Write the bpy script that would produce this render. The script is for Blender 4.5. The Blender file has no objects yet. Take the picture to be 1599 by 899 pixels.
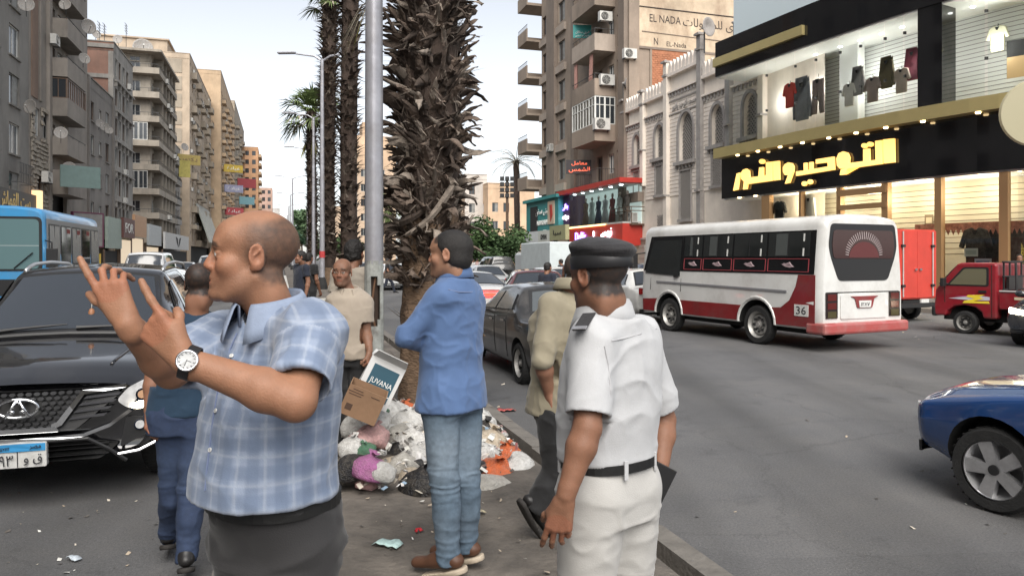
import bpy,bmesh,math,random
import numpy as np
import openvdb
from mathutils import Vector,Matrix,noise as mnoise
SC=bpy.context.scene
COL=SC.collection
R=math.radians
# ---------------------------------------------------------------- camera
FPX,CX,CY,CAMZ=1155.0,799.5,402.0,1.78
cam_data=bpy.data.cameras.new("camera")
cam=bpy.data.objects.new("camera",cam_data)
COL.objects.link(cam)
cam.location=(0,0,CAMZ)
cam.rotation_euler=(R(90),0,0)
cam_data.sensor_width=36
cam_data.lens=36*FPX/1599
cam_data.shift_y=-(449.5-CY)/1599
cam_data.clip_start=0.05
cam_data.clip_end=4000
SC.camera=cam
# ---------------------------------------------------------------- daylight: soft evening sky
SUN_EL,SUN_AZ=R(46),R(176)
world=bpy.data.worlds.new("World")
SC.world=world
world.use_nodes=True
wn=world.node_tree
bg=wn.nodes["Background"]
sky=wn.nodes.new("ShaderNodeTexSky")
sky.sky_type='NISHITA'
sky.sun_disc=False
sky.sun_elevation=SUN_EL
sky.sun_rotation=SUN_AZ
sky.air_density=1.0
sky.dust_density=1.0
sky.ozone_density=1.0
hs=wn.nodes.new("ShaderNodeHueSaturation")
hs.inputs["Saturation"].default_value=0.27
wn.links.new(sky.outputs[0],hs.inputs["Color"])
wn.links.new(hs.outputs[0],bg.inputs[0])
bg.inputs[1].default_value=0.085
sd=bpy.data.lights.new("sun",'SUN')
sd.energy=2.2
sd.angle=R(55)
sd.color=(1.0,0.95,0.88)
sun=bpy.data.objects.new("sun",sd)
COL.objects.link(sun)
sdir=Vector((math.sin(SUN_AZ)*math.cos(SUN_EL),math.cos(SUN_AZ)*math.cos(SUN_EL),math.sin(SUN_EL)))
sun.rotation_euler=(-sdir).to_track_quat('-Z','Y').to_euler()
SC.view_settings.view_transform='Standard'
SC.view_settings.look='None'
SC.view_settings.exposure=1.33
SC.view_settings.gamma=1.0
SC.view_settings.use_curve_mapping=False
SC.cycles.max_bounces=6
SC.cycles.transparent_max_bounces=8
SC.cycles.use_denoising=True
# ---------------------------------------------------------------- frames of reference
TH=R(17.3)
U2=Vector((-math.sin(TH),math.cos(TH),0))
V2=Vector((math.cos(TH),math.sin(TH),0))
def W(px,py,d):
 return Vector(((px-CX)/FPX*d,d,CAMZ-(py-CY)/FPX*d))
def G(px,d,z=0.0):
 return Vector(((px-CX)/FPX*d,d,z))
def S(a,b,z=0.0):
 v=U2*a+V2*b
 return Vector((v.x,v.y,z))
def street_mat(a,b,z=0.0):
 """local x = across, y = along the avenue away"""
 m=Matrix.Rotation(TH,4,'Z')
 m.translation=S(a,b,z)
 return m
# ---------------------------------------------------------------- materials
MATS={}
def mat(name,col,rough=0.7,metal=0.0,var=0.0,vscale=3.0,bump=0.0,bscale=40.0,spec=None,emit=None,estr=0.0,attr=None,sss=0.0,dirt=None,dirt_amt=0.0,dscale=1.5,coat=0.0,stretch=None,sheen=0.0,streak=0.0):
 if name in MATS:
  return MATS[name]
 m=bpy.data.materials.new(name)
 m.use_nodes=True
 nt=m.node_tree
 N,L=nt.nodes,nt.links
 b=N["Principled BSDF"]
 col=tuple(col)+(1,)if len(col)==3 else col
 b.inputs["Base Color"].default_value=col
 b.inputs["Roughness"].default_value=rough
 b.inputs["Metallic"].default_value=metal
 if spec is not None:
  b.inputs["Specular IOR Level"].default_value=spec
 if coat:
  b.inputs["Coat Weight"].default_value=coat
  b.inputs["Coat Roughness"].default_value=0.04
 if sss:
  b.inputs["Subsurface Weight"].default_value=sss
  b.inputs["Subsurface Radius"].default_value=(1.0,0.4,0.25)
  b.inputs["Subsurface Scale"].default_value=0.008
 if sheen:
  b.inputs["Sheen Weight"].default_value=sheen
 if emit:
  b.inputs["Emission Color"].default_value=tuple(emit)+(1,)
  b.inputs["Emission Strength"].default_value=estr
 tc=N.new("ShaderNodeTexCoord")
 vec=tc.outputs["Object"]
 if stretch:
  mp=N.new("ShaderNodeMapping")
  mp.inputs["Scale"].default_value=stretch
  L.new(vec,mp.inputs["Vector"])
  vec=mp.outputs[0]
 src=None
 if attr:
  at=N.new("ShaderNodeAttribute")
  at.attribute_name=attr
  src=at.outputs["Color"]
 if var:
  n=N.new("ShaderNodeTexNoise")
  n.inputs["Scale"].default_value=vscale
  n.inputs["Detail"].default_value=6
  n.inputs["Roughness"].default_value=0.65
  L.new(vec,n.inputs["Vector"])
  mr=N.new("ShaderNodeMapRange")
  mr.inputs[1].default_value=0.3
  mr.inputs[2].default_value=0.7
  mr.inputs[3].default_value=1-var
  mr.inputs[4].default_value=1+var
  L.new(n.outputs["Fac"],mr.inputs[0])
  mx=N.new("ShaderNodeMix")
  mx.data_type='RGBA'
  mx.blend_type='MULTIPLY'
  mx.inputs[0].default_value=1
  if src:
   L.new(src,mx.inputs[6])
  else:
   mx.inputs[6].default_value=col
  L.new(mr.outputs[0],mx.inputs[7])
  src=mx.outputs[2]
 if dirt:
  n=N.new("ShaderNodeTexNoise")
  n.inputs["Scale"].default_value=dscale
  n.inputs["Detail"].default_value=8
  n.inputs["Roughness"].default_value=0.7
  if streak:
   mp=N.new("ShaderNodeMapping")
   mp.inputs["Scale"].default_value=(1,1,streak)
   L.new(vec,mp.inputs["Vector"])
   L.new(mp.outputs[0],n.inputs["Vector"])
  else:
   L.new(vec,n.inputs["Vector"])
  mr=N.new("ShaderNodeMapRange")
  mr.inputs[1].default_value=0.45
  mr.inputs[2].default_value=0.75
  mr.inputs[3].default_value=0
  mr.inputs[4].default_value=dirt_amt
  L.new(n.outputs["Fac"],mr.inputs[0])
  mx=N.new("ShaderNodeMix")
  mx.data_type='RGBA'
  L.new(mr.outputs[0],mx.inputs[0])
  if src:
   L.new(src,mx.inputs[6])
  else:
   mx.inputs[6].default_value=col
  mx.inputs[7].default_value=tuple(dirt)+(1,)
  src=mx.outputs[2]
 if src:
  L.new(src,b.inputs["Base Color"])
 if bump:
  n=N.new("ShaderNodeTexNoise")
  n.inputs["Scale"].default_value=bscale
  n.inputs["Detail"].default_value=5
  L.new(vec,n.inputs["Vector"])
  bp=N.new("ShaderNodeBump")
  bp.inputs["Strength"].default_value=bump
  bp.inputs["Distance"].default_value=0.02
  L.new(n.outputs["Fac"],bp.inputs["Height"])
  L.new(bp.outputs[0],b.inputs["Normal"])
 MATS[name]=m
 return m
def glass_dark(name,col=(0.02,0.025,0.03),rough=0.04):
 return mat(name,col,rough,spec=0.6)
# ---------------------------------------------------------------- objects
def tag(o,label=None,cat=None,group=None,kind=None):
 if label:
  o["label"]=label
 if cat:
  o["category"]=cat
 if group:
  o["group"]=group
 if kind:
  o["kind"]=kind
 return o
def empty(name,M=None,label=None,cat=None,group=None,kind=None,parent=None):
 o=bpy.data.objects.new(name,None)
 COL.objects.link(o)
 o.empty_display_size=0.2
 if parent:
  o.parent=parent
 if M is not None:
  if isinstance(M,Vector):
   o.location=M
  else:
   o.matrix_local=M
 return tag(o,label,cat,group,kind)
def link(name,me,parent=None,M=None):
 o=bpy.data.objects.new(name,me)
 COL.objects.link(o)
 if parent:
  o.parent=parent
 if M is not None:
  if isinstance(M,Vector):
   o.location=M
  else:
   o.matrix_local=M
 return o
def copy_tree(o,parent=None):
 c=o.copy()
 COL.objects.link(c)
 if parent is not None:
  c.parent=parent
 for ch in list(o.children):
  copy_tree(ch,c)
 return c
class MB:
 """collects polygons; build() makes one mesh object"""
 def __init__(s):
  s.v,s.f,s.m=[],[],[]
  s.mats=[]
 def mi(s,m):
  if m not in s.mats:
   s.mats.append(m)
  return s.mats.index(m)
 def add(s,vs,fs,m,M=None):
  o=len(s.v)
  i=s.mi(m)
  if M is not None:
   vs=[M@Vector(v)for v in vs]
  s.v.extend([tuple(v)for v in vs])
  for f in fs:
   s.f.append(tuple(o+k for k in f))
   s.m.append(i)
  return s
 def box(s,x0,x1,y0,y1,z0,z1,m,M=None):
  vs=[(x0,y0,z0),(x1,y0,z0),(x1,y1,z0),(x0,y1,z0),(x0,y0,z1),(x1,y0,z1),(x1,y1,z1),(x0,y1,z1)]
  return s.add(vs,[(0,3,2,1),(4,5,6,7),(0,1,5,4),(1,2,6,5),(2,3,7,6),(3,0,4,7)],m,M)
 def cbox(s,c,d,m,M=None):
  return s.box(c[0]-d[0]/2,c[0]+d[0]/2,c[1]-d[1]/2,c[1]+d[1]/2,c[2]-d[2]/2,c[2]+d[2]/2,m,M)
 def prism(s,poly,z0,z1,m,M=None):
  """poly in xy, extruded in z"""
  n=len(poly)
  vs=[(p[0],p[1],z0)for p in poly]+[(p[0],p[1],z1)for p in poly]
  fs=[tuple(range(n-1,-1,-1)),tuple(range(n,2*n))]+[(i,(i+1)%n,n+(i+1)%n,n+i)for i in range(n)]
  return s.add(vs,fs,m,M)
 def slab(s,poly3,off,m,M=None):
  """a 3D polygon thickened by the vector off (front face = poly + off)"""
  n=len(poly3)
  off=Vector(off)
  a=[Vector(p)for p in poly3]
  vs=a+[p+off for p in a]
  fs=[tuple(range(n-1,-1,-1)),tuple(range(n,2*n))]+[(i,(i+1)%n,n+(i+1)%n,n+i)for i in range(n)]
  return s.add(vs,fs,m,M)
 def tube(s,pts,r,m,n=8,M=None,cap=True):
  pts=[Vector(p)for p in pts]
  rs=r if isinstance(r,(list,tuple))else[r]*len(pts)
  vs,fs=[],[]
  up=None
  for i,p in enumerate(pts):
   t=(pts[min(i+1,len(pts)-1)]-pts[max(i-1,0)])
   t=t.normalized()if t.length>1e-9 else Vector((0,0,1))
   if up is None:
    up=Vector((0,0,1))if abs(t.z)<0.9 else Vector((0,1,0))
   x=t.cross(up).normalized()
   y=x.cross(t).normalized()
   up=y
   for k in range(n):
    a=2*math.pi*k/n
    vs.append(p+x*(math.cos(a)*rs[i])+y*(math.sin(a)*rs[i]))
  for i in range(len(pts)-1):
   for k in range(n):
    fs.append((i*n+k,i*n+(k+1)%n,(i+1)*n+(k+1)%n,(i+1)*n+k))
  if cap:
   fs.append(tuple(range(n-1,-1,-1)))
   fs.append(tuple(range((len(pts)-1)*n,len(pts)*n)))
  return s.add(vs,fs,m,M)
 def lathe(s,prof,m,n=16,M=None,cap=True):
  """prof: (r, z) pairs"""
  vs,fs=[],[]
  for r,z in prof:
   for k in range(n):
    a=2*math.pi*k/n
    vs.append((r*math.cos(a),r*math.sin(a),z))
  for i in range(len(prof)-1):
   for k in range(n):
    fs.append((i*n+k,i*n+(k+1)%n,(i+1)*n+(k+1)%n,(i+1)*n+k))
  if cap and prof[0][0]>1e-6:
   fs.append(tuple(range(n-1,-1,-1)))
  if cap and prof[-1][0]>1e-6:
   fs.append(tuple(range((len(prof)-1)*n,len(prof)*n)))
  return s.add(vs,fs,m,M)
 def mesh(s,name,smooth=False):
  me=bpy.data.meshes.new(name)
  me.from_pydata(s.v,[],s.f)
  for m in s.mats:
   me.materials.append(m)
  me.polygons.foreach_set("material_index",s.m)
  if smooth:
   me.polygons.foreach_set("use_smooth",[True]*len(s.f))
  me.update()
  return me
 def build2(s,name,parent,axis=1):
  """one object for each side of the vehicle"""
  for sg in(-1,1):
   t=MB()
   for f,mi in zip(s.f,s.m):
    c=sum(s.v[i][axis]for i in f)/len(f)
    if c*sg>0:
     t.add([s.v[i]for i in f],[tuple(range(len(f)))],s.mats[mi])
   if t.f:
    me=t.mesh(name)
    bm=bmesh.new()
    bm.from_mesh(me)
    bmesh.ops.remove_doubles(bm,verts=bm.verts,dist=1e-5)
    bm.to_mesh(me)
    bm.free()
    link(name,me,parent)
 def build(s,name,parent=None,M=None,smooth=False,bevel=0,auto=None):
  me=s.mesh(name,smooth)
  o=link(name,me,parent,M)
  if bevel:
   bv=o.modifiers.new("bevel",'BEVEL')
   bv.width=bevel
   bv.segments=2
   bv.limit_method='ANGLE'
   bv.angle_limit=R(40)
  if auto:
   set_auto(me,auto)
  return o
def set_auto(me,deg):
 """smooth faces, sharp edges above an angle"""
 me.polygons.foreach_set("use_smooth",[True]*len(me.polygons))
 try:
  me.set_sharp_from_angle(angle=R(deg))
 except Exception:
  pass
def rpoly(pts,r,n=4):
 """rounded polygon, 2D"""
 out=[]
 k=len(pts)
 for i in range(k):
  p0,p1,p2=Vector(pts[i-1]).to_2d(),Vector(pts[i]).to_2d(),Vector(pts[(i+1)%k]).to_2d()
  a,b=p0-p1,p2-p1
  rr=min(r,a.length*.45,b.length*.45)
  s,e=p1+a.normalized()*rr,p1+b.normalized()*rr
  for j in range(n+1):
   t=j/n
   q=s*(1-t)**2+p1*(2*t*(1-t))+e*t*t
   out.append((q.x,q.y))
 return out
def ell(cx,cy,rx,ry,n=20,a0=0,a1=360):
 full=abs(a1-a0)>=360
 return[(cx+rx*math.cos(R(a0+(a1-a0)*i/(n if full else n-1))),cy+ry*math.sin(R(a0+(a1-a0)*i/(n if full else n-1))))for i in range(n)]
# ---------------------------------------------------------------- lettering
_AR={'ا':0xFE8D,'أ':0xFE83,'ة':0xFE93,'ى':0xFEEF,'د':0xFEA9,'ذ':0xFEAB,'ر':0xFEAD,'ز':0xFEAF,'و':0xFEED,'ب':0xFE8F,'ت':0xFE95,'ث':0xFE99,'ج':0xFE9D,'ح':0xFEA1,'خ':0xFEA5,'س':0xFEB1,'ش':0xFEB5,'ص':0xFEB9,'ض':0xFEBD,'ط':0xFEC1,'ظ':0xFEC5,'ع':0xFEC9,'غ':0xFECD,'ف':0xFED1,'ق':0xFED5,'ك':0xFED9,'ل':0xFEDD,'م':0xFEE1,'ن':0xFEE5,'ه':0xFEE9,'ي':0xFEF1}
_NJ=set('اأةىدذرزو')
def arabic(s):
 out=[]
 for i,c in enumerate(s):
  if c not in _AR:
   out.append(c)
   continue
  prev=i>0 and s[i-1]in _AR and s[i-1]not in _NJ
  nxt=i+1<len(s)and s[i+1]in _AR and c not in _NJ
  b=_AR[c]
  if c in _NJ:
   out.append(chr(b+(1 if prev else 0)))
  else:
   out.append(chr(b+(3 if prev and nxt else 1 if prev else 2 if nxt else 0)))
 return ''.join(reversed(out))
def text_mesh(body,width=None,height=None,depth=0.01,m=None,name="lettering",res=2):
 """flat lettering in the local x-z plane facing -y, centred, as a mesh"""
 c=bpy.data.curves.new(name,'FONT')
 c.body=body
 c.extrude=0.05
 c.resolution_u=res
 c.align_x='CENTER'
 o=bpy.data.objects.new(name,c)
 COL.objects.link(o)
 dg=bpy.context.evaluated_depsgraph_get()
 me=bpy.data.meshes.new_from_object(o.evaluated_get(dg))
 bpy.data.objects.remove(o)
 bpy.data.curves.remove(c)
 me.name=name
 n=len(me.vertices)
 co=np.empty(n*3)
 me.vertices.foreach_get("co",co)
 co=co.reshape(-1,3)
 lo,hi=co.min(0),co.max(0)
 sz=hi-lo
 sx=width/sz[0]if width else height/sz[1]
 sy=height/sz[1]if height else sx
 mid=(lo+hi)/2
 new=np.stack([(co[:,0]-mid[0])*sx,-(co[:,2]-mid[2])/max(sz[2],1e-6)*depth,(co[:,1]-mid[1])*sy],1)
 me.vertices.foreach_set("co",new.ravel())
 me.materials.clear()
 if m:
  me.materials.append(m)
 me.update()
 return me
# ---------------------------------------------------------------- signed-distance modelling (bodies, clothes, bags)
class Sdf:
 def __init__(s,lo,hi,h):
  s.h=h
  s.lo=np.array(lo,float)
  s.n=np.ceil((np.array(hi,float)-s.lo)/h).astype(int)+1
  s.d=np.full(s.n,9.0,np.float32)
 def sub(s,lo,hi):
  a=np.clip(np.floor((np.array(lo)-s.lo)/s.h).astype(int),0,s.n)
  b=np.clip(np.ceil((np.array(hi)-s.lo)/s.h).astype(int)+1,0,s.n)
  if np.any(b<=a):
   return None
  sl=tuple(slice(i,j)for i,j in zip(a,b))
  ax=[(s.lo[k]+np.arange(a[k],b[k])*s.h).astype(np.float32)for k in range(3)]
  return sl,ax[0][:,None,None],ax[1][None,:,None],ax[2][None,None,:]
 def comb(s,sl,q,k,mode):
  d=s.d[sl]
  if mode=='sub':
   q=-q
   if k>0:
    hh=np.clip(.5-.5*(q-d)/k,0,1)
    r=d*hh+q*(1-hh)+k*hh*(1-hh)
   else:
    r=np.maximum(d,q)
  elif k>0:
   hh=np.clip(.5+.5*(d-q)/k,0,1)
   r=d*(1-hh)+q*hh-k*hh*(1-hh)
  else:
   r=np.minimum(d,q)
  s.d[sl]=r
 def cap(s,a,b,ra,rb=None,k=0.0,mode='add',flat=None):
  """tapered capsule; flat=(axis vector, factor) squashes the section along that axis"""
  rb=ra if rb is None else rb
  a,b=np.array(a,float),np.array(b,float)
  m=max(ra,rb)+k+4*s.h
  g=s.sub(np.minimum(a,b)-m,np.maximum(a,b)+m)
  if g is None:
   return s
  sl,X,Y,Z=g
  ab=b-a
  L2=max(float(ab@ab),1e-12)
  px,py,pz=X-a[0],Y-a[1],Z-a[2]
  t=np.clip((px*ab[0]+py*ab[1]+pz*ab[2])/L2,0,1)
  rx,ry,rz=px-t*ab[0],py-t*ab[1],pz-t*ab[2]
  q2=rx*rx+ry*ry+rz*rz
  if flat is not None:
   ax=np.array(flat[0],float)
   ax/=np.linalg.norm(ax)
   pr=rx*ax[0]+ry*ax[1]+rz*ax[2]
   q2=q2+pr*pr*(1/flat[1]**2-1)
  q=np.sqrt(q2)-(ra+(rb-ra)*t)
  s.comb(sl,q.astype(np.float32),k,mode)
  return s
 def ell(s,c,r,Rm=None,k=0.0,mode='add'):
  c,r=np.array(c,float),np.array(r,float)
  m=r.max()+k+4*s.h
  g=s.sub(c-m,c+m)
  if g is None:
   return s
  sl,X,Y,Z=g
  x,y,z=X-c[0],Y-c[1],Z-c[2]
  if Rm is not None:
   Rm=np.array(Rm,float)
   x,y,z=(x*Rm[0,0]+y*Rm[1,0]+z*Rm[2,0],x*Rm[0,1]+y*Rm[1,1]+z*Rm[2,1],x*Rm[0,2]+y*Rm[1,2]+z*Rm[2,2])
  k0=np.sqrt((x/r[0])**2+(y/r[1])**2+(z/r[2])**2)
  k1=np.sqrt((x/r[0]**2)**2+(y/r[1]**2)**2+(z/r[2]**2)**2)+1e-9
  q=k0*(k0-1)/k1
  q=np.where(k0<1e-3,-r.min(),q)
  s.comb(sl,q.astype(np.float32),k,mode)
  return s
 def loft(s,secs,k=0.0,mode='add',p=2.2,M=None,inset=0.0):
  """stack of oval sections (z, cx, cy, rx, ry, yaw) in a local frame; flat ends"""
  A=np.array(secs,float)
  A=A[np.argsort(A[:,0])]
  zz=A[:,0]
  rmax=max(A[:,3].max(),A[:,4].max())
  if M is None:
   lo=np.array([(A[:,1]-rmax).min(),(A[:,2]-rmax).min(),zz[0]])
   hi=np.array([(A[:,1]+rmax).max(),(A[:,2]+rmax).max(),zz[-1]])
  else:
   cor=[]
   for x in((A[:,1]-rmax).min(),(A[:,1]+rmax).max()):
    for y in((A[:,2]-rmax).min(),(A[:,2]+rmax).max()):
     for z in(zz[0],zz[-1]):
      cor.append(M@Vector((x,y,z)))
   cor=np.array([list(c)for c in cor])
   lo,hi=cor.min(0),cor.max(0)
  m=k+4*s.h
  g=s.sub(lo-m,hi+m)
  if g is None:
   return s
  sl,X,Y,Z=g
  if M is not None:
   I=np.array(M.inverted())
   X,Y,Z=(X*I[0,0]+Y*I[0,1]+Z*I[0,2]+I[0,3],X*I[1,0]+Y*I[1,1]+Z*I[1,2]+I[1,3],X*I[2,0]+Y*I[2,1]+Z*I[2,2]+I[2,3])
  zf=np.linspace(zz[0],zz[-1],160)
  def ip(col):
   f=np.interp(zf,zz,A[:,col])
   ker=np.ones(11)/11
   fp=np.pad(f,5,mode='edge')
   f=np.convolve(fp,ker,'valid')
   return np.interp(Z,zf,f).astype(np.float32)
  cx,cy,rx,ry=ip(1),ip(2),ip(3)-inset,ip(4)-inset
  x,y=X-cx,Y-cy
  if A.shape[1]>5:
   yw=ip(5)
   c_,s_=np.cos(yw),np.sin(yw)
   x,y=x*c_+y*s_,-x*s_+y*c_
  e=(np.abs(x/rx)**p+np.abs(y/ry)**p)**(1/p)
  rad=np.sqrt(x*x+y*y)
  q=np.where(e>1e-3,rad*(1-1/np.maximum(e,1e-3)),-np.minimum(rx,ry))
  q=np.maximum(q,np.maximum(zz[0]-Z,Z-zz[-1]))
  s.comb(sl,q.astype(np.float32),k,mode)
  return s
 def half(s,p,n):
  """keep the side of the plane that n points away from (cuts off what lies towards n)"""
  n=np.array(n,float)
  n/=np.linalg.norm(n)
  ax=[(s.lo[k]+np.arange(s.n[k])*s.h).astype(np.float32)for k in range(3)]
  q=(ax[0][:,None,None]-p[0])*n[0]+(ax[1][None,:,None]-p[1])*n[1]+(ax[2][None,None,:]-p[2])*n[2]
  s.d=np.maximum(s.d,q.astype(np.float32))
  return s
 def cutcyl(s,a,b,r0,r1=None):
  """subtract a flat-ended tapered cylinder"""
  r1=r0 if r1 is None else r1
  a,b=np.array(a,float),np.array(b,float)
  m=max(r0,r1)+4*s.h
  g=s.sub(np.minimum(a,b)-m,np.maximum(a,b)+m)
  if g is None:
   return s
  sl,X,Y,Z=g
  ab=b-a
  L=np.linalg.norm(ab)
  ab=ab/L
  px,py,pz=X-a[0],Y-a[1],Z-a[2]
  t=px*ab[0]+py*ab[1]+pz*ab[2]
  rr=np.sqrt(np.maximum(px*px+py*py+pz*pz-t*t,0))
  q=np.maximum(rr-(r0+(r1-r0)*np.clip(t/L,0,1)),np.maximum(-t,t-L))
  s.d[sl]=np.maximum(s.d[sl],-q)
  return s
 def polys(s):
  d=np.ascontiguousarray(np.clip(s.d/s.h,-3,3),dtype=np.float32)
  d[0],d[-1]=3,3
  d[:,0],d[:,-1]=3,3
  d[:,:,0],d[:,:,-1]=3,3
  g=openvdb.FloatGrid(3.0)
  g.copyFromArray(d)
  p,t,q=g.convertToPolygons(0.0,0.0)
  return p*s.h+s.lo,q.astype(np.int64)[:,::-1]if False else q.astype(np.int64)
def vnorm(p,q):
 n=np.zeros_like(p)
 a=np.cross(p[q[:,2]]-p[q[:,0]],p[q[:,3]]-p[q[:,1]])
 for k in range(4):
  np.add.at(n,q[:,k],a)
 return n/(np.linalg.norm(n,axis=1,keepdims=True)+1e-12)
def relax(p,q,it=2,w=0.5):
 nb=np.zeros(len(p))
 e=np.concatenate([q[:,[0,1]],q[:,[1,2]],q[:,[2,3]],q[:,[3,0]]])
 for k in(0,1):
  np.add.at(nb,e[:,k],1)
 for _ in range(it):
  a=np.zeros_like(p)
  np.add.at(a,e[:,0],p[e[:,1]])
  np.add.at(a,e[:,1],p[e[:,0]])
  p=p*(1-w)+w*a/np.maximum(nb,1)[:,None]
 return p
def quads_mesh(name,p,q,mats,attrs=None,midx=None):
 me=bpy.data.meshes.new(name)
 me.vertices.add(len(p))
 me.vertices.foreach_set("co",p.astype(np.float32).ravel())
 me.loops.add(len(q)*4)
 me.loops.foreach_set("vertex_index",q.astype(np.int32).ravel())
 me.polygons.add(len(q))
 me.polygons.foreach_set("loop_start",(np.arange(len(q))*4).astype(np.int32))
 for m in mats:
  me.materials.append(m)
 if midx is not None:
  me.polygons.foreach_set("material_index",midx.astype(np.int32))
 me.update(calc_edges=True)
 me.polygons.foreach_set("use_smooth",np.ones(len(q),bool))
 for k,v in(attrs or{}).items():
  if v.ndim==1:
   a=me.attributes.new(k,'FLOAT','POINT')
   a.data.foreach_set("value",v.astype(np.float32))
  elif k.startswith("col"):
   a=me.attributes.new(k,'FLOAT_COLOR','POINT')
   a.data.foreach_set("color",np.concatenate([v,np.ones((len(v),1))],1).astype(np.float32).ravel())
  else:
   a=me.attributes.new(k,'FLOAT_VECTOR','POINT')
   a.data.foreach_set("vector",v.astype(np.float32).ravel())
 me.validate()
 return me
_rs=np.random.RandomState(7)
_NG=_rs.rand(32,32,32)
def vn(p):
 """tileable value noise, 0..1"""
 i=np.floor(p).astype(int)
 f=p-i
 f=f*f*(3-2*f)
 r=0
 for dx in(0,1):
  for dy in(0,1):
   for dz in(0,1):
    w=(f[:,0]if dx else 1-f[:,0])*(f[:,1]if dy else 1-f[:,1])*(f[:,2]if dz else 1-f[:,2])
    r=r+w*_NG[(i[:,0]+dx)%32,(i[:,1]+dy)%32,(i[:,2]+dz)%32]
 return r
def fbm(p,o=3):
 r,a,t=0,1.0,0
 for k in range(o):
  r=r+a*vn(p*2**k+7.3*k)
  t+=a
  a*=.5
 return r/t
def rotm(ax,deg):
 return np.array(Matrix.Rotation(R(deg),3,ax))
# ---------------------------------------------------------------- ground
M_ASPH=mat("asphalt",(0.105,0.105,0.108),0.85,var=0.16,vscale=0.35,bump=0.5,bscale=90,dirt=(0.17,0.16,0.145),dirt_amt=0.55,dscale=0.22)
def asphalt_nodes():
 m=M_ASPH
 nt=m.node_tree
 N,L=nt.nodes,nt.links
 b=N["Principled BSDF"]
 old=b.inputs["Base Color"].links[0].from_socket
 tc=N.new("ShaderNodeTexCoord")
 n=N.new("ShaderNodeTexNoise")
 n.inputs["Scale"].default_value=60
 n.inputs["Detail"].default_value=4
 n.inputs["Roughness"].default_value=0.8
 L.new(tc.outputs["Object"],n.inputs["Vector"])
 mr=N.new("ShaderNodeMapRange")
 mr.inputs[1].default_value,mr.inputs[2].default_value=0.3,0.7
 mr.inputs[3].default_value,mr.inputs[4].default_value=0.66,1.34
 L.new(n.outputs["Fac"],mr.inputs[0])
 mx=N.new("ShaderNodeMix")
 mx.data_type='RGBA'
 mx.blend_type='MULTIPLY'
 mx.inputs[0].default_value=1
 L.new(old,mx.inputs[6])
 L.new(mr.outputs[0],mx.inputs[7])
 v=N.new("ShaderNodeTexNoise")
 v.inputs["Scale"].default_value=0.9
 v.inputs["Detail"].default_value=9
 v.inputs["Roughness"].default_value=0.75
 L.new(tc.outputs["Object"],v.inputs["Vector"])
 r2=N.new("ShaderNodeMapRange")
 r2.inputs[1].default_value,r2.inputs[2].default_value=0.30,0.44
 r2.inputs[3].default_value,r2.inputs[4].default_value=0.66,1.0
 L.new(v.outputs["Fac"],r2.inputs[0])
 m2=N.new("ShaderNodeMix")
 m2.data_type='RGBA'
 m2.blend_type='MULTIPLY'
 m2.inputs[0].default_value=1
 L.new(mx.outputs[2],m2.inputs[6])
 L.new(r2.outputs[0],m2.inputs[7])
 sx=N.new("ShaderNodeMapping")
 sx.inputs["Rotation"].default_value=(0,0,-TH)
 sx.inputs["Scale"].default_value=(.9,.05,1)
 L.new(tc.outputs["Object"],sx.inputs["Vector"])
 n3=N.new("ShaderNodeTexNoise")
 n3.inputs["Scale"].default_value=1.0
 n3.inputs["Detail"].default_value=5
 L.new(sx.outputs[0],n3.inputs["Vector"])
 vo=N.new("ShaderNodeTexVoronoi")
 vo.inputs["Scale"].default_value=.16
 L.new(tc.outputs["Object"],vo.inputs["Vector"])
 ck=N.new("ShaderNodeTexVoronoi")
 ck.feature='DISTANCE_TO_EDGE'
 ck.inputs["Scale"].default_value=.33
 wv=N.new("ShaderNodeVectorMath")
 wv.operation='MULTIPLY_ADD'
 L.new(v.outputs["Color"],wv.inputs[0])
 wv.inputs[1].default_value=(.9,.9,0)
 L.new(tc.outputs["Object"],wv.inputs[2])
 L.new(wv.outputs[0],ck.inputs["Vector"])
 prev=m2.outputs[2]
 for src,a,b_,lo,hi in((n3.outputs["Fac"],.35,.65,.78,1.16),(vo.outputs["Color"],0,1,.82,1.12),(ck.outputs["Distance"],.0,.006,.80,1.0)):
  r=N.new("ShaderNodeMapRange")
  r.inputs[1].default_value,r.inputs[2].default_value=a,b_
  r.inputs[3].default_value,r.inputs[4].default_value=lo,hi
  L.new(src,r.inputs[0])
  q=N.new("ShaderNodeMix")
  q.data_type='RGBA'
  q.blend_type='MULTIPLY'
  q.inputs[0].default_value=1
  L.new(prev,q.inputs[6])
  L.new(r.outputs[0],q.inputs[7])
  prev=q.outputs[2]
 L.new(prev,b.inputs["Base Color"])
asphalt_nodes()
M_MED=mat("worn_concrete",(0.135,0.118,0.10),0.88,var=0.38,vscale=2.6,bump=1.0,bscale=16,dirt=(0.04,0.036,0.033),dirt_amt=0.9,dscale=1.5)
M_PAVE=mat("dusty_pavement",(0.2,0.18,0.155),0.9,var=0.2,vscale=0.8,bump=0.3,bscale=20)
M_KERB=mat("kerb_stone",(0.165,0.152,0.135),0.85,var=0.25,vscale=3,bump=0.4,bscale=30,dirt=(0.06,0.055,0.05),dirt_amt=0.7,dscale=2.5)
mb=MB()
mb.add([(-1500,-300,0),(1500,-300,0),(1500,2500,0),(-1500,2500,0)],[(0,1,2,3)],M_ASPH)
tag(mb.build("road"),kind="structure")
MEDZ=0.16
MB0,MB1=-0.25,2.1
rnd=random.Random(3)
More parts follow.
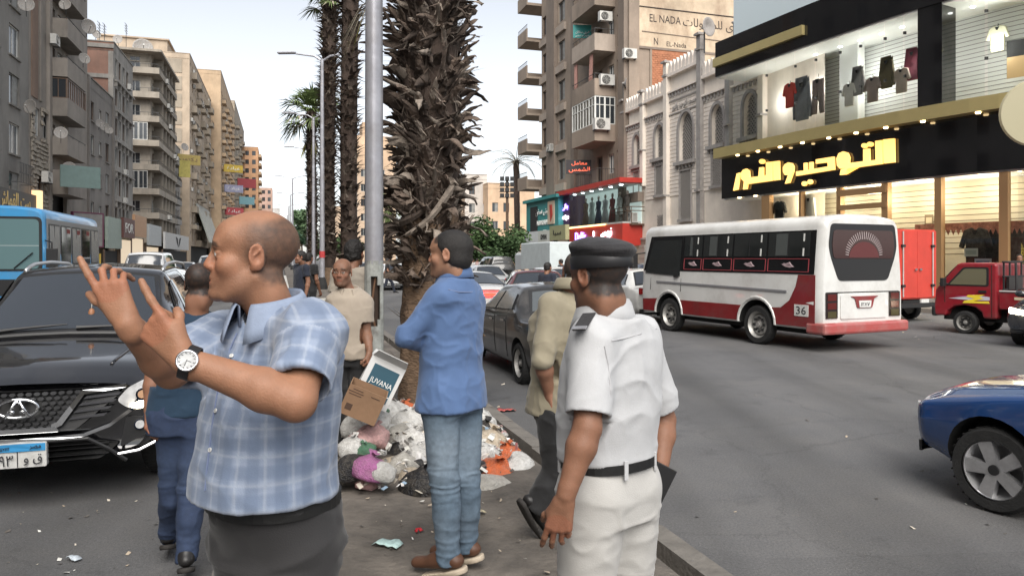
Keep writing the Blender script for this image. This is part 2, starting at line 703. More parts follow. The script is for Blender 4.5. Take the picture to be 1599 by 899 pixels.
# median: an uneven worn slab, a little above the road
nx,ny=14,160
vs,fs=[],[]
for j in range(ny+1):
 a=-1.0+27.0*j/ny
 for i in range(nx+1):
  b=MB0+(MB1-MB0)*i/nx
  e=min(b-MB0,MB1-b,a+1.0)
  z=MEDZ*min(1,0.6+e/0.22)+0.010*(mnoise.noise((a*1.3,b*1.3,0))+0.5*mnoise.noise((a*4,b*4,3)))
  if i in(0,nx)or j==0:
   z=-0.01
  vs.append(S(a,b+(0.05*mnoise.noise((a*0.9,b,5))if i in(0,nx)else 0),z))
for j in range(ny):
 for i in range(nx):
  k=j*(nx+1)+i
  fs.append((k,k+1,k+nx+2,k+nx+1))
mb=MB()
mb.add(vs,fs,M_MED)
tag(mb.build("median_pavement",smooth=True),kind="structure")
# its worn kerb stones, both edges
mk=MB()
mk.box(-.07,.07,.004,.99,-.1,MEDZ+.002,M_KERB)
ks=mk.mesh("kerb_stone")
near_med=[o for o in bpy.data.objects if o.name=="median_pavement"][0]
for i in range(25):
 for b in(MB0-.02,MB1+.02):
  o=link("kerb_stone",ks,near_med,street_mat(1.0+i+.0,b,rnd.uniform(-.018,.006))@Matrix.Rotation(R(rnd.uniform(-1.5,1.5)),4,'Z'))
# the farther median: raised planter strip between pale kerb blocks
mb=MB()
mb.box(0.35,2.25,27.0,420,-0.1,0.24,M_MED,street_mat(0,0))
far_med=tag(mb.build("median_strip"),kind="structure")
M_KW=mat("whitewashed_kerb",(0.55,0.54,0.5),0.8,var=0.25,vscale=3,bump=0.2,dirt=(0.2,0.19,0.17),dirt_amt=0.8,dscale=2)
mk=MB()
mk.box(-0.14,0.14,0.02,1.58,-0.2,0.34,M_KW)
mkb=mk.mesh("kerb_block")
for i in range(22):
 for b in(0.2,2.4):
  link("kerb_block",mkb,far_med,street_mat(27.0+1.62*i,b))
mk=MB()
mk.box(0.07,2.53,-0.18,0.0,-0.2,0.34,M_KW)
link("kerb_block",mk.mesh("kerb_block"),far_med,street_mat(27.0,0))
# pavements
mb=MB()
mb.prism([S(-60,-70),S(-60,-12),S(700,-12),S(700,-70)][::-1],-0.2,0.13,M_PAVE)
tag(mb.build("pavement"),kind="structure")
SHOP=[Vector(p)for p in((10.3,36.0),(12.3,31.2),(14.2,27.0),(15.75,24.3),(17.7,22.2),(20.3,20.6),(24,19.2))]
def offs(poly,d):
 """offset a polyline towards the road"""
 out=[]
 for i,p in enumerate(poly):
  t=(poly[min(i+1,len(poly)-1)]-poly[max(i-1,0)]).normalized()
  out.append(p+Vector((-abs(t.y),-abs(t.x)if t.y<0 else abs(t.x)))*d)
 return out
kerb=offs(SHOP,2.4)
poly=[S(700,60),S(700,18.4),S(48,18.4),*[Vector((p.x,p.y,0))for p in kerb],Vector((60,14,0)),Vector((90,60,0))]
mb=MB()
mb.prism([(p.x,p.y)for p in poly],-0.2,0.14,M_PAVE)
tag(mb.build("pavement",bevel=0),kind="structure")
# ---------------------------------------------------------------- building kit
M_PANE=mat("window_glass",(0.03,0.035,0.04),0.08,spec=0.6)
M_PANE2=mat("dusty_window_glass",(0.1,0.11,0.12),0.25,spec=0.5)
M_ALU=mat("aluminium_frame",(0.42,0.42,0.4),0.5,var=0.15)
M_WHITEF=mat("white_frame",(0.6,0.6,0.57),0.6,var=0.15)
M_BROWNF=mat("brown_frame",(0.12,0.075,0.05),0.6,var=0.2)
M_SHUT=mat("wood_shutter",(0.16,0.11,0.075),0.7,var=0.3)
M_SHUTG=mat("grey_shutter",(0.2,0.2,0.19),0.7,var=0.3)
M_DARK=mat("dark_void",(0.02,0.02,0.02),0.9)
M_IRON=mat("iron_rail",(0.05,0.05,0.05),0.6,var=0.3)
M_ACW=mat("ac_white",(0.5,0.49,0.46),0.5,var=0.15,vscale=5)
M_DISH=mat("dish_grey",(0.27,0.26,0.245),0.6,var=0.3,vscale=6,dirt=(0.2,0.13,0.09),dirt_amt=0.6,dscale=5)
M_CURT=mat("curtain",(0.4,0.33,0.26),0.9,var=0.3,vscale=8)
def wallm(n,c,dirt=(0.06,0.055,0.05),amt=0.55,**k):
 return mat(n,c,0.9,var=0.2,vscale=0.35,bump=0.35,bscale=6,dirt=dirt,dirt_amt=amt,dscale=0.45,streak=0.35,**k)
def fac(o,x2):
 """facade frame: x right along the face, y into the building, z up"""
 x=Vector((x2[0],x2[1],0)).normalized()
 y=Vector((-x.y,x.x,0))
 return Matrix(((x.x,y.x,0,o[0]),(x.y,y.y,0,o[1]),(0,0,1,o[2]),(0,0,0,1)))
LEFTX=(U2.x,U2.y)
RIGHTX=(-U2.x,-U2.y)
LFAC=lambda a,b=-16.0:fac(S(a,b),LEFTX)
RFAC=lambda a,b=22.0:fac(S(a,b),RIGHTX)
def fa(px,b):
 k=(px-CX)/FPX
 s,c=math.sin(TH),math.cos(TH)
 return b*(c-k*s)/(s+k*c)
def zy(py,a,b):
 return CAMZ-(py-CY)/FPX*S(a,b).y
def wall_grid(mb,L,H,ops,m,t=0.25,M=None,z0=0.0,x0=0.0):
 """wall with real openings (x, z, w, h); front face at y=0, reveals t deep"""
 xs=sorted({x0,x0+L,*[round(o[0],3)for o in ops],*[round(o[0]+o[2],3)for o in ops]})
 zs=sorted({z0,z0+H,*[round(o[1],3)for o in ops],*[round(o[1]+o[3],3)for o in ops]})
 xs=[x for x in xs if x0-1e-6<=x<=x0+L+1e-6]
 zs=[z for z in zs if z0-1e-6<=z<=z0+H+1e-6]
 nx,nz=len(xs)-1,len(zs)-1
 sol=[[True]*nz for _ in range(nx)]
 for o in ops:
  for i in range(nx):
   cx=(xs[i]+xs[i+1])/2
   if not o[0]<cx<o[0]+o[2]:
    continue
   for j in range(nz):
    cz=(zs[j]+zs[j+1])/2
    if o[1]<cz<o[1]+o[3]:
     sol[i][j]=False
 vs=[(x,0,z)for x in xs for z in zs]
 id_=lambda i,j:i*(nz+1)+j
 fs=[]
 for i in range(nx):
  for j in range(nz):
   if sol[i][j]:
    fs.append((id_(i,j),id_(i+1,j),id_(i+1,j+1),id_(i,j+1)))
 mb.add(vs,fs,m,M)
 for o in ops:
  x,z,w,h=o[:4]
  a=[(x,0,z),(x+w,0,z),(x+w,0,z+h),(x,0,z+h)]
  b=[(p[0],t,p[2])for p in a]
  mb.add(a+b,[(1,0,4,5),(2,1,5,6),(3,2,6,7),(0,3,7,4)],m,M)
_WIN={}
def win_mesh(w,h,style):
 key=(round(w,2),round(h,2),style)
 if key in _WIN:
  return _WIN[key]
 fm={'alu':M_ALU,'white':M_WHITEF,'brown':M_BROWNF,'shut':M_SHUT,'gshut':M_SHUTG,'dark':M_BROWNF,'half':M_SHUTG}[style.split('_')[0]]
 f=MB()
 e=0.06
 f.box(0,e,-0.05,0.05,0,h,fm)
 f.box(w-e,w,-0.05,0.05,0,h,fm)
 f.box(e,w-e,-0.05,0.05,0,e,fm)
 f.box(e,w-e,-0.05,0.05,h-e,h,fm)
 g=MB()
 if style in('shut','gshut'):
  f.box(w/2-0.03,w/2+0.03,-0.048,0.048,e,h-e,fm)
  n=max(4,int(h/0.13))
  for i in range(n):
   z=e+(h-2*e)*i/n
   f.add([(e,-0.035,z),(w-e,-0.035,z),(w-e,0.02,z+(h-2*e)/n*.95),(e,0.02,z+(h-2*e)/n*.95)],[(0,1,2,3)],fm)
  g.box(e,w-e,0.03,0.04,e,h-e,M_DARK)
 else:
  f.box(w/2-0.025,w/2+0.025,-0.045,0.045,e,h-e,fm)
  if style.endswith('_t'):
   f.box(e,w-e,-0.04,0.04,h*.68,h*.68+.05,fm)
  if style.startswith('half'):
   f.box(w/2,w-e,-0.042,0.0,e,h-e,M_SHUTG)
  g.box(e,w-e,0.0,0.015,e,h-e,M_PANE if style!='white' else M_PANE2)
 r=(f.mesh("window"),g.mesh("pane"))
 _WIN[key]=r
 return r
def add_window(parent,x,z,w,h,style,M=None,rec=0.16,sill=None):
 f,g=win_mesh(w,h,style)
 T=Matrix.Translation((x,rec,z))
 if M is not None:
  T=M@T
 o=link("window",f,parent,T)
 link("pane",g,o)
 if sill:
  key=('sill',round(w,2),sill.name)
  if key not in _WIN:
   s_=MB()
   s_.box(-0.1,w+0.1,-0.28,-0.05,-0.12,-0.02,sill)
   _WIN[key]=s_.mesh("sill")
  link("sill",_WIN[key],o)
 return o
def block(name,label,M,L,D,H,m,ops=(),side=None,side_ops=(),roof=None,z0=0.0,cat="building",styles=None,sill=None,rm=None,end=None):
 """a building: front wall with openings, near side wall, far side, roof with parapet"""
 e=empty(name,M,label,cat)
 mb=MB()
 wall_grid(mb,L,H,ops,m,M=None,z0=z0)
 sm=side or m
 wall_grid(mb,D,H,side_ops,sm,M=Matrix.Translation((0,D,0))@Matrix.Rotation(R(-90),4,'Z'),z0=z0)
 wall_grid(mb,D,H,(),end or sm,M=Matrix.Translation((L,0,0))@Matrix.Rotation(R(90),4,'Z'),z0=z0)
 mb.add([(L,D,z0),(0,D,z0),(0,D,z0+H),(L,D,z0+H)],[(0,1,2,3)],sm)
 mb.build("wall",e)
 r=MB()
 r.box(-0.0,L,0.0,D,z0+H-0.9,z0+H-0.8,rm or m,)
 r.box(0.0,L,0.25,0.26,z0+H-0.8,z0+H-0.01,m)
 r.box(-0.06,L+0.06,-0.08,0.28,z0+H,z0+H+0.1,m)
 r.box(-0.06,0.28,0.281,D,z0+H,z0+H+0.1,m)
 r.build("roof",e)
 for o in ops:
  if len(o)>4 and o[4]:
   add_window(e,*o[:5],sill=sill)
 SM=Matrix.Translation((0,D,0))@Matrix.Rotation(R(-90),4,'Z')
 for o in side_ops:
  if len(o)>4 and o[4]:
   add_window(e,*o[:5],M=SM)
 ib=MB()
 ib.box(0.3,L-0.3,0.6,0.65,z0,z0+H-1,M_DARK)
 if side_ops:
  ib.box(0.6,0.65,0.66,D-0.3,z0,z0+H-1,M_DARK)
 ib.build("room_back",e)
 return e
def balcony(parent,x,z,w,d,m,style='solid',ph=1.05,slab=0.16,rail=None,M=None,glaze=None,top=2.8):
 b=MB()
 b.box(x,x+w,-d,0,z-slab,z,m)
 t=0.1
 o=None
 if style=='solid':
  b.box(x,x+w,-d-0.002,-d+t,z,z+ph,m)
  b.box(x,x+t,-d+t,0,z,z+ph,m)
  b.box(x+w-t,x+w,-d+t,0,z,z+ph,m)
  o=b.build("balcony",parent,M)
 elif style=='low':
  b.box(x,x+w,-d-0.002,-d+t,z,z+ph*.6,m)
  b.box(x,x+t,-d+t,0,z,z+ph*.6,m)
  b.box(x+w-t,x+w,-d+t,0,z,z+ph*.6,m)
  o=b.build("balcony",parent,M)
  r=MB()
  for s0,s1 in(((x+.05,-d+.05),(x+w-.05,-d+.05)),((x+.05,-d+.05),(x+.05,0)),((x+w-.05,-d+.05),(x+w-.05,0))):
   r.tube([(*s0,z+ph),(*s1,z+ph)],0.025,rail or M_IRON,5)
   n=max(2,int((Vector(s1)-Vector(s0)).length/.35))
   for i in range(n+1):
    p=Vector(s0).lerp(Vector(s1),i/n)
    r.tube([(p.x,p.y,z+ph*.6),(p.x,p.y,z+ph)],0.018,rail or M_IRON,4)
  r.build("railing",o)
 elif style=='rail':
  o=b.build("balcony",parent,M)
  r=MB()
  for s0,s1 in(((x+.05,-d+.05),(x+w-.05,-d+.05)),((x+.05,-d+.05),(x+.05,0)),((x+w-.05,-d+.05),(x+w-.05,0))):
   r.tube([(*s0,z+ph),(*s1,z+ph)],0.025,rail or M_IRON,5)
   r.tube([(*s0,z+.1),(*s1,z+.1)],0.02,rail or M_IRON,5)
   n=max(2,int((Vector(s1)-Vector(s0)).length/.16))
   for i in range(n+1):
    p=Vector(s0).lerp(Vector(s1),i/n)
    r.tube([(p.x,p.y,z+.1),(p.x,p.y,z+ph)],0.012,rail or M_IRON,4)
  r.build("railing",o)
 if glaze:
  h=top-ph-0.05
  n=max(2,int(w/0.9))
  for i in range(n):
   ww=w/n
   add_window(parent,x+ww*i,z+ph,ww,h,glaze,M=(M or Matrix())@Matrix.Translation((0,-d-.1,0)))
  for xx,rz in((x,-90),(x+w,90)):
   k=max(1,int(d/0.7))
   for i in range(k):
    Mx=(M or Matrix())@Matrix.Translation((xx,-(i*d/k)if rz<0 else-d+i*d/k,z+ph))@Matrix.Rotation(R(rz),4,'Z')
    add_window(parent,0,0,d/k,h,glaze,M=Mx,rec=0.06)
 return o
# countable fittings on the walls: separate things
_AC=None
def ac_unit(M,label,group,s=1.0):
 global _AC
 if _AC is None:
  b=MB()
  b.box(-.42,.42,-.32,0,0,.58,M_ACW)
  for i in range(7):
   b.box(.421,.43,-.28,-.04,.06+i*.07,.10+i*.07,M_SHUTG)
  b.box(-.38,-.34,-.34,.06,-.06,0,M_IRON)
  b.box(.34,.38,-.34,.06,-.06,0,M_IRON)
  f=MB()
  f.lathe([(.05,-.03),(.06,0),(.2,0.0),(.235,0.012),(.25,0)],M_DARK,16)
  g=MB()
  for i in range(5):
   f2=.045+.045*i
   g.tube([(f2*math.cos(2*math.pi*k/14),f2*math.sin(2*math.pi*k/14),.03)for k in range(15)],.006,M_ACW,4,cap=False)
  for k in range(4):
   a=math.pi*k/4
   g.tube([(-.24*math.cos(a),-.24*math.sin(a),.03),(.24*math.cos(a),.24*math.sin(a),.03)],.005,M_ACW,4)
  _AC=(b.mesh("air_conditioner"),f.mesh("fan"),g.mesh("grille"))
 o=link("air_conditioner",_AC[0],None,M@Matrix.Scale(s,4))
 fm=Matrix.Translation((-.1,-.325,.29))@Matrix.Rotation(R(90),4,'X')
 f=link("fan",_AC[1],o,fm)
 link("grille",_AC[2],o,fm)
 tag(o,label,"air conditioner",group)
 return o
_DI={}
def dish(P,d_az,r,label,group,el=35,m=None):
 """satellite dish: bowl, feed arm and mount"""
 m=m or M_DISH
 if m.name not in _DI:
  b=MB()
  prof=[(i/8,0.22*(i/8)**2)for i in range(1,9)]
  prof=[(0.0,0.0)]+prof
  b.lathe(prof+[(1.0,0.2)]+[(q[0],q[1]-.02)for q in prof[::-1]][0:],m,20)
  a=MB()
  a.tube([(0,-.9,.2),(0,-.2,.85),(0,0,.95)],.03,M_IRON,5)
  a.cbox((0,0,.93),(.12,.12,.2),M_WHITEF)
  k=MB()
  k.tube([(0,0,-.02),(0,0,-.3)],.08,M_IRON,6)
  _DI[m.name]=(b.mesh("satellite_dish",True),a.mesh("feed_arm"),k.mesh("mount"))
 A=_DI[m.name]
 Mx=Matrix.Translation(P)@Matrix.Rotation(d_az,4,'Z')@Matrix.Rotation(R(90-el),4,'X')@Matrix.Scale(r,4)
 o=link("satellite_dish",A[0],None,Mx)
 link("feed_arm",A[1],o)
 k=MB()
 k.tube([(0,0,-.02),(0,0,-.3)],.08,M_IRON,6)
 Mi=Mx.inverted()
 p0=Mx@Vector((0,0,-.3))
 k.tube([(0,0,-.28),Mi@(p0+Vector((0,0,-.9*r-.25)))],.05,M_IRON,5)
 k.build("mount",o)
 tag(o,label,"satellite dish",group)
 return o
def signboard(M,w,h,t,m,lines=(),label="",cat="sign",fm=None,name="shop_sign",group=None):
 """board centred on M, facing local -y; lines: (text, x, z, width, height, material)"""
 e=MB()
 e.box(-w/2,w/2,-t,0,-h/2,h/2,m)
 o=e.build(name,None,M)
 if fm:
  f=MB()
  q=0.05*max(1,h/1.5)
  f.box(-w/2-q,w/2+q,-t-.03,0.01,h/2,h/2+q,fm)
  f.box(-w/2-q,w/2+q,-t-.03,0.01,-h/2-q,-h/2,fm)
  f.box(-w/2-q,-w/2,-t-.03,0.01,-h/2,h/2,fm)
  f.box(w/2,w/2+q,-t-.03,0.01,-h/2,h/2,fm)
  f.build("frame",o)
 for ln in lines:
  tx,x,z,ww,hh,lm=ln
  me=text_mesh(tx,ww,hh,0.03,lm)
  link("lettering",me,o,Matrix.Translation((x,-t-.016,z)))
 tag(o,label,cat,group)
 return o
# ---------------------------------------------------------------- the row of blocks across the avenue, seen end on
M_L1=wallm("grey_plaster",(0.2,0.19,0.175))
M_L2=wallm("warm_grey_plaster",(0.235,0.21,0.185))
M_L2B=wallm("brown_brick_infill",(0.2,0.135,0.1))
M_STONE=mat("rough_stone",(0.27,0.24,0.2),0.95,var=0.45,vscale=1.6,bump=0.9,bscale=3.5,dirt=(0.09,0.08,0.07),dirt_amt=0.7,dscale=1.2)
M_L3=wallm("brown_grey_plaster",(0.19,0.175,0.16))
M_BRK=wallm("red_brown_brick",(0.25,0.14,0.105))
M_L4=wallm("pale_grey_plaster",(0.27,0.255,0.235),amt=0.7)
M_L5=wallm("dirty_cream_plaster",(0.3,0.265,0.22),amt=0.7)
M_L6=wallm("sandy_plaster",(0.4,0.32,0.24),amt=0.3)
M_L6P=wallm("sandy_grey_panel",(0.3,0.255,0.2),amt=0.3)
M_L7=wallm("tan_plaster",(0.42,0.31,0.205),amt=0.3)
M_L8=wallm("sunwarm_orange_plaster",(0.52,0.3,0.17),amt=0.2)  # orange paint with the warm evening sun on the towers mixed in
M_GOLDT=mat("dull_gold_letters",(0.5,0.36,0.13),0.4,metal=0.6)
M_TEALB=mat("faded_teal_board",(0.13,0.19,0.18),0.7,var=0.1)
rnd=random.Random(11)
# L1 grey block at the very edge
M=LFAC(38)
W1,H1=18.3,30
ops=[]
for f in range(9):
 z=5.2+3.05*f
 for x,w,h,st in((1.5,1.3,1.5,'alu'),(4.6,1.3,1.5,'brown'),(8.2,1.2,1.6,'alu'),(11.6,1.3,1.3,'brown'),(14.6,1.9,1.9,'white' if f%2 else 'half')):
  ops.append((x,z,w,h,st))
ops+=[(1.0,0.2,4.5,3.2,None),(6.2,.2,5.2,3.2,None),(12.2,.2,5,3.2,None)]
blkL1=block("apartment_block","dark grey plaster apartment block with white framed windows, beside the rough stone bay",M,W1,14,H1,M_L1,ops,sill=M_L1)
signboard(M@Matrix.Translation((12.5,-.35,4.9)),10.5,1.9,.25,mat("dark_fascia",(0.06,0.055,0.05),0.6),[(arabic("بيت القماش"),1.2,.25,5.5,1.1,M_GOLDT),(arabic("للمفروشات"),1.2,-.62,3.6,.4,M_GOLDT)],"dark shop fascia with dull gold lettering under the grey block")
p=MB()
p.box(-.28,.28,-.5,0,0,2.1,mat("lit_column",(0.8,0.5,0.25),0.5,emit=(1.0,0.6,0.3),estr=0.55))
p.box(-.33,.33,-.55,.0,-.08,0,M_BROWNF)
tag(p.build("light_column",None,M@Matrix.Translation((18.1,-.3,4.1))),"orange lit advertising column at the end of the dark fascia","lamp")
q=MB()
for i in range(9):
 q.box(-1.2+.3*i,-1.17+.3*i,-.7,-.67,0,1.2,M_IRON)
for z in(0,.6,1.2):
 q.box(-1.22,1.25,-.7,-.66,z,z+.04,M_IRON)
for x in(-1.2,1.2):
 q.box(x,x+.04,-.66,.1,0,.04,M_IRON)
q.build("railing",blkL1,Matrix.Translation((15.5,0,6.4)))
# L2: brick infill bay, stone clad lower storeys and a stack of deep balconies
a0=56.4
M=LFAC(a0)
L2=15.4
ops=[]
zb=[9.4,12.2,15.05,17.9,20.75,23.6]
for z in zb:
 ops+=[(5.0,z+.02,.9,2.1,'brown'),(6.6,z+.7,1.1,1.4,'white'),(8.3,z+.02,.9,2.1,'brown')]
ops+=[(1.2,10.1,1.0,1.9,'white'),(3.0,10.2,1.1,1.7,'alu'),(1.7,6.0,1.1,1.3,'brown')]
ops+=[(4.8,5.2,4.2,2.4,None),(4.7,.2,9.5,4.0,None)]
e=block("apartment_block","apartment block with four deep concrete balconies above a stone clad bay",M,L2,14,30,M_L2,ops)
bm_=MB()
bm_.box(.4,1.7,-.07,0,12.6,30,M_L2B)
bm_.box(2.1,2.5,-.12,0,12.6,30,M_L2)
bm_.box(3.7,4.3,-.25,0,0,30,M_L2)
bm_.build("brick_panel",e)
# stone pieces: irregular blocks laid in rough courses
st=[]
for v in range(6):
 k=MB()
 h,w=rnd.uniform(.26,.36),rnd.uniform(.45,.75)
 j=lambda:rnd.uniform(-.04,.04)
 vs=[(j(),0,j()),(w+j(),0,j()),(w+j(),0,h+j()),(j(),0,h+j()),(.05+j(),-.12-abs(j()),.04+j()),(w-.05+j(),-.14+j(),.04+j()),(w-.05,-.1+j(),h-.05+j()),(.05+j(),-.13+j(),h-.05)]
 k.add(vs,[(4,5,6,7),(0,1,5,4),(1,2,6,5),(2,3,7,6),(3,0,4,7)],M_STONE)
 st.append((k.mesh("stone"),w))
n=0
for row in range(26):
 z=4.4+.3*row
 x=.1+rnd.uniform(0,.3)
 while x<4.3 and n<290:
  me,w=rnd.choice(st)
  if not any(o[0]-w<x<o[0]+o[2]and o[1]-.3<z<o[1]+o[3]for o in ops[-5:-2]):
   link("stone",me,e,Matrix.Translation((x,-.02,z)))
   n+=1
  x+=w+.02
for i,z in enumerate(zb):
 if i==1:
  balcony(e,4.3,z,5.3,1.2,M_L2,'solid',1.1,.2,glaze='brown',top=2.6)
 else:
  balcony(e,4.3,z,5.3,1.2,M_L2,'solid',1.15,.2)
  r=MB()
  r.tube([(4.35,-1.15,z+1.3),(9.55,-1.15,z+1.3)],.03,M_IRON,5)
  for x in(4.4,6,7.7,9.5):
   r.tube([(x,-1.15,z+1.1),(x,-1.15,z+1.3)],.02,M_IRON,4)
  r.build("railing",e)
balcony(e,4.3,6.6,5.3,1.25,M_L2,'solid',1.5,.25)
signboard(M@Matrix.Translation((3.5,-2.2,7.55))@Matrix.Rotation(R(-60),4,'Z'),2.6,1.55,.12,M_TEALB,(),"faded teal blank hanging signboard on the stone clad bay")
signboard(M@Matrix.Translation((7.5,-1.7,3.9))@Matrix.Rotation(R(-35),4,'Z'),2.6,2.5,.2,mat("grey_board",(0.23,0.22,0.21),0.6,var=.2),(),"grey signboard in a purple frame above the bus roof",fm=mat("purple_frame",(0.14,0.03,0.07),0.5))
lb=MB()
lb.lathe([(0.0,-.1),(.08,-.08),(.11,0),(.08,.08),(0.0,.1)],mat("bulb_warm",(1,.7,.4),.5,emit=(1,.62,.3),estr=4.0),10)
tag(lb.build("wall_lamp",None,M@Matrix.Translation((7.2,-.7,7.9-.3)),smooth=True),"small warm lamp glowing under the deep balconies","lamp")
# L3 low brown grey block
a3=71.8
M=LFAC(a3)
ops=[]
for f in range(4):
 z=5.0+2.95*f
 ops+=[(1.0,z,1.4,1.7,'brown' if f%2 else 'alu'),(4.2,z+.3,1.0,1.2,'white'),(6.9,z,1.5,1.8,'half' if f%2 else 'brown')]
ops+=[(.6,.2,8.8,3.3,None)]
eL3=block("apartment_block","low brown grey block between the balcony block and the brick sided block",M,10.2,13,17.5,M_L3,ops,sill=M_L3)
for x in(0.0,9.8):
 k=MB()
 k.box(x,x+.4,-.18,0,0,17.5,M_L3)
 k.build("pilaster",eL3)
# L4: red-brown brick side wall, grey front
a4=82.2
M=LFAC(a4)
ops=[]
for f in range(6):
 z=5.1+3.0*f
 for x in(.8,2.5,4.4,6.4):
  ops.append((x,z,1.15,1.75,('brown','alu','alu','brown')[(f+int(x))%4]))
ops+=[(.6,.2,8.5,3.4,None)]
H4=23.2
eL4=block("apartment_block","grey fronted block with a red brown brick side wall and concrete frame",M,10.0,13.5,H4,M_L4,ops,side=M_BRK,rm=M_L4)
k=MB()
for f in range(6):
 k.box(-.12,0,-.05,13.5,7.6+3.0*f,8.0+3.0*f,M_L4)
for y in(0,3.4,6.9,10.2):
 k.box(-.11,0,y,y+.45,0,25,M_L4)if y<13 and False else k.box(-.11,0,y,y+.45,0,22.3,M_L4)
k.build("concrete_frame",eL4)
for f in range(6):
 k=MB()
 k.box(.2,9.6,-.32,0,4.4+3.0*f,4.55+3.0*f,M_L4)
 for x in(.3,2.2,4.1,6.1,8.1):
  k.box(x,x+.2,-.28,0,3.9+3.0*f,4.4+3.0*f,M_L4)
 k.build("ledge",eL4)
# L5: wrap-round balconies
a5=104.0
M=LFAC(a5)
ops=[]
H5=27.6
for f in range(8):
 z=3.9+3.05*f
 for x in(1.4,4.2,7.0,9.8,12.6):
  ops.append((x,z+(.02 if int(x)%2 else.7),1.3,2.2 if int(x)%2 else 1.5,('brown','alu','white','brown','shut')[(f+int(x))%5]))
sops=[(6.5,4.0+3.05*f,1.6,2.2,('brown','alu')[f%2])for f in range(8)]+[(9.6,4.6+3.05*f,1.2,1.4,'alu')for f in range(8)]
eL5=block("apartment_block","cream block with dark balconies wrapping round its corner on every storey",M,15.5,12,H5,M_L5,ops,side_ops=sops)
for f in range(8):
 z=3.85+3.05*f
 k=MB()
 k.box(-1.3,15.5,-1.2,0,z-.2,z,M_L5)
 k.box(-1.3,0,0.001,7.5,z-.2,z,M_L5)
 pm=M_L5
 k.box(-1.3,15.5,-1.202,-1.1,z,z+.55,pm)
 k.box(-1.302,-1.2,-1.1,7.5,z,z+.55,pm)
 k.box(-1.2,0,7.4,7.5,z,z+.55,pm)
 o=k.build("balcony",eL5)
 r=MB()
 r.tube([(-1.25,7.4,z+1.0),(-1.25,-1.15,z+1.0),(15.4,-1.15,z+1.0)],.03,M_IRON,4)
 for i in range(20):
  r.tube([(-1.2+.87*i,-1.15,z+.5),(-1.2+.87*i,-1.15,z+1.0)],.02,M_IRON,4)
 for i in range(9):
  r.tube([(-1.25,-1.0+i,z+.5),(-1.25,-1.0+i,z+1.0)],.02,M_IRON,4)
 r.build("railing",o)
 for x in(2.9,5.8,8.7,11.6,14.5):
  k=MB()
  k.box(x-.12,x+.12,-1.08,0,z+.0,z+2.84,M_L5)
  k.build("partition",eL5)
for f,g in((4,'white'),(2,'alu')):
 z=3.85+3.05*f
 for i in range(4):
  add_window(eL5,0,0,1.0,2.2,g,M=Matrix.Translation((-1.25,.1-1.05*0+4.2-i*1.05,z+.55))@Matrix.Rotation(R(-90),4,'Z'),rec=0)
ck=MB()
ck.box(-1.6,15.8,-1.5,0,H5+.12,H5+.4,M_L5)
ck.box(-1.6,0,0.001,8,H5+.12,H5+.4,M_L5)
ck.build("cornice",eL5)
# small block with signs between L5 and L6
a55=121.0
M=LFAC(a55)
ops=[(1+2.6*i,4.8+3*f,1.3,1.6,('brown','alu')[(i+f)%2])for i in range(4)for f in range(5)]
e55=block("apartment_block","narrow grey block with a yellow sign, squeezed before the tall sandy tower",M,12,12,19.5,M_L4,ops)
for f in range(5):
 balcony(e55,.6,4.0+3*f,5.2,1.0,M_L4,'low')
signboard(M@Matrix.Translation((3.5,-1.6,15.5))@Matrix.Rotation(R(-65),4,'Z'),1.7,2.6,.2,mat("yellow_sign",(0.36,0.31,0.08),.6,var=.2),(),"faded yellow vertical signboard on the narrow grey block")
signboard(M@Matrix.Translation((7.5,-1.8,17.4))@Matrix.Rotation(R(-60),4,'Z'),3.6,1.6,.2,mat("dull_yellow_sign",(0.3,0.23,0.07),.6,var=.2),[(arabic("دكتور"),0,0,2.6,.8,M_BROWNF)],"mustard signboard with dark lettering near the tall sandy tower")
# L6 tall sandy tower with a blank side wall in panels
b6=-15.0
a6=fa(296,b6)
M=LFAC(a6,b6)
H6=36.5
W6=40
ops=[]
for f in range(11):
 z=4.6+2.9*f
 for i in range(15):
  x=1.1+2.6*i
  ops.append((x,z,1.3,1.7,('alu','brown','white','shut','alu','half')[(i*3+f*2)%6]))
ops.append((2,.2,36,3.6,None))
eL6=block("apartment_tower","tall sandy tower with a blank panelled side wall and rows of air conditioners",M,W6,16,H6,M_L6,ops,side=M_L6)
for f in range(9):
 for y in(1.2,7.6):
  k=MB()
  k.box(-.1,0,y,y+5.6,9.6+2.95*f,11.9+2.95*f,M_L6P)
  k.build("wall_panel",eL6)
pent=MB()
pent.box(4,30,4,15,H6+.12,H6+3.0,M_L6)
pent.box(3.7,30.3,3.7,15.3,H6+3.0,H6+3.25,M_L6)
pent.build("penthouse",eL6)
for f in range(11):
 for i in range(5):
  if(f+i)%3!=0:
   balcony(eL6,2.6+7.8*i,4.0+2.9*f,3.4,.9,M_L6P,'low' if f%2 else 'solid',.95)
# dark arched ground storey + big pale awning frame seen over the man's head
k=MB()
k.slab([(8,-2.4,4.5),(30,-2.4,4.5),(30,-.1,11.5),(8,-.1,11.5)],(0,-.2,.05),mat("pale_green_panel",(0.3,0.32,0.29),.6,var=.1))
for i in range(12):
 x=8+2*i
 k.tube([(x,-2.66,4.5),(x,-.36,11.6)],.06,M_ALU,4)
tag(k.build("slanted_hoarding",None,M),"long pale slanted hoarding on the front of the sandy tower","hoarding")
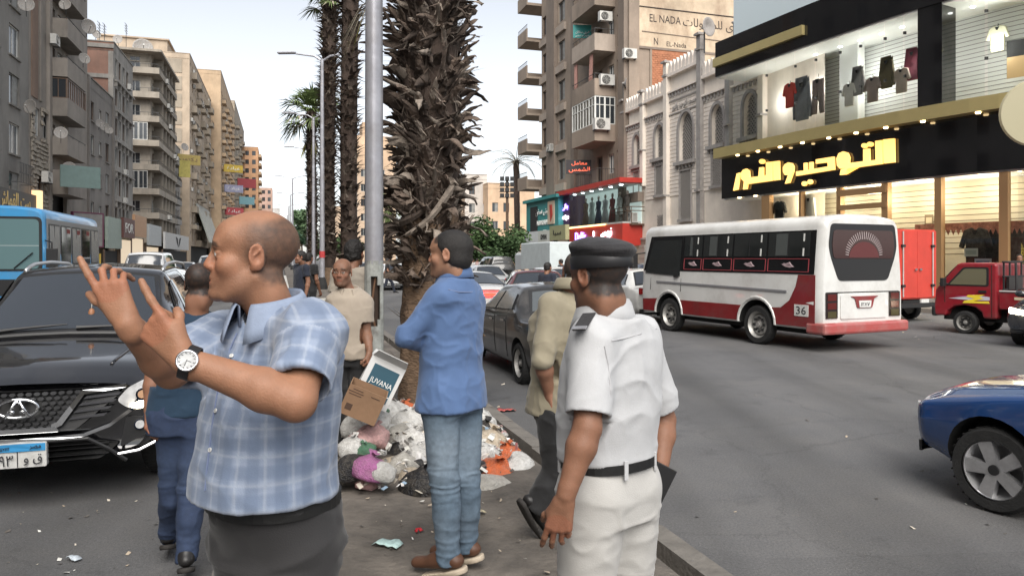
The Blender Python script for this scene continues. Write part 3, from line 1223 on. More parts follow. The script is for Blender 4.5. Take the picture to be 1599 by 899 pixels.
# L7, L8 beyond
b7=-13.0
a7=a6+W6+.5
M=LFAC(a7,b7)
W7=fa(366,b7)-a7
ops=[]
for f in range(12):
 for i in range(12):
  ops.append((1.2+(W7-3)/12*i,4.5+3.0*f,1.4,1.8,('alu','brown','half')[(i+f)%3]))
e7=block("apartment_tower","tan tower with small arched top windows beyond the sandy tower",M,W7,16,43.5,M_L7,ops)
for f in range(12):
 for i in range(4):
  balcony(e7,3+(W7-8)/4*i,4.0+3*f,4,.9,M_L7,'low',.95)
for c_,z,lab in(((0.5,.35,.05),24,"orange signboard hung high on the tan tower"),((0.3,.3,.42),19.6,"pale lilac signboard low on the tan tower"),((.42,.06,.07),14.5,"red banner sign low on the tan tower")):
 signboard(M@Matrix.Translation((2.5+(24-z)*.4,-2.4,z-2))@Matrix.Rotation(R(-62),4,'Z'),4.4,1.7,.3,mat("sign_"+lab[:6].strip(),[q*.75 for q in c_],.6,var=.3,vscale=1.5),[(arabic("عيادة"),0,0,3,.9,M_WHITEF)],lab)
a8=a7+W7+.5
M=LFAC(a8,b7)
W8=fa(381,b7)-a8
ops=[(1.2+(W8-3)/9*i,4.5+3.0*f,1.5,1.8,('alu','brown')[(i+f)%2])for f in range(13)for i in range(9)]
e8=block("apartment_tower","distant grey beige tower with ragged balconies before the orange one",M,W8,16,47,M_L6P,ops)
for f in range(13):
 for i in range(3):
  balcony(e8,4+(W8-8)/3*i,4.0+3*f,4,1.1,M_L6P,'low',.95)
signboard(M@Matrix.Translation((-3,-3.4,23))@Matrix.Rotation(R(-62),4,'Z'),5.5,2.6,.3,mat("sign_red2",(.24,.035,.04),.6,var=.2),(),"dark red signboard on the distant grey beige tower")
signboard(M@Matrix.Translation((-3,-3.4,18))@Matrix.Rotation(R(-62),4,'Z'),4.5,2.2,.3,mat("sign_cy",(.14,.27,.3),.6,var=.2),(),"turquoise signboard on the distant grey beige tower")
# L9 orange tower facing us, and paler ones after it
P9=G(378,252)
M=fac(P9,(math.cos(TH),math.sin(TH)))
ops=[(1.0+2.2*i,3.6+3*f,1.2,1.6,'brown')for f in range(12)for i in range(2)]
e9=block("apartment_tower","orange plaster tower facing down the avenue above the pavement crowd",M,5.2,14,39.5,M_L8,ops,end=M_L8)
for f in range(12):
 k=MB()
 k.box(5.2,6.2,1,12,3.3+3*f,4.3+3*f,M_L7)
 k.build("balcony",e9)
P10=G(405,300)
M=fac(P10,(math.cos(TH),math.sin(TH)))
ops=[(1+2.2*i,3.6+3*f,1.2,1.6,'brown')for f in range(9)for i in range(2)]
block("apartment_tower","far pink beige block at the end of the avenue's row",M,5.0,14,30,wallm("pink_beige",(.45,.3,.24),amt=.2),ops)
P11=G(421,380)
block("apartment_tower","small pale block closing the far end of the avenue",fac(P11,(math.cos(TH),math.sin(TH))),5.0,14,27,wallm("far_pale",(.42,.4,.38),amt=.2),[(1,3.6+3*f,1.2,1.6,'brown')for f in range(7)])
# satellite dishes and air conditioners
DG="satellite dishes on the far row of blocks"
def zl(px,py,b):
 a=fa(px,b)
 return S(a,b,zy(py,a,b))
for px,py,b,r,lab in((41,8,-15.2,.75,"pale satellite dish at the top of the brick infill bay"),(102,8,-14.6,.65,"cream satellite dish on the topmost deep balcony"),(137,42,-14.6,.95,"large rust pink satellite dish seen edge on past the balconies"),(131,92,-14.6,.7,"grey green dish hung past the second deep balcony"),(48,167,-15.2,.75,"grey dish by the white window of the stone bay"),(95,208,-14.5,.7,"white dish under the glazed balcony"),(184,62,-20,.95,"brown dish on the brick sided block's roof"),(150,54,-20,.8,"beige dish on the brick sided block's roof"),(155,193,-15.6,.6,"white dish first of three along the low block's roof"),(163,198,-15.6,.62,"white dish middle of three along the low block's roof"),(170,204,-15.6,.6,"white dish last of three along the low block's roof"),(223,76,-19,2.2,"huge mesh satellite dish on the roof with wrap round balconies"),(247,98,-15.6,1.1,"small dish on the front roof edge of the wrap round block"),(288,230,-14.2,1.0,"white dish low beside the sandy tower"),(108,263,-14.6,.75,"dull dish behind the hanging teal board")):
 dish(zl(px,py,b),R(20+rnd.uniform(-40,40)),r*.62,lab,DG,el=rnd.uniform(-4,16))
# aerials on the roof
for px,py in((155,50),(163,52),(197,50)):
 P=zl(px,py,-19)
 k=MB()
 k.tube([P+Vector((0,0,-3.4)),P+Vector((0,0,1.0))],.04,M_IRON,4)
 for i in range(4):
  d=U2*.9
  q=P+Vector((0,0,.9-.32*i))
  k.tube([q-d,q+d],.03,M_IRON,4)
 tag(k.build("tv_aerial"),{155:"thin television aerial nearest the deep balconies",163:"television aerial beside the beige roof dish",197:"lone television aerial near the brown roof dish"}[px],"aerial","television aerials on the roofs")
AG="air conditioners on the far row of blocks"
for M,L,floors,z0,n,lab in((LFAC(a5),15,8,3.85,9,"white air conditioner on a wrap round balcony of the cream block"),(LFAC(a6,b6),38,11,4.2,34,"small white air conditioner on the sandy tower"),(LFAC(a4),9,6,4.4,3,"white air conditioner on the grey fronted block"),(LFAC(a7,b7),34,11,4.2,16,"tiny white air conditioner on the tan tower")):
 for i in range(n):
  x=rnd.uniform(1,L)
  z=z0+3.0*rnd.randrange(1,floors)+rnd.choice((0.1,.6))
  ac_unit(M@Matrix.Translation((x,-1.25 if L==15 else-.05,z)),lab,"air conditioners on "+lab[lab.index(" on ")+4:])
ac_unit(LFAC(56.4)@Matrix.Translation((2.6,-.15,7.0)),"cream air conditioner on the rough stone wall",None,1.3)
ac_unit(LFAC(56.4)@Matrix.Translation((4.0,-.3,17.0)),"brown stained air conditioner between brick bay and balconies",None,1.2)
# shop fronts at street level
M_SHLIT=mat("lit_shop",(0.5,0.42,0.32),0.6,emit=(1,.8,.55),estr=0.22)
for i,(px0,px1,b,z0,z1,c,lab,txt)in enumerate(((160,182,-15.0,2.6,5.4,(.27,.33,.29),"pale green blank shop sign beside the blue bus",None),(185,203,-14.8,3.7,5.6,(.1,.035,.03),"dark red shop sign reading FOR in white","FOR"),(203,222,-14.8,4.0,6.2,(.42,.24,.13),"orange wood shop sign beside the dark red one",None),(226,246,-14.8,3.2,5.6,(.4,.42,.42),"white shop sign with blue edge down the row",None),(252,290,-14.4,2.9,5.0,(.45,.45,.44),"white shop sign with a black bird emblem","bird"))):
 a,a2=fa(px0,b),fa(px1,b)
 MM=LFAC(a,b)@Matrix.Translation(((a2-a)/2,-.2,(z0+z1)/2))
 o=signboard(MM,a2-a,z1-z0,.25,mat("shopsign%d"%i,c,.6,var=.1),[("FOR",0,0,(a2-a)*.7,(z1-z0)*.5,M_WHITEF)]if txt=="FOR" else(),lab)
 if txt=="bird":
  k=MB()
  for s_ in(-1,1):
   k.slab([(s_*.2,-.27,-.7),(s_*1.0,-.27,.5),(s_*2.6,-.27,.7),(s_*1.7,-.27,-.1)][::s_],(0,-.02,0),M_DARK)
  k.build("emblem",o)
 f=MB()
 f.box(.2,a2-a-.2,-.05,.0,.15,z0-.2,M_SHLIT if i in(1,2,3)else M_DARK)
 for x in(0.0,a2-a-.18):
  f.box(x,x+.18,-.12,.02,.13,z0-.1,M_BROWNF)
 tag(f.build("shop_window",None,LFAC(a,b+.05)),("dim shop window under the pale green sign","lit shop window under the dark red sign","lit shop window under the orange wood sign","lit shop window under the blue edged sign","dark shop window under the bird emblem sign")[i],"shop window")
# the row goes on towards and past the camera on both sides (out of the frame, but mirrored in glass and paint)
block("apartment_block","grey block continuing the far row before the dark grey one",LFAC(8),29,14,28,M_L4,[(2+3.4*i,5+3.1*f,1.4,1.7,None)for i in range(8)for f in range(7)])
block("apartment_block","brown block continuing the far row past the camera",LFAC(-40),47,14,31,M_L3,[(2+3.6*i,5+3.1*f,1.4,1.7,None)for i in range(12)for f in range(8)])
block("apartment_block","block closing the square behind the camera",fac(S(-62,34),(-V2.x,-V2.y)),44,12,24,M_L5,[(2+3.6*i,5+3.1*f,1.4,1.7,None)for i in range(11)for f in range(6)])
# ---------------------------------------------------------------- brown apartment block with stacked balconies
M_R1=wallm("taupe_plaster",(0.27,0.215,0.17),amt=0.45)
M_R1D=wallm("dark_taupe_plaster",(0.2,0.16,0.13),amt=0.4)
M_R1P=wallm("pinkish_plaster",(0.36,0.3,0.25),amt=0.35)
M_BLANK=mat("weathered_cream_render",(0.46,0.37,0.27),0.92,var=0.28,vscale=0.5,bump=0.5,bscale=5,dirt=(0.17,0.1,0.065),dirt_amt=0.75,dscale=0.6,streak=0.5)
M_BRK2=mat("fired_brick",(0.33,0.14,0.075),0.9,var=0.25,vscale=2.5,bump=0.4,bscale=14)
M_STAIN=mat("dark_painted_letters",(0.05,0.04,0.035),0.9,var=.3)
aN=44.7
MR=fac(S(61.8,22),RIGHTX)
LR=61.8-aN
HR=27.5
ops=[]
for z in(21.2,17.95,14.7,11.45,8.2):
 for x,w in((.25,1.25),(4.15,1.5)):
  ops.append((x,z,w,1.65,'dark' if x<1 else 'half'))
for z in(16.2,13.1,10.0,19.3,22.4,6.9):
 ops+=[(12.0,z+.02,1.0,2.15,'brown'),(14.0,z+.75,.9,1.35,'white'),(15.4,z+.02,1.0,2.2,'white' if z!=13.1 else 'brown')]
ops+=[(1.0,.2,6.5,3.4,None),(9,.2,7.0,3.3,None)]
eR=block("apartment_block","brown apartment block with stacked balconies and a painted blank side wall",MR,LR,14,HR,M_R1,ops,rm=M_R1D)
k=MB()
for x0,x1 in((2.0,3.9),(7.6,8.3),(16.2,17.1)):
 k.box(x0,x1,-.3,0,4,HR,M_R1D)
k.build("pier",eR)
for z in(21.2,17.95,14.7,11.45,8.2):
 for x,w in((.25,1.25),(4.15,1.5)):
  k=MB()
  k.box(x-.35,x+w+.3,-.22,0,z-.95,z-.35,M_R1P)
  k.build("ledge",eR)
# far end: plain balconies stepping out past the corner
for z in(8.0,11.3,14.5,17.75,21.0,24.2):
 k=MB()
 k.box(-2.6,0,-1.4,1.6,z-.18,z,M_R1)
 k.box(-2.6,0,-1.4,-1.3,z,z+.95,M_R1)
 k.box(-2.6,-2.5,-1.3,1.6,z,z+.95,M_R1)
 o=k.build("balcony",eR)
 r=MB()
 r.tube([(-2.55,-1.35,z+1.3),(0,-1.35,z+1.3)],.03,M_IRON,4)
 for i in range(9):
  r.tube([(-2.5+.3*i,-1.35,z+.95),(-2.5+.3*i,-1.35,z+1.3)],.018,M_IRON,4)
 r.build("railing",o)
xb=61.8-50.8
for z in(16.2,13.1,19.3,22.4):
 o=balcony(eR,xb,z,4.15,1.55,M_R1P if z==16.2 else M_R1,'solid',.95,.22)
 r=MB()
 for x in(xb+.1,xb+1.4,xb+2.7,xb+4.05):
  r.tube([(x,-1.5,z+.95),(x,-1.5,z+1.3)],.02,M_IRON,4)
 r.tube([(xb+.05,-1.5,z+1.3),(xb+4.1,-1.5,z+1.3),(xb+4.1,-.1,z+1.3)],.025,M_IRON,5)
 r.build("railing",eR)
balcony(eR,xb,10.0,4.15,1.55,M_R1,'solid',.95,.22,glaze='white_t',top=2.9)
balcony(eR,xb,6.9,4.15,1.3,M_R1D,'rail',1.0,.2)
# curtains on the open balcony
for j,x in enumerate((xb+.15,xb+2.75)):
 k=MB()
 pts=[]
 for i in range(9):
  pts.append((x+.07*i,-1.42+.07*(i%2),0))
 k.add([(p[0],p[1],13.3)for p in pts]+[(p[0]+(.25 if j else 0),p[1],15.9)for p in pts],[(i,i+1,i+10,i+9)for i in range(8)],mat("faded_red_curtain",(0.36,0.2,0.17),.9,var=.2,vscale=6))
 tag(k.build("curtain",None,MR),("faded red curtain at the far post of the open balcony","faded red curtain tied across the open balcony")[j],"curtain")
# painted blank side wall
SW=fac(S(aN,22),(V2.x,V2.y))
k=MB()
k.box(0.0,.75,-.18,-.02,0,HR,M_R1)
k.box(.75,14,-.06,-.02,15.9,HR,M_BLANK)
k.box(.75,14,-.1,-.02,15.75,15.9,M_R1D)
k.box(5.6,14,-.05,-.02,0,15.75,M_BLANK)
k.box(1.6,1.75,-.08,-.02,0,15.75,M_R1)
k.build("render_coat",eR,SW_M:=(MR.inverted()@SW))
# brick panel: real courses
k=MB()
k.box(1.75,5.6,-.045,-.02,0,15.75,M_BRK2)
for i in range(40):
 z=10.4+.13*i
 n=15
 for j in range(n):
  x=1.77+.257*j+(.128 if i%2 else 0)
  if x+.24<5.6:
   k.box(x,x+.24,-.062-.006*((i*7+j*3)%3),-.045,z,z+.11,M_BRK2)
o=k.build("brick_panel",eR,SW_M)
o["kind"]="stuff"
for tx,x,z,w,h in(("EL NADA",2.75,17.85,2.35,.5),("N",2.05,15.98+.33,.3,.45),("EL-Nada",3.6,16.2,1.5,.32),(arabic("الندى للمقاولات"),6.6,17.75,5.0,.75)):
 link("lettering",text_mesh(tx,w,h,.01,M_STAIN),eR,SW_M@Matrix.Translation((x,-.07,z)))
k=MB()
k.tube([(.78,-.07,18.55),(9.6,-.07,18.5)],.045,M_STAIN,4)
k.tube([(1.0,-.08,16.9),(9.6,-.08,16.7)],.03,M_R1D,4)
k.build("wall_crack",eR,SW_M)
AGR="air conditioners on the brown apartment block"
for(px,py,a,bb,s,rz,lab)in((948,128,46.75,21.3,1.25,90,"white air conditioner on the near end of the third balcony down"),(944,197,46.75,20.9,1.35,90,"large white air conditioner below the glazed balcony windows"),(966,86,44.65,22.0,1.1,90,"air conditioner at the corner beside the painted wall"),(938,28,46.75,21.2,1.1,90,"air conditioner under the topmost balcony, before the door"),(889,81,51.2,21.7,1.1,0,"air conditioner by the teal hanging board"),(890,143,51.0,21.7,1.1,0,"air conditioner beside the open balcony's far curtain"),(893,211,50.9,21.7,1.15,0,"air conditioner at the foot of the glazed balcony"),(861,231,58.4,21.7,1.0,0,"lone air conditioner between the two far window columns")):
 z=zy(py,a,bb)-.3
 Mx=(fac(S(a,bb),RIGHTX)if rz==0 else fac(S(a,bb),(V2.x,V2.y)))@Matrix.Translation((0,-.02,z))
 ac_unit(Mx,lab,AGR,s)
# hanging boards
M_TEAL=mat("teal_board",(0.03,0.27,0.25),.5)
M_WL=mat("white_lettering",(0.75,0.75,0.72),.6)
M_NEONR=mat("red_neon",(0.6,.12,.06),.4,emit=(1,.16,.08),estr=.6)
FACE=(math.cos(R(2)),math.sin(R(2)))
c=S(50.9,20.2)
signboard(fac((W(909,50,c.y)),FACE),1.35,.95,.1,M_TEAL,[(arabic("فريق ساكان"),0,-.08,1.0,.24,M_WL),(arabic("للاستثمار العقاري"),0,-.35,1.05,.18,M_WL)],"teal hanging board with white Arabic lettering high on the brown block")
c=S(51,19.9)
signboard(fac((W(903,261,c.y)),FACE),1.85,1.0,.2,mat("black_board",(.025,.02,.022),.4),[(arabic("معامل"),.05,.24,1.15,.34,M_NEONR),(arabic("الشمس"),.05,-.22,1.55,.42,M_NEONR)],"black hanging board with red Arabic letters above the lit display")
# shops built out at the foot of the brown block
M_REDF=mat("red_fascia",(0.42,0.035,0.025),.45,var=.1)
M_TEALF=mat("teal_fascia",(0.04,0.23,0.23),.55,var=.12)
M_LED=mat("white_tube",(1,1,1),.4,emit=(.85,.95,1.0),estr=2.2)
M_PURP=mat("violet_neon",(.3,.2,.9),.4,emit=(.32,.2,1.0),estr=2.2)
M_WNEON=mat("white_neon",(.9,.8,.9),.4,emit=(1.0,.85,.95),estr=1.6)
M_AMB=mat("amber_tube",(1,.7,.3),.4,emit=(1,.62,.2),estr=2.0)
b_s=20.6
a1,a2=fa(889,b_s),fa(972,b_s+.0)
x1,x2=61.8-a1,61.8-a2
ZS=MR@Matrix.Translation((0,b_s-22,0))
sh=empty("dress_shop",ZS,"two storey dress shop with a red fascia, violet neon and a lit upper display","shop")
k=MB()
z0,z1,z2,z3=2.55,3.95,4.15,6.5
k.box(x1,x2,0,1.4,z0,z1,M_REDF)
k.build("red_fascia_box",sh)
k=MB()
k.box(x1-1.6,x2+.5,-.45,1.4,z3,z3+.3,M_REDF)
k.build("awning",sh)
k=MB()
k.box(x1,x2,1.3,1.35,z1,z3,mat("display_back",(.5,.56,.54),.7,emit=(.8,1,.95),estr=.16))
k.box(x1,x2,.0,1.3,z1,z1+.12,M_ALU)
k.box(x1,x2,0.0,1.3,z3-.05,z3,mat("display_ceiling",(.7,.7,.7),.6))
k.build("display_case",sh)
pg=MB()
M_CLEAR=mat("clear_glass",(.8,.85,.85),.02)
pg.add([(x1+.04,0,z1+.12),(x2-.04,0,z1+.12),(x2-.04,0,z3-.05),(x1+.04,0,z3-.05)],[(0,1,2,3)],M_CLEAR)
pg.build("display_glass",sh)
m=M_CLEAR
nt=m.node_tree
N,L=nt.nodes,nt.links
N.remove(N["Principled BSDF"])
tr,gl,mxs,fr=N.new("ShaderNodeBsdfTransparent"),N.new("ShaderNodeBsdfGlossy"),N.new("ShaderNodeMixShader"),N.new("ShaderNodeFresnel")
tr.inputs[0].default_value=(.9,.95,.94,1)
gl.inputs["Roughness"].default_value=.02
fr.inputs[0].default_value=1.45
L.new(fr.outputs[0],mxs.inputs[0])
L.new(tr.outputs[0],mxs.inputs[1])
L.new(gl.outputs[0],mxs.inputs[2])
out=[n for n in N if n.type=='OUTPUT_MATERIAL'][0]
L.new(mxs.outputs[0],out.inputs[0])
for i in range(6):
 k=MB()
 k.lathe([(0,-.06),(.12,-.05),(.14,0)],M_LED,8)
 link("ceiling_lamp",k.mesh("ceiling_lamp"),sh,Matrix.Translation((x1+.7+(x2-x1-1.2)*i/5,.15,z3-.06)))
# mannequins with gowns
for i in range(7):
 x=x1+1.4+i*(x2-x1-2.2)/6
 gm=[mat("gown%d"%j,c_,.8,var=.2,vscale=6)for j,c_ in enumerate(((.16,.1,.08),(.45,.5,.48),(.04,.05,.09),(.5,.5,.5),(.3,.08,.08),(.4,.42,.4),(.09,.08,.07)))][i]
 k=MB()
 k.lathe([(.02,0),(.3,.02),(.22,.6),(.13,1.0),(.19,1.3),(.2,1.45),(.06,1.52),(.05,1.6)],gm,12)
 k.tube([(-.2,0,1.42),(-.27,-.05,1.1),(-.18,-.15,.9)],[.05,.04,.03],gm,6)
 k.tube([(.2,0,1.42),(.27,-.05,1.1),(.2,-.15,.9)],[.05,.04,.03],gm,6)
 o=k.build("mannequin",None,ZS@Matrix.Translation((x,.75,z1+.12))@Matrix.Scale(1.12,4,(0,0,1)),smooth=True)
 h=MB()
 h.lathe([(0,1.56),(.07,1.6),(.09,1.7),(.07,1.8),(0,1.84)],mat("mannequin_head",(.4,.33,.28),.5),10)
 h.build("head",o,smooth=True)
 tag(o,("brown gown mannequin at the far end of the lit display","pale gown mannequin second in the lit display","navy gown mannequin in the lit display","white gown mannequin mid lit display","red gown mannequin in the lit display","silver gown mannequin next to the black one","black gown mannequin at the near end of the lit display")[i],"mannequin")
for tx,x,z,w,h,mm in((arabic("نوبيس"),x1+(x2-x1)*.74,(z0+z1)/2+.12,1.6,.7,M_WNEON),("!",x1+(x2-x1)*.51,3.3,.12,.6,M_WNEON),("DoBis",x1+(x2-x1)*.25,3.3,1.9,.6,M_PURP),(arabic("بناتى"),x1-.75,5.6,1.1,.5,M_PURP),("Boutique",x1-.75,4.8,1.3,.45,M_WNEON)):
 link("lettering",text_mesh(tx,w,h,.06,mm),sh,Matrix.Translation((x,-.05,z)))
k=MB()
k.box(x1-1.6,x1-.02,0,1.4,z1,z3,mat("dark_violet_board",(.06,.02,.08),.5))
k.build("side_board",sh)
k=MB()
k.tube([(x1+.1,-.08,z1+.02),(x2-2.5,-.08,z1+.02)],.05,M_AMB,6)
k.tube([(x2-3.4,-.1,z0+.08),(x2+.5,-.1,z0+.08)],.04,M_AMB,6)
k.build("neon_tube",sh)
k=MB()
k.box(x1+.2,x2-.2,.9,1.0,.14,z0,M_SHLIT)
for i in range(5):
 k.box(x1+(x2-x1-.15)*i/4,x1+(x2-x1-.15)*i/4+.15,0.0,.9,.14,z0,M_REDF)
k.build("shop_front",sh)
# teal shop, olive shop and white boards
a1,a2=fa(822,20.2),fa(872,20.2)
x1,x2=61.8-a1,61.8-a2
ts=empty("teal_shop",MR@Matrix.Translation((0,-1.8,0)),"teal fronted shop with white lettering at the foot of the brown block","shop")
k=MB()
k.box(x1,x2,0,1.7,3.5,6.4,M_TEALF)
k.box(x1+1.2,x2-4.8,-.06,0,3.6,6.0,M_DARK)
k.box(x1-.3,x2+.2,-.25,1.7,6.4,6.65,M_TEALF)
k.build("fascia",ts)
for tx,x,z,w,h,mm in((arabic("لبنى سخن"),(x1+x2)/2+.2,5.5,3.0,.7,M_WL),("ALBANDASH",(x1+x2)/2+.2,4.6,2.6,.4,M_WL),(arabic("للاجهزة"),(x1+x2)/2,3.8,2.4,.4,M_WL)):
 link("lettering",text_mesh(tx,w,h,.04,mm),ts,Matrix.Translation((x,-.04,z)))
k=MB()
k.box(x2-2.2,x2-.8,-.08,0,4.4,6.2,mat("cream_panel",(.5,.4,.3),.6))
k.slab([(x2-1.7,-.09,5.9),(x2-1.2,-.09,5.9),(x2-1.05,-.09,5.1),(x2-1.5,-.09,4.6),(x2-1.6,-.09,5.2)],(0,-.03,0),M_REDF)
k.build("picture_panel",ts)
k=MB()
k.box(x1,x2,.8,.9,.14,3.5,M_DARK)
for x in(x1,(x1+x2)/2,x2-.2):
 k.box(x,x+.2,0,.8,.14,3.5,M_R1D)
k.build("shop_front",ts)
for px0,px1,py0,py1,c,lab,tx in((822,846,362,384,(.62,.64,.65),"white signboard under the teal shop fascia",None),(846,864,360,380,(.55,.56,.52),"pale board of thin lettering under the teal shop","KMVN"),(864,889,352,375,(.3,.3,.17),"olive fascia beside the red dress shop",arabic("سبا"))):
 b=19.4
 a1,a2=fa(px0,b),fa(px1,b)
 am=(a1+a2)/2
 z1,z0=zy(py0,am,b),zy(py1,am,b)
 o=signboard(fac(S(am,b,(z0+z1)/2),RIGHTX),a1-a2,z1-z0,.3,mat("b"+lab[:9],c,.6,var=.1),[(tx,0,0,(a1-a2)*.5,(z1-z0)*.4,M_DARK)]if tx else(),lab)
k=MB()
k.box(0,2.4,0,.2,0,2.2,mat("blue_grey_van_side",(.45,.52,.55),.5))
# lattice of cooling units beside the dress shop
for i,x in enumerate((0,.75,1.5,2.25)):
 a=44.6-x*.72
 ac_unit(fac(S(a,21.6),RIGHTX)@Matrix.Translation((0,0,4.0)),("first","second","third","fourth")[i]+" of four air conditioners caged beside the lit display, counting from the display","caged air conditioners",1.1)
k=MB()
for z in(3.9,4.75,5.0):
 k.tube([(-.6,-.9,z),(2.4,-.9,z),(2.4,0,z)],.03,M_BROWNF,4)
for x in(-.6,.0,.6,1.2,1.8,2.4):
 k.tube([(x,-.9,3.9),(x,-.9,5.0)],.025,M_BROWNF,4)
k.box(-.6,2.4,-.9,0,3.84,3.9,M_BROWNF)
k.box(0.2,2.4,-.45,-.05,5.35,5.95,mat("rust_louver",(.2,.16,.13),.8))
tag(k.build("cage",None,fac(S(44.75,22),RIGHTX)),"rusty cage holding four air conditioners on the mosque corner","cage")
# ---------------------------------------------------------------- mosque front: stone courses, pilasters, arches and lattices
M_MOS=wallm("pale_limestone",(0.72,0.65,0.57),amt=0.2)
M_MOS2=mat("limestone_course",(0.72,0.65,0.58),.9,var=.14,vscale=2.0,bump=.3,bscale=10)
M_MOSG=mat("grey_stone_trim",(0.3,0.28,0.265),.85,var=.18,vscale=2.5,bump=.3,bscale=12)
M_LAT=mat("lattice_stone",(0.27,0.25,0.23),.9,var=.15)
a0=45.0
MM=RFAC(a0)
X=lambda px:a0-fa(px,22)
Lm=a0-26.0
em=empty("mosque",MM,"pale stone mosque front with pointed lattice windows and a crenellated top","mosque")
edges=[0.0,X(1007),X(1044),X(1097),X(1142),X(1142)+2.75]
tops=[11.55,11.65,12.6,11.65,11.55]
def arch(w,h,n=8,cx=0.0,z=0.0,grow=0.0):
 """pointed arch outline, from lower left round to lower right"""
 hs=h-w*.75
 w2=w/2+grow
 pts=[(cx-w2,z)]
 for i in range(n+1):
  t=i/n
  x=-w2*math.cos(t*math.pi/2)if i<n else 0
  zz=hs+(w*.75+grow)*math.sin(t*math.pi/2)**.9
  pts.append((cx+x,z+zz))
 r=[(2*cx-p[0],p[1])for p in pts[:-1]][::-1]
 return pts+r
def arch_wall(mb,x0,x1,z0,z1,cx,az,w,h,m):
 """front face of a bay with a pointed hole, plus its reveal"""
 A=arch(w,h,8,cx,az)
 n=len(A)
 out=[]
 for p in A:
  if p[1]<=az+1e-6:
   out.append((x0 if p[0]<cx else x1,az))
  else:
   t=(p[0]-(cx-w/2))/w
   zz=(p[1]-az)/h
   out.append((x0+(x1-x0)*t if zz>.999 or zz>.72 else(x0 if p[0]<cx else x1),z1 if zz>.72 else az+(z1-az)*zz/.72*.8))
 vs=[(p[0],0,p[1])for p in A]+[(p[0],0,p[1])for p in out]
 mb.add(vs,[(i,i+1,n+i+1,n+i)for i in range(n-1)],m)
 mb.add([(x0,0,z0),(x1,0,z0),(x1,0,az),(x0,0,az)],[(0,1,2,3)],m)
 k0=next(i for i,p in enumerate(A)if(p[1]-az)/h>.72)
 lft=out[k0-1]
 mb.add([(lft[0],0,lft[1]),(x0,0,z1),(out[k0][0],0,z1),(A[k0-1][0],0,A[k0-1][1])],[(0,2,1)],m)
 mb.add([(A[j][0],y,A[j][1])for j in range(n)for y in(0,.3)],[(2*j,2*j+1,2*j+3,2*j+2)for j in range(n-1)],m)
def lattice(parent,x,z,w,h,y,arched=False,M=None,pitch=.16):
 k=MB()
 sx=0
 prof=arch(w,h,8,0,0)if arched else None
 def lim(xx):
  if not arched:
   return h
  t=abs(xx)/(w/2)
  hs=h-w*.75
  if t>=1:
   return hs
  return hs+w*.75*(math.sin(math.acos(t))**.9)
 n=int((w+h)/pitch)+1
 for s_ in(-1,1):
  for i in range(-n,n):
   seg=[]
   for j in range(41):
    zz=h*j/40
    xx=s_*(zz-h/2)+i*pitch*1.4
    if abs(xx)<=w/2 and zz<=lim(xx):
     seg.append((xx,0,zz))
   if len(seg)>1:
    a,b=seg[0],seg[-1]
    d=Vector((s_*.03,0,-.03))
    a,b=Vector(a),Vector(b)
    yo=0 if s_<0 else-.015
    k.add([a+d+Vector((0,yo,0)),b+d+Vector((0,yo,0)),b-d+Vector((0,yo,0)),a-d+Vector((0,yo,0))],[(0,1,2,3)if s_<0 else(3,2,1,0)],M_LAT)
 Mx=Matrix.Translation((x,y,z))
 o=k.build("lattice",parent,Mx)
 o["kind"]="stuff"
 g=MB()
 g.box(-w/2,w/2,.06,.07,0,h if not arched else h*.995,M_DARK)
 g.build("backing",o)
 return o
wins=[(X(995.5),7.75,.9,1.95),(X(1030.5),7.85,1.1,2.0),(X(1072),7.3,1.55,2.75),(X(1121),7.75,1.1,2.1),(X(1172),7.75,1.05,2.1)]
gr=[(5.6,1.75,.7),(5.6,1.75,.8),(3.97,2.75,1.15),(5.6,1.75,.85),(5.6,1.7,.8)]
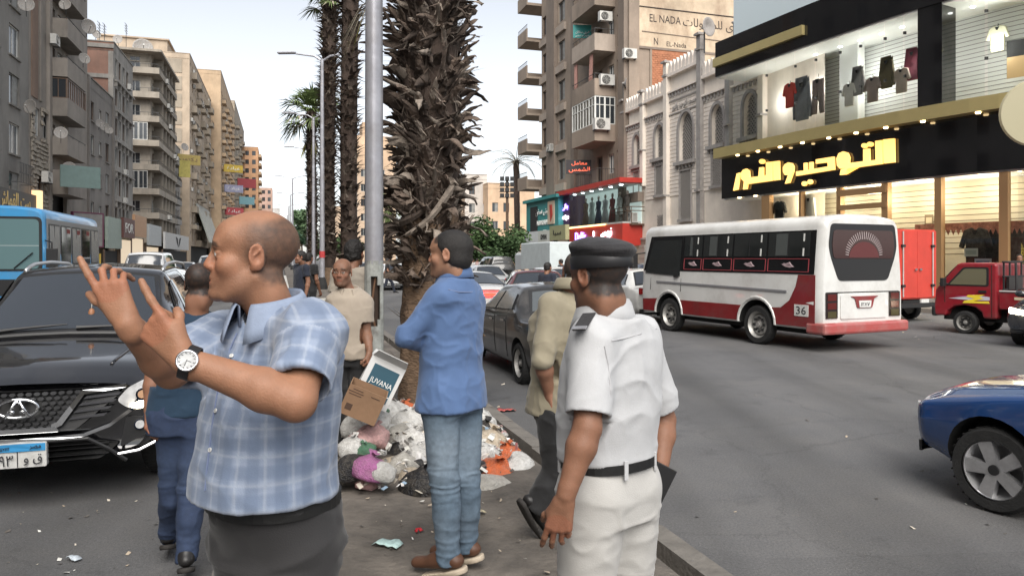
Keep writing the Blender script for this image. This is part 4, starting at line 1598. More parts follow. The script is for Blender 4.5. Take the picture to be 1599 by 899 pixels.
for i in range(5):
 x0,x1=edges[i],edges[i+1]
 cx,az,w,h=wins[i]
 top=tops[i]
 wl=MB()
 arch_wall(wl,x0,x1,0,top,cx,az,w,h,M_MOS)
 wl.build("wall",em)
 k=MB()
 z=5.4
 while z<top-1.25:
  t=0
  if az-.25<z<az+h+.35:
   zz=(z+.1-az)
   hs=h-w*.75
   g=.2
   if zz<hs:
    t=w/2+g
   else:
    q=min(1,max(0,(zz-hs)/(w*.75+g)))
    t=(w/2+g)*math.cos(math.asin(q**1.1))
  elif gr[i][0]-.1<z<gr[i][0]+gr[i][1]+.12:
   t=gr[i][2]/2+.12
  if t>.05:
   k.box(x0+.2,cx-t,-.05,0,z,z+.19,M_MOS2)
   k.box(cx+t,x1-.2,-.05,0,z,z+.19,M_MOS2)
  else:
   k.box(x0+.2,x1-.2,-.05,0,z,z+.19,M_MOS2)
  z+=.225
 o=k.build("stone_courses",em)
 o["kind"]="stuff"
 A,B=arch(w,h,10,cx,az,.02),arch(w,h,10,cx,az,.19)
 k=MB()
 n=len(A)
 vs=[(p[0],-.1,p[1])for p in A]+[(p[0],-.1,p[1])for p in B]+[(p[0],.3,p[1])for p in A]+[(p[0],0,p[1])for p in B]
 k.add(vs,[(j,j+1,n+j+1,n+j)for j in range(n-1)]+[(2*n+j,2*n+j+1,j+1,j)for j in range(n-1)]+[(n+j,n+j+1,3*n+j+1,3*n+j)for j in range(n-1)],M_MOSG if i!=4 else M_MOSG)
 k.build("arch_surround",em)
 lattice(em,cx,az+.02,w,h,.2,True)
 k=MB()
 k.box(cx-w/2-.3,cx+w/2+.3,-.26,0,az-.22,az-.02,M_MOSG)
 for j in range(6):
  xx=cx-w/2-.2+(w+.3)*j/5
  k.box(xx,xx+.1,-.16,0,az-.42,az-.22,M_MOSG)
 k.build("sill",em)
 z,h2,w2=gr[i]
 k=MB()
 for a,b,c,d in((-w2/2-.08,w2/2+.08,h2,h2+.08),(-w2/2-.08,-w2/2,0,h2),(w2/2,w2/2+.08,0,h2)):
  k.box(cx+a,cx+b,-.12,0,z+c,z+d,M_MOSG)
 k.box(cx-w2/2-.15,cx+w2/2+.15,-.2,0,z-.16,z,M_MOSG)
 k.build("grille_frame",em)
 lattice(em,cx,z,w2,h2,-.05,False,pitch=.13)
 k=MB()
 k.box(x0+.2,x1-.2,-.2,0,top-1.15,top-1.05,M_MOS2)
 n=max(6,int((x1-x0)/.36))
 for j in range(n):
  xx=x0+.3+(x1-x0-.7)*j/(n-1)
  k.box(xx,xx+.13,-.14,0,top-1.4,top-1.15,M_MOSG)
 k.box(x0+.2,x1-.2,-.22,.3,top-.18,top,M_MOS2)
 k.build("cornice",em)
 n=max(5,int((x1-x0-.4)/.38))
 for j in range(n):
  xx=x0+.28+(x1-x0-.56)*(j+.5)/n
  w_=(x1-x0-.56)/n*.42
  if('merlon',i in(0,))not in _WIN:
   q=MB()
   q.slab([(-.15,0,0),(.15,0,0),(.15,0,.4),(.07,0,.62),(0,0,.74),(-.07,0,.62),(-.15,0,.4)],(0,-.16,0),M_MOS2)
   _WIN[('merlon',False)]=_WIN[('merlon',True)]=q.mesh("merlon")
  link("merlon",_WIN[('merlon',False)],em,Matrix.Translation((xx,-.04,top)))
k=MB()
cxm=(edges[2]+edges[3])/2
k.box(edges[2]+.2,edges[3]-.2,-.1,0,10.15,10.22,M_MOSG)
k.box(edges[2]+.2,edges[3]-.2,-.1,0,10.92,10.99,M_MOSG)
k.build("inscription_band",em)
link("lettering",text_mesh(arabic("مسجد التوحيد والنور"),2.6,.48,.04,M_MOSG),em,Matrix.Translation((cxm,-.07,10.57)))
for i,x in enumerate(edges):
 big=i in(2,3)
 tp=12.2 if i in(0,1,4,5)else 13.3
 zb_=(3.2 if i in(0,2,3)else 6.3)
 if i==3:
  tp=13.9
 k=MB()
 k.box(x-.2,x+.2,-.27,.02,zb_,tp,M_MOSG if i in(3,4)else M_MOS)
 k.box(x-.25,x+.25,-.33,.02,tp-.8,tp-.68,M_MOSG)
 k.prism([(x-.24,-.42),(x+.24,-.42),(x+.24,.02),(x-.24,.02)],tp,tp+.12,M_MOSG)
 k.add([(x-.15,-.35,tp+.12),(x+.15,-.35,tp+.12),(x+.15,-.05,tp+.12),(x-.15,-.05,tp+.12),(x,-.2,tp+.24)],[(0,1,4),(1,2,4),(2,3,4),(3,0,4)],M_MOSG)
 k.box(x-.22,x+.22,-.41,.02,zb_+2.2,zb_+2.3,M_MOSG)
 k.build("pilaster",em)
k=MB()
wall_grid(k,Lm-edges[5],11.6,[],M_MOS,x0=edges[5])
k.box(0,Lm,-.12,-.02,0,2.9,wallm("brown_dado",(.22,.18,.15)))
k.box(0,Lm,-.16,-.02,2.9,3.02,M_MOSG)
k.box(0,Lm,.4,12,11.0,11.1,M_MOS)
k.build("dado_wall",em)
for x in(1.0,9.0):
 k=MB()
 for i in range(14):
  k.box(x,x+2.0,-.19-.02*(i%2),-.125,.2+.17*i,.37+.17*i,mat("roller_steel",(.3,.28,.26),.6))
 k.build("roller_shutter",em)
lattice(em,X(1032)+.1,3.1,.9,1.25,-.05,False,pitch=.14)
# loudspeakers on the parapet
for px,py,b,r,lab,yaw in((1107,42,21.7,.42,"horn loudspeaker on the tallest mosque pilaster",20),(1153,36,22.5,.36,"second horn loudspeaker on the mosque parapet near the shop",80),(978,130,21.8,.3,"small horn loudspeaker on the far mosque corner",60)):
 a=fa(px,b)
 P=S(a,b,zy(py,a,b))
 k=MB()
 k.lathe([(.06,-.5),(.1,-.42),(.12,-.3),(.2,-.2),(.45,-.06),(.62,0),(.58,.01),(.42,-.04),(.15,-.16),(.0,-.2)],M_MOSG,16)
 o=k.build("loudspeaker",None,Matrix.Translation(P)@Matrix.Rotation(TH+R(yaw),4,'Z')@Matrix.Rotation(R(90),4,'X')@Matrix.Scale(r/.5,4),smooth=True)
 q=MB()
 q.tube([(0,0,-.35),(0,-1.6,-.35)],.05,M_IRON,6)
 q.build("mount",o)
 tag(o,lab,"loudspeaker","mosque loudspeakers")
# ---------------------------------------------------------------- clothes shop on the corner
M_BLKG=mat("black_gloss_panel",(0.006,0.006,0.007),.09,spec=.6,coat=.5)
M_GOLD=mat("gold_strip",(0.52,0.43,0.2),.32,metal=.55,var=.08,vscale=1.0)
M_BRONZE=mat("bronze_post",(0.36,0.22,0.11),.4,metal=.4)
M_SLAT=mat("white_slat_board",(0.72,0.73,0.71),.6)
M_SPOT=mat("warm_spot",(1,.8,.5),.4,emit=(1,.72,.36),estr=5.0)
M_SPOTW=mat("white_spot",(1,1,1),.4,emit=(1,.98,.93),estr=3.0)
M_SIGNL=mat("lit_letters",(1,.8,.35),.4,emit=(1.0,.5,.10),estr=.62)
es=empty("clothes_shop",Vector((SHOP[0].x,SHOP[0].y,0)),"corner clothes shop with black fascia, glowing yellow lettering and glass displays","shop")
OM=Matrix.Translation((-SHOP[0].x,-SHOP[0].y,0))
# fine rounded polyline
pl=[SHOP[0]]
for i in range(1,len(SHOP)-1):
 p0,p1,p2=SHOP[i-1],SHOP[i],SHOP[i+1]
 for t in(.25,.5,.75):
  a=p0.lerp(p1,.5+t/2)if t<.5 else p1.lerp(p2,(t-.5))
  pl.append(p0.lerp(p1,.75).lerp(p1.lerp(p2,.25),t)if True else a)
pl.append(SHOP[-1])
def band(poly,o0,o1,z0,z1,m,name,parent=es):
 """closed band between two offsets of the shop line (positive towards the road)"""
 A,B=offs(poly,o0),offs(poly,o1)
 k=MB()
 n=len(A)
 vs=[(p.x,p.y,z)for z in(z0,z1)for p in B]+[(p.x,p.y,z)for z in(z0,z1)for p in A]
 f=[]
 for i in range(n-1):
  f+=[(i,i+1,n+i+1,n+i),(2*n+i+1,2*n+i,3*n+i,3*n+i+1),(n+i,n+i+1,3*n+i+1,3*n+i),(i+1,i,2*n+i,2*n+i+1)]
 f+=[(0,n,3*n,2*n),(n-1,3*n-1,4*n-1,2*n-1)]
 k.add(vs,f,m)
 return k.build(name,parent,OM)
band(pl,-.3,0.12,4.62,6.55,M_BLKG,"fascia")
band(pl,-1.9,.62,6.55,7.02,M_GOLD,"gold_strip")
band(pl,-.4,.5,10.5,12.15,M_BLKG,"upper_fascia")
band(pl,-1.9,.44,10.44,10.5,M_SLAT,"display_ceiling")
band(pl,-1.5,-.02,4.56,4.62,M_SLAT,"shop_ceiling")
half=[p for p in pl if p.y>29.6]
band(half,.5,.66,10.95,11.35,M_GOLD,"gold_trim")
band(pl,-2.2,-.6,12.15,15.5,mat("pale_blue_cladding",(.55,.63,.66),.3),"upper_wall")
band(pl,-1.85,-1.75,6.95,10.44,M_SLAT,"display_wall")
band(pl,-1.75,-1.6,.3,4.56,mat("shop_wall",(.55,.5,.4),.7),"shop_wall")
band(pl,-1.6,.1,.14,.32,M_MOSG,"plinth")
# slat grooves
k=MB()
G1=offs(pl,-1.74)
for i in range(21):
 z=7.15+.16*i
 for j in range(len(G1)-1):
  a,b=G1[j],G1[j+1]
  k.add([(a.x,a.y,z),(b.x,b.y,z),(b.x,b.y,z+.022),(a.x,a.y,z+.022)],[(0,1,2,3)],M_SHUTG)
G1=offs(pl,-1.59)
for i in range(13):
 z=1.9+.2*i
 for j in range(len(G1)-1):
  a,b=G1[j],G1[j+1]
  k.add([(a.x,a.y,z),(b.x,b.y,z),(b.x,b.y,z+.02),(a.x,a.y,z+.02)],[(0,1,2,3)],M_BROWNF)
o=k.build("slat_grooves",es,OM)
o["kind"]="stuff"
def along(px):
 """point on the shop line seen at a column of the photograph, with its tangent"""
 k_=(px-CX)/FPX
 for a,b in zip(pl[:-1],pl[1:]):
  fa_,fb_=a.x-k_*a.y,b.x-k_*b.y
  if fa_*fb_<=0:
   t=fa_/(fa_-fb_)
   return a.lerp(b,t),(b-a).normalized()
 return pl[-1],(pl[-1]-pl[-2]).normalized()
# glass panes, mullions and patch fittings
def shop_glass(px0,px1,z0,z1,off):
 (p,t),(q,u)=along(px0),along(px1)
 nrm=Vector((-abs((q-p).y),-abs((q-p).x))).normalized()
 p,q=p+nrm*off,q+nrm*off
 k=MB()
 d=nrm*.012
 k.add([(p.x,p.y,z0),(q.x,q.y,z0),(q.x,q.y,z1),(p.x,p.y,z1)],[(0,1,2,3)],M_CLEAR)
 k.build("glass_pane",es,OM)
up=[1142,1172,1205,1250,1282,1320,1352,1390,1420,1449]
for a,b in zip(up[:-1],up[1:]):
 shop_glass(a,b-1,7.02,10.44,.3)
for a,b in((1478,1546),(1547,1640)):
 shop_glass(a,b-1,7.02,10.44,.3)
M_FIT=mat("black_fitting",(.02,.02,.02),.4)
k=MB()
k.cbox((0,0,0),(.1,.05,.1),M_FIT)
fit=k.mesh("glass_fitting")
for px in up[2:-1]+[1546]:
 p,t=along(px)
 nrm=Vector((-abs(t.y),-abs(t.x)))
 for z in(9.85,8.3):
  link("glass_fitting",fit,es,OM@Matrix.Translation((p.x+nrm.x*.28,p.y+nrm.y*.28,z)))
def post(px,z0,z1,w,off,m,name,d=.3):
 p,t=along(px)
 ang=math.atan2(t.y,t.x)
 k=MB()
 k.box(-w/2,w/2,-d,d,z0,z1,m)
 nrm=Vector((-abs(t.y),-abs(t.x)))
 return k.build(name,es,OM@Matrix.Translation((p.x+nrm.x*off,p.y+nrm.y*off,0))@Matrix.Rotation(ang,4,'Z'))
post(1463,7.02,10.5,.85,.02,M_BLKG,"pillar",.42)
post(1297,7.02,10.44,.9,-1.2,M_SLAT,"pillar",.2)
for px,w in((1197,.5),(1251,.14),(1311,.2),(1383,.26),(1466,.24),(1568,.26)):
 post(px,.32,4.56,w,-.05,M_BRONZE,"door_post",.12)
gl_=[1197,1251,1311,1383,1466,1568,1640]
for a,b in zip(gl_[:-1],gl_[1:]):
 shop_glass(a+2,b-2,.35,4.5,-.1)
p,t=along(1347)
k=MB()
k.box(-1.1,1.1,-.1,.05,3.65,3.85,M_BRONZE)
k.box(-1.1,1.1,-.1,.05,4.2,4.45,M_BRONZE)
k.build("door_head",es,OM@Matrix.Translation((p.x,p.y,0))@Matrix.Rotation(math.atan2(t.y,t.x),4,'Z'))
# spots: a row under the gold strip, one under the fascia, one in the upper display
sp=MB()
sp.lathe([(0,-.05),(.07,-.045),(.085,0)],M_SPOT,10)
spw=MB()
spw.lathe([(0,-.05),(.07,-.045),(.085,0)],M_SPOTW,10)
sp,spw=sp.mesh("spot_lamp"),spw.mesh("spot_lamp")
def set_spot(px,off,z,me,name="spot_lamp"):
 p,t=along(px)
 nrm=Vector((-abs(t.y),-abs(t.x)))
 link(name,me,es,OM@Matrix.Translation((p.x+nrm.x*off,p.y+nrm.y*off,z)))
for px in(1163,1195,1230,1265,1306,1349,1395,1452,1536):
 set_spot(px,.42,6.55,sp)
for px in(1155,1180,1240,1275,1315,1357,1402,1524,1590):
 set_spot(px,-.18 if px>1200 else.02,4.60 if px>1200 else 4.62,sp)
for px in(1253,1291,1322,1355,1388,1430,1500,1560):
 set_spot(px,-.75,10.45,spw)
# real lamps inside the lit displays
for px,z,off,w in((1190,8.9,-.7,22),(1250,8.9,-.7,30),(1330,8.9,-.7,36),(1405,8.9,-.7,36),(1540,8.9,-.7,42),(1225,4.0,-.7,24),(1280,4.0,-.7,30),(1347,4.0,-.7,34),(1425,4.0,-.7,40),(1520,4.0,-.7,40)):
 p,t=along(px)
 nrm=Vector((-abs(t.y),-abs(t.x)))
 ld=bpy.data.lights.new("shop_light",'POINT')
 ld.energy=w
 ld.color=(1,.97,.92)if z>8 else(1,.84,.6)
 ld.shadow_soft_size=.3
 lo_=bpy.data.objects.new("shop_light",ld)
 COL.objects.link(lo_)
 lo_.parent=es
 lo_.location=OM@Vector((p.x+nrm.x*off,p.y+nrm.y*off,z))
# the round disc at the edge
p,t=along(1592)
k=MB()
k.lathe([(0,-.06),(.95,-.05),(1.0,0),(.95,.05),(0,.06)],mat("cream_disc",(.34,.31,.2),.5),40)
tag(k.build("round_sign",None,Matrix.Translation(G(1622,21.4,5.96))@Matrix.Rotation(R(-20),4,'Z')@Matrix.Rotation(R(90),4,'X'),smooth=False),"blank cream round sign at the corner of the black fascia","sign")
# lettering of the fascia, cut as flat shapes in panel units of the photograph, laid on the fascia line
LET=[[(916,123),(970,117),(972,236),(920,242)],[(878,130),(908,126),(910,244),(706,272),(700,300),(726,297),(738,262),(700,268),(686,252),(683,218),(694,192),(716,182),(738,190),(747,212),(744,240),(818,231),(818,170),(846,168),(848,228),(880,224)],[(668,208),(671,273),(481,304),(481,282),(520,277),(519,240),(533,238),(534,275),(548,273),(547,236),(562,234),(562,270),(640,257),(639,236),(580,243),(580,222)],[(415,262),(424,246),(441,237),(458,241),(467,256),(466,282),(446,338),(425,343),(441,300),(425,300),(416,285)],[(366,232),(394,229),(396,323),(368,327)],[(330,236),(358,233),(358,328),(236,345),(231,370),(214,372),(219,332),(206,320),(204,290),(214,274),(230,268),(243,278),(246,312),(292,306),(296,262),(314,260),(314,303),(330,300)],[(183,292),(198,288),(186,372),(165,378)],]
DOTS=[(822,153,14,12),(850,146,14,12),(520,343,11,12),(549,334,11,12),(308,232,13,12)]
k=MB()
Z_=499/1599
def on_fascia(x,y,off=.16):
 px,py=1100+x*Z_,180+y*Z_
 p,t=along(px)
 nrm=Vector((-abs(t.y),-abs(t.x)))
 q=p+nrm*off
 return Vector((q.x,q.y,CAMZ-(py-CY)/FPX*q.y)),Vector((nrm.x,nrm.y,0))
for poly_ in LET:
 pts=[on_fascia(*p)[0]for p in poly_]
 nn=on_fascia(*poly_[0])[1]
 k.slab(pts[::-1],nn*.1,M_SIGNL)
for x,y,rx,ry in DOTS:
 pts=[on_fascia(x+dx,y+dy)[0]for dx,dy in ell(0,0,rx,ry,12)]
 k.slab(pts[::-1],on_fascia(x,y)[1]*.1,M_SIGNL)
k.build("lettering",es,OM)
# garments pinned on the slat wall
def garment(px,py,h,kind,m,label,off=-1.5):
 p,t=along(px)
 nrm=Vector((-abs(t.y),-abs(t.x),0))
 q=Vector((p.x,p.y,0))+nrm*off
 q.x=(px-CX)/FPX*q.y
 z=CAMZ-(py-CY)/FPX*q.y
 ang=math.atan2(t.y,t.x)
 k=MB()
 if kind=='shirt':
  out=[(-.5,1),(-.16,1.08),(0,1.0),(.16,1.08),(.5,1),(.72,.55),(.52,.5),(.42,.68),(.4,-.02),(-.4,-.02),(-.42,.68),(-.52,.5),(-.72,.55)]
 elif kind=='long':
  out=[(-.45,1),(-.14,1.06),(0,1.0),(.14,1.06),(.45,1),(.62,.3),(.6,.02),(.47,.02),(.42,.6),(.4,-.04),(-.4,-.04),(-.42,.6),(-.47,.02),(-.6,.02),(-.62,.3)]
 else:
  out=[(-.32,1),(.32,1),(.36,.0),(.1,.0),(.0,.6),(-.1,.0),(-.36,.0)]
 w=h*(.62 if kind!='long' else.55)
 k.slab([(a*w,0,(b-.5)*h)for a,b in out],(0,-.1,0),m)
 o=k.build("garment",None,Matrix.Translation((q.x,q.y,z))@Matrix.Rotation(ang,4,'Z'),bevel=.03)
 c=MB()
 c.slab([(-.12*w,-.11,.5*h),(.12*w,-.11,.5*h),(.05*w,-.11,.38*h),(-.05*w,-.11,.38*h)],(0,-.02,0),M_DARK)
 c.tube([(0,-.05,.56*h),(.03,-.05,.62*h),(0,-.05,.66*h)],.012,M_DARK,5)
 c.build("collar",o)
 tag(o,label,"garment","clothes pinned up in the upper display")
def plaid_mat(name,c1,c2,s=9):
 m=mat(name,c1,.85)
 nt=m.node_tree
 N,L=nt.nodes,nt.links
 b=N["Principled BSDF"]
 tc=N.new("ShaderNodeTexCoord")
 prev=None
 for ax in('X','Z'):
  w=N.new("ShaderNodeTexWave")
  w.bands_direction=ax
  w.inputs["Scale"].default_value=s
  L.new(tc.outputs["Object"],w.inputs["Vector"])
  mx=N.new("ShaderNodeMix")
  mx.data_type='RGBA'
  r=N.new("ShaderNodeMath")
  r.operation='MULTIPLY'
  r.inputs[1].default_value=.6
  L.new(w.outputs["Fac"],r.inputs[0])
  L.new(r.outputs[0],mx.inputs[0])
  if prev:
   L.new(prev,mx.inputs[6])
  else:
   mx.inputs[6].default_value=(*c1,1)
  mx.inputs[7].default_value=(*c2,1)
  prev=mx.outputs[2]
 L.new(prev,b.inputs["Base Color"])
 return m
for px,py,h,kd,m,lab in((1235,150,1.0,'shirt',mat("red_cloth",(.4,.04,.03),.85,var=.1),"small red shirt pinned farthest along the upper display"),(1254,158,1.55,'long',mat("slate_cloth",(.16,.17,.19),.85,var=.2),"slate grey jacket and trousers pinned beside the red shirt"),(1279,151,1.45,'trousers',mat("grey_brown_cloth",(.2,.16,.15),.85,var=.2),"grey brown trousers pinned before the white pillar"),(1328,149,.85,'shirt',mat("white_cloth",(.55,.53,.5),.85,var=.1),"white shirt pinned lowest past the pillar"),(1341,129,.95,'long',plaid_mat("dark_plaid",(.05,.05,.06),(.45,.43,.42)),"black and white checked shirt pinned high"),(1364,141,.9,'shirt',mat("taupe_cloth",(.28,.22,.2),.85,var=.1),"taupe polo shirt pinned between two checked shirts"),(1386,116,1.0,'long',plaid_mat("olive_plaid",(.16,.12,.05),(.05,.05,.04)),"olive checked shirt pinned in the upper display"),(1409,127,.85,'shirt',mat("beige_cloth",(.38,.31,.26),.85,var=.1),"beige polo shirt pinned next to the wine checked one"),(1426,103,.98,'long',plaid_mat("wine_plaid",(.25,.03,.05),(.08,.03,.05)),"wine red checked shirt pinned nearest the black pillar"),(1559,62,.8,'shirt',mat("pale_yellow_cloth",(.5,.48,.34),.85,var=.1),"pale yellow shirt pinned alone past the black pillar")):
 garment(px,py,h,kd,m,lab)
garment(1219,334,1.0,'shirt',mat("black_cloth",(.03,.03,.03),.85),"black jacket in the ground floor window by the bronze post",off=-.9)
garment(1265,330,1.1,'long',mat("white_gown",(.6,.58,.55),.85),"white robe in the ground floor window of the shop",off=-.9)
# pictures, pennant bunting and the yellow ring-patterned curtain inside
p,t=along(1592)
q=Vector((p.x,p.y,0))+Vector((-abs(t.y),-abs(t.x),0))*-1.4
k=MB()
k.box(-.35,.35,-.06,0,-.7,.0,mat("tan_poster",(.45,.3,.14),.6))
k.box(-.35,.35,-.06,0,.0,.55,M_DARK)
tag(k.build("poster",None,Matrix.Translation(G(1592,q.y,zy(0,0,0)if False else CAMZ+(402-88)/FPX*q.y))@Matrix.Rotation(math.atan2(t.y,t.x),4,'Z')),"tan and black poster inside the upper display beside the disc","poster")
M_BUN=mat("bunting_cloth",(.33,.14,.1),.85,var=.5,vscale=7)
k=MB()
pts=[1420+8*i for i in range(23)]
for i in range(len(pts)-1):
 A,B=on_fascia((pts[i]-1100)/Z_,0,-.35)[0],on_fascia((pts[i+1]-1100)/Z_,0,-.35)[0]
 for p_ in(A,B):
  p_.z=2.98
 C=(A+B)/2
 k.slab([A,B,B+Vector((0,0,-.22)),C+Vector((0,0,-.42)),A+Vector((0,0,-.22))],(0,.02,0),M_BUN)
tag(k.build("bunting",None),"rust red patterned bunting strung inside the shop window","bunting")
M_RING=mat("yellow_ring_cloth",(.36,.27,.05),.85)
nt=M_RING.node_tree
N,L=nt.nodes,nt.links
tc,vo,rp=N.new("ShaderNodeTexCoord"),N.new("ShaderNodeTexVoronoi"),N.new("ShaderNodeValToRGB")
vo.inputs["Scale"].default_value=2.6
vo.inputs["Randomness"].default_value=.25
vo.distance='EUCLIDEAN'
L.new(tc.outputs["Object"],vo.inputs["Vector"])
L.new(vo.outputs["Distance"],rp.inputs[0])
rp.color_ramp.interpolation='CONSTANT'
cr=rp.color_ramp
cr.elements[0].position,cr.elements[0].color=0,(.18,.12,.03,1)
cr.elements[1].position,cr.elements[1].color=.13,(.48,.36,.07,1)
for pos,c_ in((.24,(.22,.16,.03,1)),(.33,(.42,.32,.08,1)),(.46,(.3,.24,.07,1))):
 e_=cr.elements.new(pos)
 e_.color=c_
L.new(rp.outputs[0],N["Principled BSDF"].inputs["Base Color"])
A,B=on_fascia((1500-1100)/Z_,0,-.95)[0],on_fascia((1634-1100)/Z_,0,-.95)[0]
k=MB()
d=(B-A)
n=40
vs=[]
for i in range(n+1):
 q=A+d*i/n+Vector((.25,.6,0)).normalized()*.06*math.sin(i*1.3)
 for z in(.4,2.35):
  vs.append((q.x,q.y,z if z<1 else z+(.25 if i>6 else-.6)))
k.add(vs,[(2*i,2*i+2,2*i+3,2*i+1)for i in range(n)],M_RING)
o=k.build("curtain",None,smooth=True)
tag(o,"yellow curtain with ring pattern behind the shop glass","curtain")
for i,(px,py,w,h,c_,lab)in enumerate(((1509,394,.42,.28,(.6,.68,.66),"pale green notice on the yellow curtain"),(1529,411,.5,.32,(.5,.6,.7),"white and blue notice on the shop glass"),(1411,344,.3,.42,(.2,.15,.1),"small framed picture on the slat wall"))):
 A,nn=on_fascia((px-1100)/Z_,(py-180)/Z_,-.3 if i<2 else-1.45)
 k=MB()
 k.box(-w/2,w/2,-.02,0,-h/2,h/2,mat("notice%d"%i,c_,.6))
 k.box(-w/2+.05,w/2-.05,-.025,-.02,-h/4,h/4,mat("notice_print%d"%i,((.4,.5,.48),(.08,.2,.4),(.5,.42,.3))[i],.6))
 tag(k.build("notice",None,Matrix.Translation(A)@Matrix.Rotation(R(-50),4,'Z')),lab,"notice")
# hanging dark garments over the curtain
for px,lab in((1525,"dark patterned dress hanging first before the yellow curtain"),(1547,"dark patterned dress hanging second before the yellow curtain"),(1577,"dark patterned dress hanging beyond the white post")):
 garment(px,388,1.25,'shirt',mat("dark_print",(.05,.045,.04),.85,var=.6,vscale=9),lab,off=-.8)
# ---------------------------------------------------------------- blocks far down the right side
M_FAR1=wallm("far_white_plaster",(.5,.46,.42),amt=.2)
M_FAR2=wallm("far_beige_plaster",(.48,.36,.26),amt=.2)
M_FAR3=wallm("far_peach_sunwarm_plaster",(.52,.37,.25),amt=.2)
for px,Y,L,D,py,m,em_,lab,cat in((558,150,7.8,12,212,M_FAR2,M_FAR1,"tall far tower with an orange top seen either side of the lamp pole","building"),(513,190,6,12,322,M_FAR2,M_FAR2,"lower beige block glimpsed between the two palm trunks","building"),(726,122,3.8,10,272,M_FAR1,M_FAR2,"pale tower just beyond the big palm trunk","building"),(762,120,8.0,12,286,M_FAR3,M_FAR3,"peach coloured block beyond the floodlight mast","building")):
 H=CAMZ+(402-py)/FPX*Y
 nf=int((H-3)/3)
 ops=[(.7+1.9*i,3.2+3*f,1.0,1.5,('brown','alu','half')[(i+f)%3])for f in range(nf)for i in range(int((L-.6)/1.9))]
 block("apartment_tower",lab,fac(G(px,Y),(math.cos(TH),math.sin(TH))),L,D,H,m,ops,side=em_,end=em_,side_ops=[(1+2.4*i,3.2+3*f,1.2,1.5,'brown')for f in range(nf)for i in range(int(D/2.5))])
 if px==558:
  k=MB()
  k.box(1.2,4.2,2,8,H,H+3.2,M_FAR3)
  k.box(-.05,L+.05,-.06,.0,H-6.5,H,M_FAR3)  # peach band: warm sunlight on the tower's top put in as colour
  tag(k.build("penthouse",[o for o in bpy.data.objects if o.get("label")==lab][0]))
# low wall with a chequered panel, behind the traffic
k=MB()
k.box(0,7,0,.3,0,2.6,M_R1D)
lw=tag(k.build("boundary_wall",None,fac(G(762,75),(1,0))),"low brown wall behind the green tree and traffic","wall")
k=MB()
k.box(0,2.4,0,.15,0,2.3,mat("chalk_white",(.6,.58,.55),.7))
for i in range(3):
 for j in range(3):
  if(i+j)%2==0:
   cx,cz=.4+.8*i,.4+.75*j
   k.slab([(cx-.4,-.02,cz),(cx,-.02,cz-.38),(cx+.4,-.02,cz),(cx,-.02,cz+.38)],(0,-.01,0),M_DARK)
tag(k.build("chequered_panel",None,fac(G(784,69),(1,.05))),"black and white diamond chequered panel by the low wall","panel")
# ---------------------------------------------------------------- vehicles
M_TYRE=mat("tyre_rubber",(0.018,0.018,0.018),.85,var=.3,vscale=14,bump=.3,bscale=60)
M_RIM=mat("alloy_rim",(.55,.55,.56),.3,metal=.8,var=.2,vscale=9)
M_STEEL=mat("steel_rim",(.4,.39,.37),.45,metal=.5,var=.3,vscale=9)
M_CHR=mat("chrome",(.72,.73,.75),.08,metal=1.0)
M_PLAS=mat("black_plastic",(.016,.016,.017),.5)
M_CARG=mat("car_glass",(.022,.027,.034),.03,spec=.9,coat=.6)
M_LAMPC=mat("lamp_glass",(.5,.5,.5),.08,spec=.8,var=.25,vscale=18)
M_TAIL=mat("tail_lamp",(.3,.01,.01),.15)
M_TAILON=mat("tail_lamp_lit",(.8,.05,.03),.2,emit=(1,.05,.03),estr=1.6)
M_HEADON=mat("headlamp_lit",(1,.95,.85),.2,emit=(1,.85,.6),estr=9.0)
M_AMBER=mat("amber_lamp",(.6,.2,.02),.2)
M_PLATEW=mat("plate_white",(.62,.62,.6),.5,dirt=(.3,.28,.25),dirt_amt=.6,dscale=12)
M_PLATEB=mat("plate_blue",(.04,.27,.55),.5)
M_INK=mat("plate_ink",(.02,.02,.025),.6)
M_UNDER=mat("underbody",(.01,.01,.01),.9)
def paint(n,c,dust=.35,rough=.22):
 return mat("paint_"+n,c,rough,coat=.8,var=.08,vscale=2,dirt=(.22,.2,.18),dirt_amt=dust,dscale=2.2)
def sm(t):
 t=np.clip(t,0,1)
 return t*t*(3-2*t)
